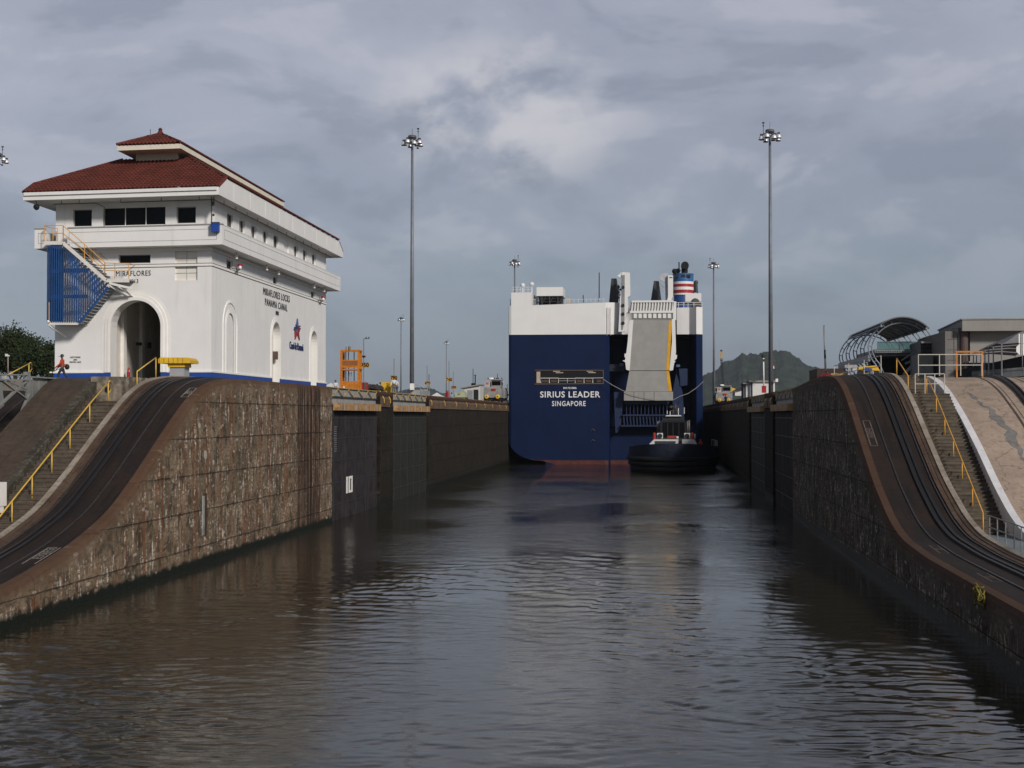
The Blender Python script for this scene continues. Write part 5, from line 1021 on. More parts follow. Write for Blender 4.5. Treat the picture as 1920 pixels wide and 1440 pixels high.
cl_ = [(17.9, 85.6), (18.25, 84.6), (18.4, 83.2), (18.75, 82.2), (18.7, 81.0), (19.0, 79.6), (18.9, 78.4), (18.95, 76.8), (18.85, 75.6)]; wd = [.05, .1, .16, .2, .27, .24, .2, .13, .03]
L_ = [(x-w_+rr_.uniform(-.06, .06), y) for (x, y), w_ in zip(cl_, wd)]; R__ = [(x+w_+rr_.uniform(-.06, .06), y) for (x, y), w_ in zip(cl_, wd)]
def dens(pts, n=4): return [(a[0]+(b[0]-a[0])*k/n+rr_.uniform(-.13, .13), a[1]+(b[1]-a[1])*k/n+rr_.uniform(-.08, .08)) for a, b in zip(pts[:-1], pts[1:]) for k in range(n)]
Ld, Rd = dens(L_), dens(R__); mb.strip([[(a[0], a[1], zp(a[1])+.012), (b[0], b[1], zp(b[1])+.012)] for a, b in zip(Ld, Rd)]); mb.build('repair_patch', slab_mat('patch_grey', (.22, .21, .20), (.17, .165, .16), (.08, .08, .08)), ps)
# grass on the right: low lawn in front, slope and top beyond the slab
g2 = MB(); ys = yrange(-60, 103.9, 1.5)
g2.strip([[(14.45 if y < 57.8 else 25.51, y, zW(y)-.2), (25.51 if y >= 57.8 else 20, y, zW(y)-.2), (60, y, zW(y)-.1)] for y in ys]); g2.build('lawn', grassm, kind='structure')
g3 = MB(); g3.strip([[(23.1, y, zW(y)-.5), (23.4, y, zW(y)-.05+.12*min(1, (y-83)/3)), (34, y, zW(y)+.1*min(1, (y-83)/3)), (38, y, zW(y)-.5)] for y in yrange(83, 104, 1.)], close=True); g3.build('grass_bank', grassm, kind='structure')
g3 = MB(); g3.box(60, 9000, -60, 460, -3, 9.5) ; g3.build('ground', landm, kind='structure')
# ------------------------------------------------------------------ left ramp, its cracked curb and block, steel girder, return incline
lr = thing('concrete_ramp', 'brown concrete ramp rising left of the stairs to the control house', 'ramp', (-29.8, 68, 6)); zr2 = profile([(-60, .9), (55., 1.2), (71.6, 9.45), (72.6, 9.6), (460, 9.62)], 1.2)
ys = yrange(20, 87.3, .6); mb = MB(); mb.strip([[(-28.85, y, -.5), (-28.85, y, zr2(y)), (-31.1, y, zr2(y)), (-31.1, y, -.5)] for y in ys], close=True); mb.build('slab', rampm, lr)
crk = slab_mat('mossy_curb', (.055, .048, .034), (.03, .027, .02), (.17, .16, .13), sc=1.2)
mb = MB(); secs = []; uvs = []
for y in yrange(20, 71.4, .6):
    zt = zr2(y)+.06; secs.append([(-28.41, y, -.5), (-28.41, y, zt), (-28.84, y, zt), (-28.84, y, zt-.3)]); uvs.append([(y, 4), (y, 2.5), (y, 3), (y, 3)])
mb.strip(secs, uvs); mb.build('cracked_curb', crk, lr)
cb = thing('concrete_block', 'mottled concrete block with an oval hole at the head of the left stairs', 'concrete block', (-27.9, 73.5, 8.35))
mb = MB(); b_ = mb.add([(-28.84, 71.7, 8.3), (-27.26, 71.7, 8.3), (-27.26, 71.7, 9.62), (-28.84, 71.7, 9.62)], [(0, 1, 2, 3)]); mb.add([(-28.84, 71.7, 9.62), (-27.26, 71.7, 9.62), (-27.26, 77, 9.66), (-28.84, 77, 9.66)], [(0, 1, 2, 3)]); mb.add([(-27.26, 71.7, 8.3), (-27.26, 77, 8.3), (-27.26, 77, 9.66), (-27.26, 71.7, 9.62)], [(0, 1, 2, 3)])
for i in range(len(mb.v)): mb.uv[i] = (mb.v[i][0], 3)
mb.build('block', mat('block_concrete', (.20, .17, .13), .9, var=.55, vs=2.2, bump=.6, bs=5, dirt=(.05, .04, .03, .7)), cb)
MB().lathe((-27.95, 71.69, 8.95), [(.15, 0), (.15, -.012)], 16, 'y').build('hole', blackm, cb)
zq = lambda y: zL(y-3.0)-.5
mb = MB(); ys = yrange(20, 87.3, .6); mb.strip([[(-31.11, y, zq(y)-1), (-31.11, y, zq(y)), (-41.2, y, zq(y)), (-41.2, y, zq(y)-1)] for y in ys], close=True); ri = thing('return_incline', 'dark brown incline with rails beneath the grey steel girder', 'slope', (-35, 70, 5)); mb.build('slab', road, ri)
for x_ in (-32.3, -33.8, -31.7): band(ri, 'rail', x_-.04, x_+.04, zq, -.05, .1, railm, ys)
gd = thing('steel_girder', 'grey riveted steel plate girder with cross bracing at the left edge', 'girder', (-31.3, 72, 9)); gm = mat('girder_grey', (.21, .22, .215), .55, var=.15, vs=.8, dirt=(.09, .08, .06, .6)); GX = -31.35
A_ = lambda px_, py_: Vector([float(q) for q in onX(px_, py_, GX)])
web = [(62, 709), (160, 714), (150, 716), (118, 728), (92, 738), (75, 748), (62, 764)]
MB().prism([A_(*q) for q in web], (-.04, 0, 0)).build('web_plate', gm, gd)
mb = MB(); a, b = A_(0, 704.5), A_(176, 714); 
mb.bar(A_(60, 707), A_(176, 714.3), .35, .07).bar(A_(-8, 712), A_(52, 712), .2, .07); mb.build('top_flange', gm, gd)
MB().tube([A_(-8, 703), A_(52, 703)], .035, 8).build('rail', gm, gd)
for px_, yb in ((73, 750), (86, 741), (101, 734), (112, 730), (124, 726), (134, 722)): MB().bar(A_(px_, 709), A_(px_, yb), .07, .05).build('stiffener', gm, gd)
MB().prism([A_(*q) for q in ((51, 697), (57, 697), (63, 765), (58, 768), (50, 712))], (-.2, 0, 0)).build('end_post', gm, gd)
mb = MB(); mb.bar(A_(-6, 765), A_(49, 714), .14, .1).bar(A_(-6, 706), A_(50, 748), .12, .08).bar(A_(14, 714), A_(50, 730), .06, .06); mb.build('cross_brace', gm, gd)
MB().bar(A_(55, 739), A_(38, 779), .14, .12).build('prop', gm, gd); MB().prism([A_(-6, 697), A_(2, 697), A_(8, 760), A_(-6, 772)], (-.2, 0, 0)).build('end_post', gm, gd)
MB().prism([A_(-6, 716), A_(48, 713), A_(48, 735), A_(-6, 748)], (-.03, 0, 0)) if False else None
stair_rail('small looped yellow handrail behind the steel girder', -37.5, [(80.4, 8.9), (83.6, 9.75)], yh, h_=1.0)
# white housing at the left edge of the picture
wx = -27.7; q0 = onX(0, 905, wx); q1 = onX(12, 948, wx); t_ = thing('lamp_housing', 'white lamp housing cut off by the left edge beside the stairs', 'lamp', (wx, q0[1]-1, q1[2]))
MB().box(wx-.3, wx+.0, q0[1]-1.3, q0[1]+.02+(q1[1]-q0[1]), q1[2], q0[2]).build('housing', white2, t_); MB().box(wx-.2, wx-.03, q0[1]-.6, q0[1]+.45, q1[2]-.28, q1[2]-.001).build('lamp_base', white2, t_); MB().tube([(wx-.15, q0[1]-.4, q1[2]-.28), (wx-.15, q0[1]-.4, lz(q0[1]-.4)+.2)], .04, 6).build('post', greyp, t_)
# yellow capped kiosk by the track
kx = onY(308, 690, 81)[0]; kx2 = onY(360, 690, 81)[0]; t_ = thing('kiosk', 'grey box with curved yellow metal hood beside the left track', 'kiosk', ((kx+kx2)/2, 81, 9.7)); cx_ = (kx+kx2)/2+.05
MB().box(cx_-.42, cx_+.42, 80.6, 81.6, 9.7, 10.4).build('cabinet', mat('kiosk_grey', (.33, .34, .36), .5, var=.06), t_); MB().box(cx_-.5, cx_+.5, 80.5, 81.7, 10.4, 10.62).build('collar', yellow, t_)
zk = 10.62; MB().prism([(kx-.12, 80.3, zk), (kx2+.1, 80.3, zk), (kx2+.1, 80.3, zk+.16), (kx2-.05, 80.3, zk+.32), (kx-.0, 80.3, zk+.34), (kx-.12, 80.3, zk+.25)], (0, 1.6, 0)).build('hood', yellow, t_)
mb = MB()
for k in range(6): x_ = kx-.05+(kx2-kx)*k/6; mb.box(x_, x_+.02, 80.27, 80.295, zk+.02, zk+.3)
mb.build('hood_seam', mat('seam_yellow', (.36, .22, .02), .6), t_)
# ------------------------------------------------------------------ high floodlight masts
def mast(px_, ytop, X=None, label='', Y=None, zb=9.6, htop=40.0, zt=None, side=1):
    q = onY(px_, ytop, Y); zt = q[2]; x_ = q[0]; y_ = Y
    t_ = thing('floodlight_mast', label, 'floodlight mast', (x_, y_, zb), 'tall floodlight masts along the locks')
    MB().tube([(x_, y_, zb), (x_, y_, zt-.6)], [.27, .14], 12).build('pole', mastm, t_, smooth=True)
    k_ = .56
    MB().lathe((x_, y_, zt-.3), [(.5*k_, 0), (.9*k_, .08), (.9*k_, .3), (.75*k_, .36)], 14).build('winch_head', mat('mast_dark_head', (.10, .095, .09), .6), t_)
    rg = MB(); rg.tube([(x_+.75*math.cos(a), y_+.75*math.sin(a), zt-.45) for a in np.linspace(0, 2*math.pi, 17)], .05, 5)
    for k in range(4): a = math.pi/4+k*math.pi/2; rg.tube([(x_, y_, zt-.35), (x_+.75*math.cos(a), y_+.75*math.sin(a), zt-.45)], .045, 5)
    rg.build('lamp_ring', darkm, t_)
    for k in range(8):
        a = 2*math.pi*(k+.5)/8; c_ = (x_+1.02*math.cos(a), y_+1.02*math.sin(a), zt-.98-(.0 if k % 2 else .16))
        l_ = MB().lathe(c_, [(.27, 0), (.28, .05), (.24, .3), (.12, .45)], 12).build('lamp', reflectm, t_, smooth=True)
        MB().lathe((c_[0], c_[1], c_[2]-.05), [(.28, 0), (.30, .07)], 12).build('lamp_rim', blackm, l_); MB().cbox((c_[0], c_[1], c_[2]+.54), .27, .27, .2).build('ballast', mat('ballast_grey', (.05, .05, .052), .6), l_)
    MB().tube([(x_, y_, zt), (x_, y_, zt+.9)], .02, 5).build('lightning_rod', darkm, t_)
    mb = MB(); mb.tube([(x_+.75*side, y_-.3, zt-.5), (x_+.75*side, y_-.3, zt+.7)], .03, 5).sphere((x_+.75*side, y_-.3, zt+.45), .09, 5).tube([(x_+.75*side-.12, y_-.3, zt+.78), (x_+.75*side+.12, y_-.3, zt+.78)], .09, 6)
    if side > 0: mb.tube([(x_+.7, y_-.3, zt-1.0), (x_+.7, y_-.3, zt-1.4)], .025, 5).sphere((x_+.7, y_-.3, zt-1.5), .16, 6, (1, 1, .6))
    mb.build('camera_mount', blackm, t_)
    return t_
m0 = mast(773, 255, Y=167, label='tall floodlight mast on the centre wall left of the ship, nearest of the left masts')
mast(1443.5, 244, Y=163.5, label='tallest floodlight mast right of the ship, in front of the wooded hill', side=-1)
mast(965, 487, Y=298, label='floodlight mast rising behind the left corner of the ship')
mast(1338, 492, Y=302, label='floodlight mast just right of the ship funnel', side=-1)
mast(752, 595, Y=470, label='small distant floodlight mast left of the nearest left mast')
mast(837, 640, Y=625, label='smallest and most distant floodlight mast, above the yellow number boards')
mast(-4, 288, Y=172, label='floodlight mast cut off by the left edge of the picture')
# concrete base, junction box and plinth of the nearest left mast
x_ = onY(773, 740, 160)[0]; t_ = thing('mast_base', 'grey concrete plinth with white junction box at the foot of the nearest left mast', 'plinth', (x_, 160, 9.6))
A = onY(764, 731, 158); B = onY(788, 742, 158); MB().box(A[0], B[0], 158, 165, 9.6, A[2]).build('plinth', greyp, t_); A = onY(769, 719, 157.5); B = onY(776, 731, 157.5); MB().box(A[0], B[0], 157.3, 157.9, B[2], A[2]).build('junction_box', white2, t_)
MB().tube([onY(777, 722, 158), onY(784, 722, 158), onY(791, 733, 158), onY(791, 742, 158)], .03, 5).build('guard_rail', steel, t_)
A = onY(795, 730.5, 170); t_ = thing('steel_tank', 'shiny round steel tank beside the nearest left mast', 'tank', (A[0], 170, 9.6)); MB().lathe((A[0], 170, 0), [(.55, 9.6), (.48, 9.75), (.48, A[2])], 18).build('tank', silver, t_, smooth=True)
# number boards
bk = mat('board_yellow', (.62, .34, .02), .6); bd = mat('board_ink', (.05, .02, .01), .6)
def board(num, px_, y0_, y1_, w_, pole_px, ptop, Y, label, arm=False, pbot=745):
    c_ = onY(px_, (y0_+y1_)/2, Y); hw2 = w_/2*Y/2700; hh2 = (y1_-y0_)/2*Y/2700; pt = onY(pole_px, ptop, Y)
    t_ = thing('number_board', label, 'sign', (pt[0], Y, 9.6), 'yellow number boards on poles')
    MB().tube([(pt[0], Y, 9.6), (pt[0], Y, pt[2])], .055, 8).build('pole', mat('pole_grey', (.20, .20, .20), .5), t_); MB().box(c_[0]-hw2, c_[0]+hw2, Y-.12, Y-.08, c_[2]-hh2, c_[2]+hh2).build('board', bk, t_)
    if num: text_mb(num, (c_[0], Y-.13, c_[2]), (1, 0, 0), (0, 0, 1), hh2*2.6, .95, bold=.03, ext=.005).build('number', bd, t_)
    if arm:
        mb = MB(); mb.tube([(pt[0], Y, pt[2]), (pt[0]+.55, Y, pt[2])], .03, 5).tube([(pt[0]+.25, Y, pt[2]), (pt[0]+.25, Y, pt[2]+.18)], .06, 6).tube([(pt[0]+.53, Y, pt[2]), (pt[0]+.53, Y, pt[2]+.18)], .06, 6); mb.build('sensor_arm', darkm, t_); z_ = onY(pole_px, 668.5, Y)[2]; MB().box(pt[0]-.22, pt[0]+.2, Y-.15, Y-.02, z_-.09, z_+.09).build('loudspeaker', blackm, t_)
    return t_
board('950', 684.5, 680.5, 689, 17, 682, 635, 142, 'yellow number board 950 beside the orange lift cage', True)
board('790', 739, 705, 711.5, 12.5, 739, 672, 172, 'yellow number board 790 above the man in white')
board('690', 802, 715.5, 721, 11, 801, 685, 190, 'yellow number board 690 behind the steel tank')
board('740', 842, 709, 715.5, 11.5, 842, 677, 205, 'yellow number board 740 above the red barrel')
board('590', 851, 724, 729, 9.5, 850, 697, 225, 'yellow number board 590 on a short pole beside the green generator')
board('640', 888, 718.5, 722.5, 9, 887, 691, 240, 'small yellow number board above the white shed roof')
board('', 951, 739, 742, 6, 951, 720, 250, 'tiny number board just left of the ship hull')
t_ = thing('marker_pole', 'bare brown pole right of the 690 board', 'pole', onY(804.5, 740, 188)); tube('pole', [onY(804.5, 744, 188), onY(804.5, 702, 188)], .07, mat('pole_brown', (.16, .13, .11), .7), t_)
t_ = thing('lamp_post', 'short dark lamp post behind the white shed', 'lamp post', onY(891, 722, 240)); tube('pole', [onY(891, 722, 240), onY(891, 704, 240)], .09, darkm, t_); MB().cbox(onY(891, 703.5, 240), .35, .3, .1).build('lamp', darkm, t_)
# ------------------------------------------------------------------ things on the left wall
LY = 129.; f_ = lambda px_, py_, Y=LY: Vector([float(q) for q in onY(px_, py_, Y)])
t_ = thing('lift_cage', 'two-storey orange steel lift cage on the lock wall', 'lift cage', f_(656, 733)); x0, x1 = f_(638, 700).x, f_(674.5, 700).x; zb, zm, zt = 9.7, f_(0, 694.5).z, f_(656, 657).z
for x_ in (x0+.1, x1-.1):
    for y_ in (LY, LY+.95): MB().box(x_-.1, x_+.1, y_-.08, y_+.08, zb, zt).build('post', orange, t_)
for z_ in (zt, zm, zb+.05): mb = MB(); mb.box(x0, x1, LY-.09, LY+.0, z_-.1, z_+.05).box(x0, x1, LY+.95, LY+1.03, z_-.1, z_+.05).box(x0-.0, x0+.12, LY, LY+.95, z_-.1, z_+.04).box(x1-.12, x1, LY, LY+.95, z_-.1, z_+.04); mb.build('frame', orange, t_)
MB().box(x0, x1, LY, LY+.95, zm-.02, zm+.03).build('floor', orange, t_)
for (ya, yb) in ((691.5, 688), (679.5, 677.5), (719.5, 716)): mb = MB(); mb.box(x0+.2, x1-.2, LY-.07, LY-.03, f_(0, ya).z, f_(0, yb).z); mb.build('rail', orange, t_)
MB().box(x0+.2, x1-.2, LY-.06, LY-.02, zb+.1, f_(0, 720).z).build('panel', orange, t_); MB().box(x0+.2, x1-.2, LY-.06, LY-.02, f_(0, 690).z, f_(0, 679.5).z).build('panel', mat('mesh_orange', (.26, .10, .03), .7), t_)
mb = MB(); 
for px_ in (648.5, 653.5, 664): mb.tube([f_(px_, 659, LY+.5), f_(px_, 733, LY+.5)], .045, 6)
mb.build('guide_rod', darkm, t_); mb = MB()
for px_ in (654.5, 659): mb.tube([f_(px_, 697, LY+.7), f_(px_, 722, LY+.7)], .02, 5)
for k in range(5): mb.tube([f_(654.5, 700+k*5, LY+.7), f_(659, 700+k*5, LY+.7)], .02, 5)
mb.build('ladder', steel, t_); mb = MB(); mb.lathe(f_(655, 653.5), [(.1, -.25), (.13, -.1), (.1, .2)], 8); mb.tube([f_(649, 657), f_(649, 650.5)], .05, 6); mb.build('beacon', mat('beacon_brown', (.16, .12, .07), .6), t_)
def simple(name, label, cat, parts, at, group=None):
    t_ = thing(name, label, cat, at, group)
    for nm, mb, m_ in parts: mb.build(nm, m_, t_)
    return t_
def fb(x0_, x1_, y0_, y1_, Y, d_=.8, zb=None): A, B = onY(x0_, y0_, Y), onY(x1_, y1_, Y); return MB().box(A[0], B[0], Y, Y+d_, B[2] if zb is None else zb, A[2])
c_ = f_(644.7, 730, 126); simple('traffic_cone', 'small white traffic cone in front of the orange lift cage', 'cone', [('cone', MB().lathe((c_.x, c_.y, c_.z-.12), [(.13, 0), (.05, .34), (.02, .42)], 12), white2), ('base', MB().cbox((c_.x, c_.y, c_.z-.14), .34, .34, .04), white2)], c_)
simple('electric_cabinet', 'red cabinet just right of the orange lift cage', 'cabinet', [('cabinet', fb(675, 687, 717, 734, 133, .9, 9.66), redp), ('door_panel', fb(682, 686.5, 717, 733, 132.96, .035, 9.7), mat('cab_brown', (.10, .07, .06), .6))], f_(681, 734, 133))
simple('yellow_cabinet', 'tall yellow cabinet beside the men in white shirts', 'cabinet', [('cabinet', fb(715.5, 733.5, 716.5, 738, 140, 1.1, 9.66), yellow), ('handle', fb(725, 726.5, 718, 719.3, 139.97, .03), blackm), ('door_seam', fb(730.5, 730.8, 717, 737, 139.98, .018, 9.7), darkm)], f_(724, 738, 140))
mb = MB(); r_ = random.Random(3)
for k in range(26): px_ = 681+k*1.25; mb.sphere(f_(px_, 730-4*math.sin(k/26*math.pi)+r_.uniform(-2, 1.5), 136+r_.uniform(-.5, .6)), .42, 5, (1, 1.2, r_.uniform(.4, .9)))
mb.build('tarpaulin', mat('tarp_dark', (.028, .028, .024), .8, var=.5, vs=4), None, smooth=False, label='crumpled dark tarpaulin heap between the red and yellow cabinets', cat='tarpaulin')
t_ = thing('pump_machine', 'dark angled machine head leaning beside the yellow cabinet', 'machine', f_(704, 734, 138)); MB().bar(f_(701, 732, 138), f_(710, 722.5, 138), .42, .4).build('arm', mat('machine_navy', (.02, .022, .03), .5), t_); MB().bar(f_(707, 728, 138.3), f_(714, 724, 138.3), .35, .45).build('housing', mat('machine_white', (.35, .36, .38), .6), t_)
for (xa, xb, yt, ybb, lab, Y) in ((604, 637, 718, 727, 'white tent canopy just right of the control house', 190), (804.5, 834, 736, 744.5, 'white tent canopy beyond the 690 board', 215)):
    a, b = onY(xa, ybb, Y), onY(xb, ybb, Y); top = onY((xa+xb)/2-1, yt, Y); w_ = b[0]-a[0]; t_ = thing('tent', lab, 'tent', ((a[0]+b[0])/2, Y, 9.6), 'white tents on the locks'); cx = (a[0]+b[0])/2
    mb = MB(); mb.add([(a[0], Y-w_/2, a[2]), (b[0], Y-w_/2, a[2]), (b[0], Y+w_/2, a[2]), (a[0], Y+w_/2, a[2]), (cx, Y, top[2]), (a[0]+w_*.25, Y-w_*.25, a[2]+(top[2]-a[2])*.42), (b[0]-w_*.25, Y-w_*.25, a[2]+(top[2]-a[2])*.42), (b[0]-w_*.25, Y+w_*.25, a[2]+(top[2]-a[2])*.42), (a[0]+w_*.25, Y+w_*.25, a[2]+(top[2]-a[2])*.42)], [(0, 1, 6, 5), (1, 2, 7, 6), (2, 3, 8, 7), (3, 0, 5, 8), (5, 6, 4), (6, 7, 4), (7, 8, 4), (8, 5, 4)]); mb.build('canopy', mat('tent_white', (.62, .62, .60), .7, var=.04), t_, fix=False)
    for sx in (a[0], b[0]):
        for sy in (-w_/2, w_/2): MB().tube([(sx, Y+sy, 9.5), (sx, Y+sy, a[2])], .05, 5).build('leg', steel, t_)
simple('barrel', 'dark red barrel beneath the 740 board', 'barrel', [('barrel', MB().lathe(f_(839.5, 745.5, 207), [(.3, 0), (.32, .3), (.3, .34), (.32, .64), (.3, .92)], 14), redp), ('lid', MB().lathe(f_(839.5, 733, 207), [(.3, 0), (.3, .06)], 14), redp)], f_(839.5, 745, 207))
simple('generator', 'pale green generator box on a dark skid', 'generator', [('housing', MB().prism([f_(852, 745, 200), f_(873, 745.5, 200), f_(871.5, 735.5, 200), f_(866, 734.5, 200), f_(853.5, 735.5, 200)], (0, 2, 0)), mat('pale_green', (.36, .40, .24), .6, var=.08)), ('skid', fb(851, 874, 745, 749.5, 199.9, 2.2, 9.6), darkm), ('vent', fb(858.5, 862, 739, 740.2, 199.95, .04), blackm), ('louvre', fb(857, 864, 736.5, 737, 199.95, .04), MC['pole_grey'])], f_(862, 748, 200))
t_ = thing('shed', 'small white shed with sloping grey roof and open dark door', 'shed', f_(882, 750, 214)); 
MB().prism([f_(864.5, 727.5, 214), f_(900, 721.5, 214), f_(901, 753, 214), f_(874, 751, 214), f_(873, 735, 214)], (0, 4, 0)).build('wall', mat('shed_white', (.50, .50, .48), .7, var=.05), t_)
MB().prism([f_(862, 726.5, 213.6), f_(901, 720, 213.6), f_(901, 722, 213.6), f_(862, 728.5, 213.6)], (0, 5, 0)).build('roof', MC['cap_grey'], t_); fb(888, 897, 730.5, 751, 213.96, .05).build('doorway', blackm, t_); fb(876.5, 886.5, 731.5, 750.5, 213.95, .05).build('door', mat('shed_door', (.24, .25, .26), .6), t_)
# ------------------------------------------------------------------ towing locomotives
def loco(label, X, Y, crane=False):
    t_ = thing('towing_locomotive', label, 'locomotive', (X, Y, 9.72), 'grey towing locomotives on the lock walls'); lg = mat('loco_grey', (.24, .24, .235), .5, var=.15, dirt=(.10, .09, .08, .5)); Lc = 9.5
    MB().prism([(X-1.45, Y, 10.4), (X+1.45, Y, 10.4), (X+1.45, Y, 11.5), (X+1.2, Y+.25, 12.05), (X-1.2, Y+.25, 12.05), (X-1.45, Y, 11.5)], (0, Lc, 0)).build('body', lg, t_)
    MB().box(X-1.3, X+1.3, Y+.3, Y+Lc-.3, 10.0, 10.4).build('underframe', blackm, t_)
    for yy in (Y+1.4, Y+3., Y+6.4, Y+8.):
        for sx in (-.76, .76): MB().lathe((X+sx-.06, yy, 10.17), [(.38, 0), (.42, .03), (.38, .12)], 14, 'x').build('wheel', darkm, t_)
    for sx in (-.85, .85):
        w_ = MB().lathe((X+sx, Y, 10.55), [(.30, 0), (.33, -.05), (.33, -.3), (.25, -.34)], 12, 'y').build('bumper', yellow, t_); MB().lathe((X+sx, Y-.35, 10.55), [(.1, 0), (.1, -.03)], 8, 'y').build('bumper_centre', darkm, w_)
    c_ = MB().box(X-.2, X+1.35, Y+.5, Y+2.6, 12.05, 13.15).build('cab', lg, t_); MB().box(X-.1, X+1.25, Y+.47, Y+.495, 12.3, 12.95).build('window', glassd, c_); MB().box(X+1.352, X+1.375, Y+.7, Y+2.4, 12.3, 12.95).build('window', glassd, c_); MB().box(X-.35, X+1.5, Y+.25, Y+2.8, 13.15, 13.25).build('roof', mat('loco_roof', (.40, .38, .35), .6), c_)
    MB().box(X-1.2, X-.4, Y+.5, Y+1.6, 12.05, 12.9).build('equipment_box', mat('loco_light', (.42, .40, .38), .6), t_); MB().box(X-1.0, X-.6, Y+.47, Y+.49, 12.45, 12.75).build('warning_panel', mat('loco_red', (.45, .10, .09), .6), t_)
    MB().box(X-.1, X+.55, Y-.04, Y-.005, 11.45, 11.8).build('red_panel', redp, t_); MB().sphere((X-.3, Y+1, 13.35), .3, 6, (1.6, 1, .6)).build('roof_dome', white2, t_)
    mb = MB(); 
    for dx in (-.7, .3, .6, .9, 1.4): mb.lathe((X+dx, Y+.6, 13.25), [(.05, 0), (.1, .05), (.1, .2)], 8)
    mb.tube([(X+.7, Y+1, 13.2), (X+.7, Y+1, 14.1)], .05, 6).build('signal_lamps', darkm, t_)
    mb = MB(); mb.tube([(X+1.6, Y+.8, 10.3), (X+1.6, Y+.8, 12.7), (X+1.3, Y+.8, 13.1)], .04, 6).tube([(X+1.6, Y+2.8, 10.3), (X+1.6, Y+2.8, 12.7), (X+1.3, Y+2.8, 13.1)], .04, 6); mb.build('grab_rail', steel, t_)
    c2 = MB().box(X-1.35, X+.2, Y+Lc-2.8, Y+Lc-.6, 12.05, 13.1).build('cab', lg, t_); MB().box(X-1.25, X+.1, Y+Lc-2.83, Y+Lc-2.81, 12.3, 12.9).build('window', glassd, c2)
    return t_
loco('grey towing locomotive with yellow bumpers on the left wall beside the ship', -24.9+.25, 220.)
loco('grey towing locomotive on the right wall behind the ship stern', onY(1357, 740, 272)[0], 272.)
t_ = thing('mobile_crane', 'dark lattice crane boom with yellow tip rising behind the right locomotive', 'crane', onY(1356, 720, 290)); g_ = lambda px_, py_: Vector([float(q) for q in onY(px_, py_, 290)])
mb = MB()
for dx in (-1.6, 1.6): mb.tube([g_(1356+dx, 722), g_(1352.5+dx*.8, 672)], .08, 5)
for k in range(9): mb.tube([g_(1354.2-k*.35, 720-k*5.2), g_(1357.4-k*.35, 715-k*5.2)], .05, 4).tube([g_(1357.4-k*.35, 720-k*5.2), g_(1354.2-k*.35, 715-k*5.2)], .05, 4)
mb.build('boom', darkm, t_); MB().bar(g_(1353, 671), g_(1352.6, 660), .5, .5).build('boom_tip', mat('crane_tan', (.42, .28, .12), .6), t_); MB().lathe(g_(1352.5, 659), [(.2, 0), (.25, .15), (.1, .35)], 8).build('sheave', darkm, t_)
MB().prism([g_(1371, 726), g_(1384, 731), g_(1384, 735), g_(1370, 735)], (0, 3, 0)).build('crane_body', yellow, t_)
# ------------------------------------------------------------------ right wall: huts, flag, posts
def hutbox(t_, nm, x0_, x1_, y0_, y1_, Y, d_, m_, par=None): return fb(x0_, x1_, y0_, y1_, Y, d_, 9.5).build(nm, m_, par or t_)
t_ = thing('service_building', 'low white service building with flat grey roof behind the right wall', 'building', onY(1430, 735, 240)); sw = mat('service_white', (.62, .62, .60), .7, var=.04)
hutbox(t_, 'wall', 1411, 1453, 716, 740, 240, 9, sw); hutbox(t_, 'side_wall', 1405.5, 1411, 716, 742, 240.3, 8, mat('service_grey', (.16, .18, .21), .7)); fb(1405, 1455, 713.5, 716.2, 239.6, 10).build('roof', MC['cap_grey'], t_); hutbox(t_, 'annex', 1394, 1405, 720, 742, 241, 6, MC['service_grey']); fb(1398.5, 1405.3, 719.5, 740, 240.7, .25, 9.6).build('panel', sw, t_); fb(1393, 1406, 717.8, 719.8, 240.2, 6).build('annex_roof', MC['cap_grey'], t_)
t_ = thing('service_hut', 'small white hut with dark sloping roof beside the right locomotive', 'hut', onY(1386, 735, 262)); MB().prism([onY(1378, 734.5, 262), onY(1394, 729.5, 262), onY(1394, 742, 262), onY(1378, 742, 262)], (0, 5, 0)).build('wall', sw, t_); MB().prism([onY(1376, 734.5, 261.5), onY(1376, 733, 261.5), onY(1387, 725.5, 261.5), onY(1395, 727, 261.5), onY(1395, 729.5, 261.5)], (0, 6, 0)).build('roof', darkm, t_)
t_ = thing('camera_post', 'white post with a dark camera head and red base on the right wall', 'post', onY(1432, 733, 190)); tube('post', [onY(1432.3, 731, 190), onY(1431.5, 668, 190)], .085, white2, t_); MB().lathe(onY(1431.5, 671, 190), [(.1, 0), (.26, .15), (.26, .4), (.1, .5)], 10).build('camera_head', darkm, t_); MB().cbox(onY(1432.5, 730, 190), .55, .5, .9).build('base', redp, t_); MB().cbox(onY(1431, 675.5, 190), .3, .3, .3).build('speaker', darkm, t_)
t_ = thing('flagpole', 'slim white flagpole flying a Panamanian flag before the hill', 'flagpole', onY(1442, 714, 236)); tube('pole', [onY(1442.5, 714, 236), onY(1441.3, 675, 236)], .06, steel, t_)
def flagcell(u0, u1, v0, v1, m_, nm):
    mb = MB(); n = 6; g = []
    for i in range(n+1):
        row = []
        for j in range(n+1):
            u = u0+(u1-u0)*i/n; v = v0+(v1-v0)*j/n; q = onY(1441.4+u*9.6+v*1.0, 677.5+v*8.8+u*6.5+math.sin(u*5)*1.2, 236+math.sin(u*7+v)*.22); row.append(q)
        g.append(row)
    return mb.strip(g).build(nm, m_, t_)
fw_, fr2, fbl = mat('flag_white', (.60, .60, .60), .8), mat('flag_red', (.42, .02, .03), .8), mat('flag_blue', (.02, .05, .22), .8)
flagcell(0, .5, 0, .5, fw_, 'flag_quarter'); flagcell(.5, 1, 0, .5, fr2, 'flag_quarter'); flagcell(0, .5, .5, 1, fbl, 'flag_quarter'); flagcell(.5, 1, .5, 1, fw_, 'flag_quarter')
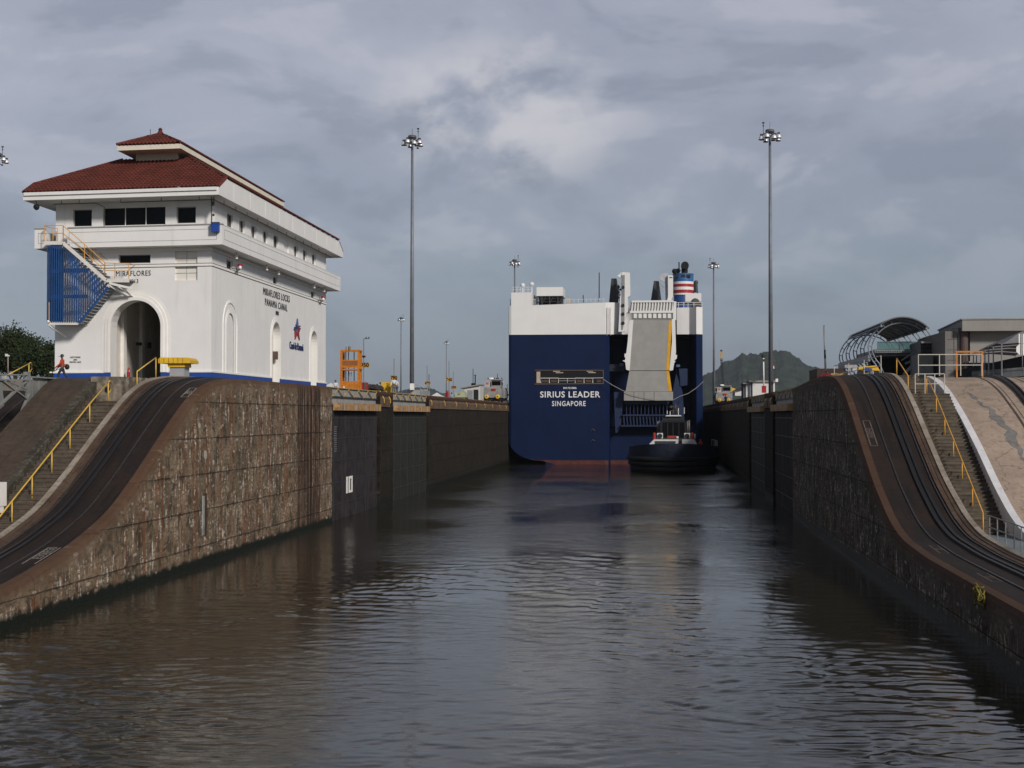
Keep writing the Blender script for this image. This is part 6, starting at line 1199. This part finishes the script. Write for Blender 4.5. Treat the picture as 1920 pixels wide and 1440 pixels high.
def fstar(u, v, m_):
    mb = MB(); P = []
    for k in range(10):
        a = math.pi*k/5; r = .16 if k % 2 == 0 else .065; uu = u+r*math.sin(a)*.85; vv = v-r*math.cos(a); q = onY(1441.4+uu*9.6+vv, 677.5+vv*8.8+uu*6.5+math.sin(uu*5)*1.2, 236+math.sin(uu*7+vv)*.22-.04); P.append(q)
    mb.add(P, [tuple(range(10))]); mb.build('flag_star', m_, t_)
fstar(.25, .25, fbl); fstar(.75, .75, fr2)
t_ = thing('signal_post', 'tall grey post with a black band near the crest of the right track', 'post', onY(1548, 692, 120)); tube('post', [onY(1548, 693, 120), onY(1545, 612, 120)], [.085, .06], MC['railing_grey'], t_); tube('band', [onY(1547.1, 672, 119.99), onY(1546.5, 656, 119.99)], .083, blackm, t_); MB().lathe(onY(1545, 611.5, 120), [(.07, 0), (.07, .05)], 8).build('cap', blackm, t_)
t_ = thing('marker_board', 'small white notice box on the tallest right mast', 'sign', onY(1457, 713, 160)); fb(1454.3, 1459, 710, 716, 162.7, .1).build('notice', white2, t_)
t_ = thing('low_shed', 'long low dark red shed roof behind the right crest', 'shed', onY(1570, 700, 200)); hutbox(t_, 'roof', 1532, 1586, 691, 699, 200, 10, mat('shed_roof_red', (.045, .025, .02), .8)); hutbox(t_, 'wall', 1534, 1586, 699, 712, 200.5, 9, mat('shed_wall_brown', (.10, .05, .035), .8))
t_ = thing('red_tarpaulin', 'red cover draped at the crest left of the grey post', 'cover', onY(1547, 704, 105)); MB().prism([onY(1536, 706, 104), onY(1541, 701, 104), onY(1549, 698.5, 104), onY(1558, 702, 104), onY(1562, 706, 104)], (0, 1, 0)).build('cover', mat('cover_red', (.16, .02, .02), .8), t_)
t_ = thing('yellow_cart', 'yellow maintenance cart beneath the canopy', 'cart', onY(1630, 700, 118)); 
MB().prism([onY(1610, 688, 118), onY(1644, 685, 118), onY(1650, 695, 118), onY(1610, 694, 118)], (0, 1.6, 0)).build('body', yellow, t_); fb(1611, 1646, 694.5, 700, 118.2, 1.3, 9.9).build('chassis', mat('cart_dark_yellow', (.30, .20, .02), .6), t_); fb(1619, 1632, 688.5, 695.5, 117.95, .05).build('panel', bluep, t_)
for px_ in (1615, 1641): MB().lathe(onY(px_, 701, 118), [(.25, 0), (.27, .05), (.25, .2)], 12, 'y').build('wheel', blackm, t_)
for k, (a, b, c_, d_, col, lab) in enumerate(((1584, 1606, 684, 690, (.30, .30, .30), 'pale equipment crate at the foot of the canopy'), (1598, 1607, 689, 697, (.5, .5, .5), 'tilted white panel at the crest beside the yellow cart'), (1558, 1590, 700, 704, (.42, .26, .08), 'flat yellow and orange mat on the right crest'))): simple('equipment', lab, 'equipment', [('case', fb(a, b, c_, d_, 112+k, .8), mat('eq%d' % k, col, .7, var=.3, vs=4))], onY(a, d_, 112+k))
# ------------------------------------------------------------------ canopy of steel hoops, visitor building, tents
cn = thing('arched_canopy', 'barrel canopy of grey steel hoops with a dark curved roof', 'canopy', (23, 150, 9.6)); Yc0 = 150.; hc = onY(1690, 661, Yc0); Rr = 61*Yc0/2700; hm = mat('hoop_grey', (.23, .26, .30), .4, metal=.3)
def hoop(Y):
    mb = MB(); oa, ia = [], []
    for a in np.linspace(math.radians(-14), math.radians(206), 30):
        q = 1.0-(.16 if a > math.radians(170) else 0)*((a-math.radians(170))/math.radians(36)); oa.append((hc[0]+Rr*q*math.cos(a), Y, hc[2]+Rr*q*math.sin(a))); r2 = Rr*q-.36; ia.append((hc[0]+r2*math.cos(a), Y+.0, hc[2]+r2*math.sin(a)))
    mb.tube(oa, .07, 6).tube(ia, .07, 6)
    for k in range(0, 30, 2): mb.tube([oa[k], ia[k]], .045, 5)
    for (P_, off) in ((oa, 0), (ia, 0)):
        p_ = P_[-1]; mb.tube([p_, (p_[0]+.55, Y, p_[2]-1.2), (p_[0]+1.0, Y, p_[2]-2.1)], .07, 6)
    mb.build('hoop', hm, cn, smooth=False)
for Y in (150, 155.5, 161, 167, 173): hoop(Y)
mb = MB(); mb.strip([[(hc[0]+(Rr+.12)*math.cos(a), Y, hc[2]+(Rr+.12)*math.sin(a)) for a in np.linspace(math.radians(42), math.radians(128), 22)] for Y in (149.2, 174)]); mb.strip([[(hc[0]+(Rr+.24)*math.cos(a), Y, hc[2]+(Rr+.24)*math.sin(a)) for a in np.linspace(math.radians(42), math.radians(128), 22)] for Y in (149.2, 174)]); mb.strip([[(hc[0]+r_*math.cos(a), 149.2, hc[2]+r_*math.sin(a)) for a in np.linspace(math.radians(42), math.radians(128), 22)] for r_ in (Rr+.12, Rr+.24)])
mb.build('curved_roof', mat('canopy_roof', (.11, .11, .11), .6, var=.1), cn)
mb = MB(); 
for a in (45, 128): mb.tube([(hc[0]+Rr*math.cos(math.radians(a)), 149.2, hc[2]+Rr*math.sin(math.radians(a))), (hc[0]+Rr*math.cos(math.radians(a)), 174, hc[2]+Rr*math.sin(math.radians(a)))], .12, 6)
mb.build('purlin', hm, cn); A = onY(1630, 672, 150); MB().box(A[0]-.12, A[0]+.1, 150, 174, A[2]-.3, A[2]+.35).build('edge_beam', hm, cn)
tr_ = thing('terrace', 'glass-railed terrace deck under the arched canopy', 'terrace', (24, 152, 9.6)); cg = mat('terrace_grey', (.20, .215, .23), .6)
fb(1641, 1760, 655, 661, 152, 14).build('deck', cg, tr_); fb(1640, 1760, 661, 667, 152.5, 13).build('beam', mat('beam_dark', (.10, .11, .12), .6), tr_)
mb = MB()
for k in range(26): A = onY(1641+k*4.4, 658, 151.9); mb.lathe((A[0], 151.9, A[2]), [(.085, 0), (.085, .1)], 8, 'y')
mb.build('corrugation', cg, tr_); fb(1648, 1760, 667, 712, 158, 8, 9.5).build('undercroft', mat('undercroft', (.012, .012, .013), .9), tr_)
glg = bpy.data.materials.new('green_glass'); glg.use_nodes = True; t = NT(glg.node_tree); t.n('ShaderNodeOutputMaterial', {0: t.n('ShaderNodeMixShader', {0: .42, 1: t.n('ShaderNodeBsdfTransparent', {0: (.75, .9, .88, 1)}).outputs[0], 2: t.n('ShaderNodeBsdfPrincipled', {'Base Color': (.10, .19, .18, 1), 'Roughness': .1}).outputs[0]}).outputs[0]})
fb(1645, 1745, 641, 655, 151.95, .04).build('glass_panel', glg, tr_); mb = MB()
for px_ in (1645, 1687.5, 1712, 1745): A, B = onY(px_, 641, 151.9), onY(px_, 655, 151.9); mb.tube([A, B], .035, 5)
mb.tube([onY(1645, 641, 151.9), onY(1745, 641, 151.9)], .04, 5); mb.build('glass_frame', MC['railing_grey'], tr_)
mb = MB(); mb.bar(onY(1694, 703, 148), onY(1722, 673, 148), .3, .25).bar(onY(1690, 676, 150), onY(1722, 655, 150), .12, .12).bar(onY(1697, 682, 149), onY(1722, 671, 149), .12, .2); mb.build('stair_stringer', cg, tr_)
vb = thing('visitor_building', 'large grey-beige building with deep flat parapet at the right edge', 'building', (32, 142, 9.6)); vm = mat('facade_beige', (.25, .24, .225), .75, var=.06, vs=.4, dirt=(.14, .13, .12, .3)); vt = mat('facade_tile', (.155, .145, .14), .7, var=.08); vd = mat('column_brown', (.085, .06, .052), .7)
xa = onY(1805, 700, 140)[0]; xr = onY(2060, 700, 140)[0]; zt0 = onY(1805, 599.5, 140)[2]; zt1 = onY(1805, 620.5, 140)[2]; dY = 18.
xg = onY(1760, 614.5, 140+dY)[0]
MB().prism([(xa, 140, zt1), (xr, 140, zt1), (xr, 140+dY, zt1), (xg+.0, 140+dY, zt1)], (0, 0, zt0-zt1)).build('parapet', vm, vb); MB().prism([(xa-.1, 139.9, zt0), (xr, 139.9, zt0), (xr, 140+dY+.1, zt0), (xg-.12, 140+dY+.1, zt0)], (0, 0, .12)).build('parapet_cap', MC['cap_grey'], vb)
MB().box(onY(1816, 0, 141.2)[0], xr, 141.6, 158, 9.5, zt1).build('wall', vm, vb)
fb(1772, 1795, 621, 715, 141, 12, 9.5).build('tiled_wall', vt, vb); MB().prism([onY(1749, 628.5, 146), onY(1772, 623.5, 141.01), (onY(1772, 0, 141.01)[0], 141.01, 9.5), (onY(1749, 0, 146)[0], 146, 9.5)], (0, 8, 0)).build('tiled_wall', vt, vb)
mb = MB()
for k in range(7): zk_ = 9.9+k*1.0; A = onY(1772, 0, 140.98)[0]; B = onY(1795, 0, 140.98)[0]; mb.box(A, B, 140.975, 140.995, zk_, zk_+.03) if zk_ < onY(0, 622, 141)[2] else None
A = onY(1784, 0, 140.98)[0]; mb.box(A, A+.03, 140.97, 140.992, 9.6, onY(0, 622, 141)[2]); mb.build('tile_joint', darkm, vb)
fb(1795.5, 1801, 623, 715, 141.3, 1, 9.5).build('pilaster', mat('pilaster_grey', (.30, .29, .27), .7), vb); c_ = onY(1808.5, 700, 141.); MB().lathe((c_[0], 141.2, 9.5), [(.40, 0), (.40, onY(0, 627, 141)[2]-9.5), (.52, onY(0, 625, 141)[2]-9.5), (.52, zt1-9.5)], 16).build('column', vd, vb)
fb(1726, 1749, 640, 664, 147, 6, 9.5+0).build('stair_tower', mat('tower_grey', (.13, .135, .14), .7), vb); mb = MB()
for k in range(7): A, B = onY(1728+k*3.4, 643, 146.9), onY(1728+k*3.4, 663, 146.9); mb.tube([A, B], .05, 4)
for py_ in (645, 653, 661): mb.tube([onY(1726, py_, 146.9), onY(1750, py_, 146.9)], .04, 4)
mb.build('stair_grille', blackm, vb); fb(1728, 1749, 640.5, 643.5, 146.6, 3).build('lintel', MC['pilaster_grey'], vb)
fb(1722, 1750, 664, 715, 144, 4, 9.5).build('lower_wall', mat('lower_grey', (.15, .155, .155), .8, var=.1), vb)
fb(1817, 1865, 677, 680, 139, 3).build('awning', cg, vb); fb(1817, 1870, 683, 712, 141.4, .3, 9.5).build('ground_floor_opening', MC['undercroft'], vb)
# tensile tents at the far right
for k in range(4):
    Y = 124-k*4.5; xc = onY(1868+k*17, 690, Y); w_ = 2.1; t_ = thing('tensile_tent', ['smallest grey fabric tent beside the visitor building', 'second grey fabric tent from the visitor building', 'third grey fabric tent from the visitor building', 'grey fabric tent nearest the octagonal sign'][k], 'tent', (xc[0], Y, 9.7), 'grey fabric tents at the right edge'); ze = onY(0, 673-k*5.5, Y)[2]; zt_ = ze+1.05
    secs = []
    for j in range(9):
        v = j/8; ww = w_*(1-v)**.8*.95+.05; secs.append([(xc[0]+ww*cx, Y+ww*cy, ze+(zt_-ze)*v**1.3-(.16*(1-v) if abs(cx) != abs(cy) else 0)*-1) for cx, cy in ((-1, -1), (0, -.94), (1, -1), (.94, 0), (1, 1), (0, .94), (-1, 1), (-.94, 0), (-1, -1))])
    MB().strip(secs).build('fabric', mat('tent_grey', (.19, .185, .195), .8, var=.05), t_)
    for cx in (-1, 1):
        for cy in (-1, 1): MB().tube([(xc[0]+w_*cx*.98, Y+w_*cy*.98, 9.6), (xc[0]+w_*cx*.98, Y+w_*cy*.98, ze)], .05, 6).build('pole', MC['railing_grey'], t_)
t_ = thing('picket_fence', 'dark grey metal fence under the fabric tents', 'fence', (28, 108, 9.7)); fx0, fx1 = onY(1818, 0, 118)[0], onY(1935, 0, 106)[0]; mb = MB()
for k in range(60): u = k/59; x_ = fx0+(fx1-fx0)*u; y_ = 118-12*u; mb.tube([(x_, y_, 9.7), (x_, y_, 11.15)], .03, 4)
for z_ in (9.95, 10.95): mb.tube([(fx0, 118, z_), (fx1, 106, z_)], .035, 4)
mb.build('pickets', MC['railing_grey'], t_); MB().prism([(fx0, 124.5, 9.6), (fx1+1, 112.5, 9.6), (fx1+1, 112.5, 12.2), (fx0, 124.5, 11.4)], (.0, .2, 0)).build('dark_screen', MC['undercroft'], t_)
t_ = thing('octagonal_sign', 'back of a white octagonal traffic sign on a post at the right edge', 'sign', onY(1917, 700, 96)); c_ = onY(1917, 655, 96); r_ = 11.5*96/2700; mb = MB(); mb.prism([(c_[0]+r_*math.cos(math.pi/8+k*math.pi/4), 96, c_[2]+r_*math.sin(math.pi/8+k*math.pi/4)) for k in range(8)], (0, .03, 0)); mb.build('sign_plate', white2, t_); fb(1910, 1924, 626, 643.5, 96, .03).build('upper_plate', white2, t_); tube('post', [onY(1917, 700, 95.9), onY(1917, 624, 95.9)], .035, MC['railing_grey'], t_)
t_ = thing('thin_sign_post', 'thin pole between the tents at the right edge', 'pole', onY(1905, 700, 104)) if False else None
# ------------------------------------------------------------------ people
def human(label, loc, rz, shirt, trousers, hat=None, pose='stand', h_=1.68, extra=None, hatcol=None):
    t_ = thing('person', label, 'person', loc); s = h_/1.75
    if pose == 'sit': legs = dict(k1=(.12, -.42, .52), k2=(-.12, -.42, .52), f1=(.12, -.45, .08), f2=(-.12, -.45, .08)); hip = .5
    elif pose == 'walk': legs = dict(k1=(.12, -.22, .50), k2=(-.11, .12, .49), f1=(.12, -.26, .09), f2=(-.11, .38, .1)); hip = .93
    else: legs = dict(k1=(.11, -.02, .5), k2=(-.11, .0, .5), f1=(.13, .02, .09), f2=(-.13, .02, .09)); hip = .93
    a1, a2 = ((.26, -.18, .98), (.22, -.42, .86)) if pose in ('walk', 'work') else ((.27, .0, 1.12), (.26, -.1, .88)); dz = hip-.93
    def mk(V, E, R, nm, m_, sub=1):
        me = bpy.data.meshes.new(nm); cr, sr = math.cos(rz), math.sin(rz)
        me.from_pydata([((x*cr-y*sr)*s, (x*sr+y*cr)*s, z*s) for x, y, z in V], E, []); me.materials.append(m_)
        o = bpy.data.objects.new(nm, me); C.objects.link(o); o.parent = t_; ORG[o.name] = ORG[t_.name]
        mo = o.modifiers.new('skin', 'SKIN'); mo.use_smooth_shade = True
        for i, r in enumerate(R): me.skin_vertices[0].data[i].radius = (r*s, r*s) if not isinstance(r, tuple) else (r[0]*s, r[1]*s)
        me.skin_vertices[0].data[0].use_root = True
        if sub: mo2 = o.modifiers.new('sub', 'SUBSURF'); mo2.levels = sub; mo2.render_levels = sub
        return o
    V = [(0, 0, .93+dz), (0, 0, 1.15+dz), (0, .0, 1.38+dz), (0, 0, 1.5+dz), (0, -.01, 1.6+dz), (0, -.01, 1.72+dz), (0, -.125, 1.62+dz)]; E = [(0, 1), (1, 2), (2, 3), (3, 4), (4, 5), (4, 6)]; R = [.15, .13, .16, .06, .085, .07, .015]
    for sg in (1, -1):
        b = len(V); e, h2 = ((a1[0]*sg, a1[1], a1[2]+.0+dz), (a2[0]*sg, a2[1], a2[2]+dz)); V += [(.18*sg, 0, 1.42+dz), e if a1[2] > 1.05 else (a1[0]*sg, a1[1]+.12, a1[2]+.17+dz), h2, (h2[0], h2[1]-.05, h2[2]-.07)]; E += [(2, b), (b, b+1), (b+1, b+2), (b+2, b+3)]; R += [.065, .045, .03, .034]
        for k in range(4): V += [(h2[0]+(k-1.5)*.02, h2[1]-.09, h2[2]-.15+abs(k-1.5)*.008), (h2[0]+(k-1.5)*.021, h2[1]-.075, h2[2]-.185)]; n = len(V); E += [(b+3, n-2), (n-2, n-1)]; R += [.009, .008]
        V += [(h2[0]-.05*sg, h2[1]-.06, h2[2]-.09), (h2[0]-.06*sg, h2[1]-.09, h2[2]-.12)]; n = len(V); E += [(b+3, n-2), (n-2, n-1)]; R += [.011, .009]
        b = len(V); kk, ff = legs['k1' if sg > 0 else 'k2'], legs['f1' if sg > 0 else 'f2']; V += [(.1*sg, 0, .86+dz), kk, ff, (ff[0], ff[1]-.14, ff[2]-.04)]; E += [(0, b), (b, b+1), (b+1, b+2), (b+2, b+3)]; R += [.09, .06, .045, .035]
    mk(V, E, R, 'body', skin, 1)
    V = [(0, 0, .95+dz), (0, 0, 1.15+dz), (0, 0, 1.36+dz), (0, 0, 1.47+dz)]; E = [(0, 1), (1, 2), (2, 3)]; R = [(.18, .14), (.165, .135), (.2, .14), .085]
    for sg in (1, -1): b = len(V); V += [(.19*sg, 0, 1.4+dz), (a1[0]*sg, a1[1]+(.12 if a1[2] < 1.05 else 0), a1[2]+(.17 if a1[2] < 1.05 else 0)+dz), (a2[0]*sg, a2[1]+.03, a2[2]+.04+dz)]; E += [(2, b), (b, b+1), (b+1, b+2)]; R += [.085, .068, .05]
    mk(V, E, R, 'shirt', shirt, 1)
    V = [(0, 0, .96+dz), (0, 0, .88+dz)]; E = [(0, 1)]; R = [.165, .15]
    for sg in (1, -1): b = len(V); kk, ff = legs['k1' if sg > 0 else 'k2'], legs['f1' if sg > 0 else 'f2']; V += [(.1*sg, 0, .82+dz), kk, (ff[0], ff[1]+.01, ff[2]+.05)]; E += [(1, b), (b, b+1), (b+1, b+2)]; R += [.115, .085, .068]
    mk(V, E, R, 'trousers', trousers, 1)
    for sg in ('f1', 'f2'):
        ff = legs[sg]; mk([(ff[0], ff[1]+.06, .05+ff[2]-.08), (ff[0], ff[1]-.04, .05+ff[2]-.08), (ff[0], ff[1]-.17, .035+ff[2]-.08)], [(0, 1), (1, 2)], [.045, .05, .035], 'shoe', blackm, 1)
    cr, sr = math.cos(rz), math.sin(rz); hx = lambda x, y, z: (loc[0]+(x*cr-y*sr)*s, loc[1]+(x*sr+y*cr)*s, loc[2]+z*s)
    if hat: 
        MB().lathe(hx(0, -.01, 1.66+dz), [(.135*s, 0), (.13*s, .05), (.10*s, .12), (.04*s, .155)], 14).build('helmet', hat, t_, smooth=True); p_ = hx(0, -.15, 1.67+dz); MB().cbox(p_, .16, .14, .02).build('peak', hat, t_)
    else: MB().sphere(hx(0, .015, 1.68+dz), .105*s, 8, (1, 1.1, .9)).build('hair', blackm, t_, smooth=True)
    return t_, hx
redsh, whsh, navyt, greyt, bluesh = mat('shirt_red', (.42, .04, .025), .8, var=.15), mat('shirt_white', (.58, .60, .62), .8), mat('trousers_navy', (.022, .028, .04), .8), mat('trousers_grey', (.13, .135, .15), .8), mat('shirt_blue', (.26, .33, .45), .8)
pt_ = onY(116.5, 708, 84.4); t_, hx = human('person in a red shirt and dark helmet carrying a string trimmer before the control house', (float(pt_[0]), 84.4, 9.72), math.radians(-90+6), redsh, navyt, mat('helmet_dark', (.02, .025, .035), .3), 'walk', 1.56)
tm = thing('string_trimmer', 'string trimmer with orange and black engine and white guard held by the person in red', 'string trimmer', hx(-.1, 0, 1))
MB().sphere(hx(-.22, .27, .97), .15, 7, (1, .8, 1.2)).build('engine', blackm, tm, smooth=True); MB().sphere(hx(-.28, .17, 1.06), .12, 6).build('engine_cover', mat('trimmer_orange', (.6, .2, .03), .5), tm, smooth=True); tube('shaft', [hx(-.22, .2, .98), hx(-.2, -.25, .84), hx(-.15, -.75, .62)], .016, darkm, tm, 6); MB().sphere(hx(-.14, -.82, .58), .09, 6, (1, 1.2, .7)).build('guard', white2, tm, smooth=True)
human('person in a white shirt standing beside the yellow cabinet', tuple(float(q) for q in (onY(738.5, 735, 139)[0], 139, 9.68)), math.radians(15), whsh, greyt, None, 'stand', 1.7)
human('person in white half hidden behind the man by the yellow cabinet', tuple(float(q) for q in (onY(742.5, 735, 141.5)[0], 141.5, 9.68)), math.radians(200), whsh, navyt, None, 'stand', 1.6)
human('crouching person in white beside the tarpaulin and yellow cabinet', tuple(float(q) for q in (onY(713, 735, 139.5)[0], 139.5, 9.68)), math.radians(60), whsh, navyt, None, 'sit', 1.6)
human('small seated person in pale blue right of the red barrel', tuple(float(q) for q in (onY(847, 745, 208)[0], 208, 9.68)), math.radians(30), bluesh, navyt, None, 'sit', 1.75)
human('person in a dark shirt standing in front of the right locomotive', tuple(float(q) for q in (onY(1360.5, 740, 270)[0], 270, 9.72)), 0., navyt, navyt, mat('helmet_red', (.3, .05, .04), .4), 'stand', 1.7)
human('person with an orange helmet and life vest on the tug side deck', tuple(float(q) for q in (onY(1313.5, 845, TY0+6)[0], TY0+6, 2.62)), 0., redsh, whsh, mat('helmet_orange', (.5, .08, .05), .5), 'stand', 1.7)
human('person in a pale blue shirt and jeans leaning on the yellow cart', tuple(float(q) for q in (onY(1634, 700, 116.4)[0], 116.4, 9.72)), math.radians(-60), bluesh, mat('jeans', (.02, .045, .12), .8), mat('helmet_tan', (.4, .33, .25), .5), 'work', 1.7)
human('person in a white shirt standing under the left end of the canopy', tuple(float(q) for q in (onY(1589, 700, 125)[0], 125, 9.7)), math.radians(40), whsh, navyt, None, 'stand', 1.72)
human('stooping person in white and navy at the base of the grey signal post', tuple(float(q) for q in (onY(1550, 700, 112)[0], 112, 9.75)), math.radians(70), bluesh, navyt, None, 'sit', 1.7)
human('person in white near the tent beside the control house', tuple(float(q) for q in (onY(629, 725, 150)[0], 150, 9.68)), 0., whsh, navyt, None, 'stand', 1.7)
# ------------------------------------------------------------------ trees at the left
leafm = bpy.data.materials.new('leaves'); leafm.use_nodes = True; t = NT(leafm.node_tree); p = t.n('ShaderNodeNewGeometry').outputs[0]; nz = t.noise(p, .55, 4, .6); n5 = t.noise(p, 4., 3, .6)
cc = t.mix(t.ss(nz, .35, .65), c4((.014, .024, .008)), c4((.030, .044, .014))); cc = t.mix(t.m('MULTIPLY', t.ss(n5, .5, .7), .5), cc, c4((.05, .065, .02)))
t.n('ShaderNodeOutputMaterial', {0: t.n('ShaderNodeBsdfPrincipled', {'Base Color': cc, 'Roughness': .7, 'Specular IOR Level': .2}).outputs[0]})
barkm = mat('bark', (.10, .085, .07), .9, var=.3)
def tree(label, x, y, zb, blobs, n, seed, leaf=.42, trunk=.35):
    r = np.random.default_rng(seed); t_ = thing('broadleaf_tree', label, 'tree', (x, y, zb), 'broadleaf trees behind the left lane'); tb_ = MB(); top = max(b[2] for b in blobs)
    tb_.tube([(x, y, zb), (x+.2, y, zb+(top-zb)*.35), (x-.2, y, zb+(top-zb)*.7)], [trunk, trunk*.75, trunk*.4], 8)
    for (bx_, by_, bz, rx, rz_) in blobs: tb_.tube([(x+.1, y, zb+(bz-zb)*.4), ((x+bx_)/2, (y+by_)/2, zb+(bz-zb)*.75), (bx_, by_, bz)], [trunk*.5, trunk*.3, .06], 6)
    tb_.build('trunk', barkm, t_); mb = MB(); tot = sum(b[3]**2*b[4] for b in blobs)
    for (bx_, by_, bz, rx, rz_) in blobs:
        nc = max(8, int(26*rx*rx*rz_/12)); cl = []
        for _ in range(nc):
            d_ = r.normal(size=3); d_ /= np.linalg.norm(d_); q = r.uniform(.55, 1.05)
            if d_[2] < -.3: d_[2] *= .4
            cl.append((bx_+d_[0]*rx*q, by_+d_[1]*rx*q, bz+d_[2]*rz_*q, r.uniform(.5, 1.25)))
        m_ = int(n*rx*rx*rz_/tot); per = max(4, m_//nc)
        for (cx, cy, cz, cr) in cl:
            for _ in range(per):
                o = r.normal(size=3)*cr*.62; o[2] *= .7; c_ = np.array([cx, cy, cz])+o; a = r.normal(size=3); a /= np.linalg.norm(a); b = np.cross(a, r.normal(size=3)); b /= np.linalg.norm(b); w_ = leaf*r.uniform(.5, 1.1); b_ = len(mb.v)
                mb.v += [tuple(c_-a*w_*.5), tuple(c_+b*w_*.32), tuple(c_+a*w_*.5), tuple(c_-b*w_*.32)]; mb.f.append((b_, b_+1, b_+2, b_+3))
    mb.build('crown', leafm, t_, fix=False); return t_
def tb3(Y, L_): return [(float(onY(a, b, Y)[0]), Y+dy, float(onY(a, b, Y)[2]), rx, rz_) for a, b, dy, rx, rz_ in L_]
tree('rounded dark tree with the tallest crown at the left edge', float(onY(28, 690, 215)[0]), 215, 9.5, tb3(215, [(28, 636, 0, 3.2, 1.9), (8, 648, 1, 3.2, 2.2), (48, 650, -1, 2.8, 2.2), (30, 670, -2, 3.6, 2.6), (5, 685, 0, 3.2, 2.4), (55, 685, 0, 3.2, 2.2)]), 15000, 1)
tree('lower dark tree spreading between the tallest tree and the control house', float(onY(78, 700, 205)[0]), 205, 9.5, tb3(205, [(66, 664, 0, 2.4, 2.0), (82, 668, 0, 2.6, 1.7), (98, 671, 1, 2.6, 1.7), (75, 690, 0, 3.2, 2.2), (100, 692, 1, 3.2, 2.2)]), 11000, 2)
tree('dark tree half cut off by the left edge of the picture', float(onY(-22, 690, 222)[0]), 222, 9.5, tb3(222, [(-18, 652, 0, 3.2, 2.2), (-42, 665, 0, 3.2, 2.4), (-20, 685, 0, 3.4, 2.4), (-60, 690, 0, 3.4, 2.4)]), 7000, 3)
for px_, Y, lab in ((15, 200, 'small white lamp post in front of the left trees'),):
    t_ = thing('lamp_post', lab, 'lamp post', onY(px_, 705, Y)); tube('pole', [onY(px_, 706, Y), onY(px_, 668, Y)], .1, mat('post_tan', (.24, .2, .16), .7), t_); MB().cbox(onY(px_-1, 667, Y), .55, .3, .16).build('lamp', white2, t_); MB().cbox(onY(px_-2.8, 664.5, Y), .35, .3, .12).build('lamp', white2, t_)
HAZE = True
# ------------------------------------------------------------------ the air between here and the hill
hz = bpy.data.materials.new('haze'); hz.use_nodes = True; t = NT(hz.node_tree)
v = t.n('ShaderNodeVolumePrincipled', {'Color': (.84, .91, 1., 1.), 'Density': .00006, 'Anisotropy': .2})
t.n('ShaderNodeOutputMaterial', {1: v.outputs[0]})
if HAZE: MB().box(-6500, 9500, -120, 14500, -4, 420).build('haze', hz, kind='stuff')
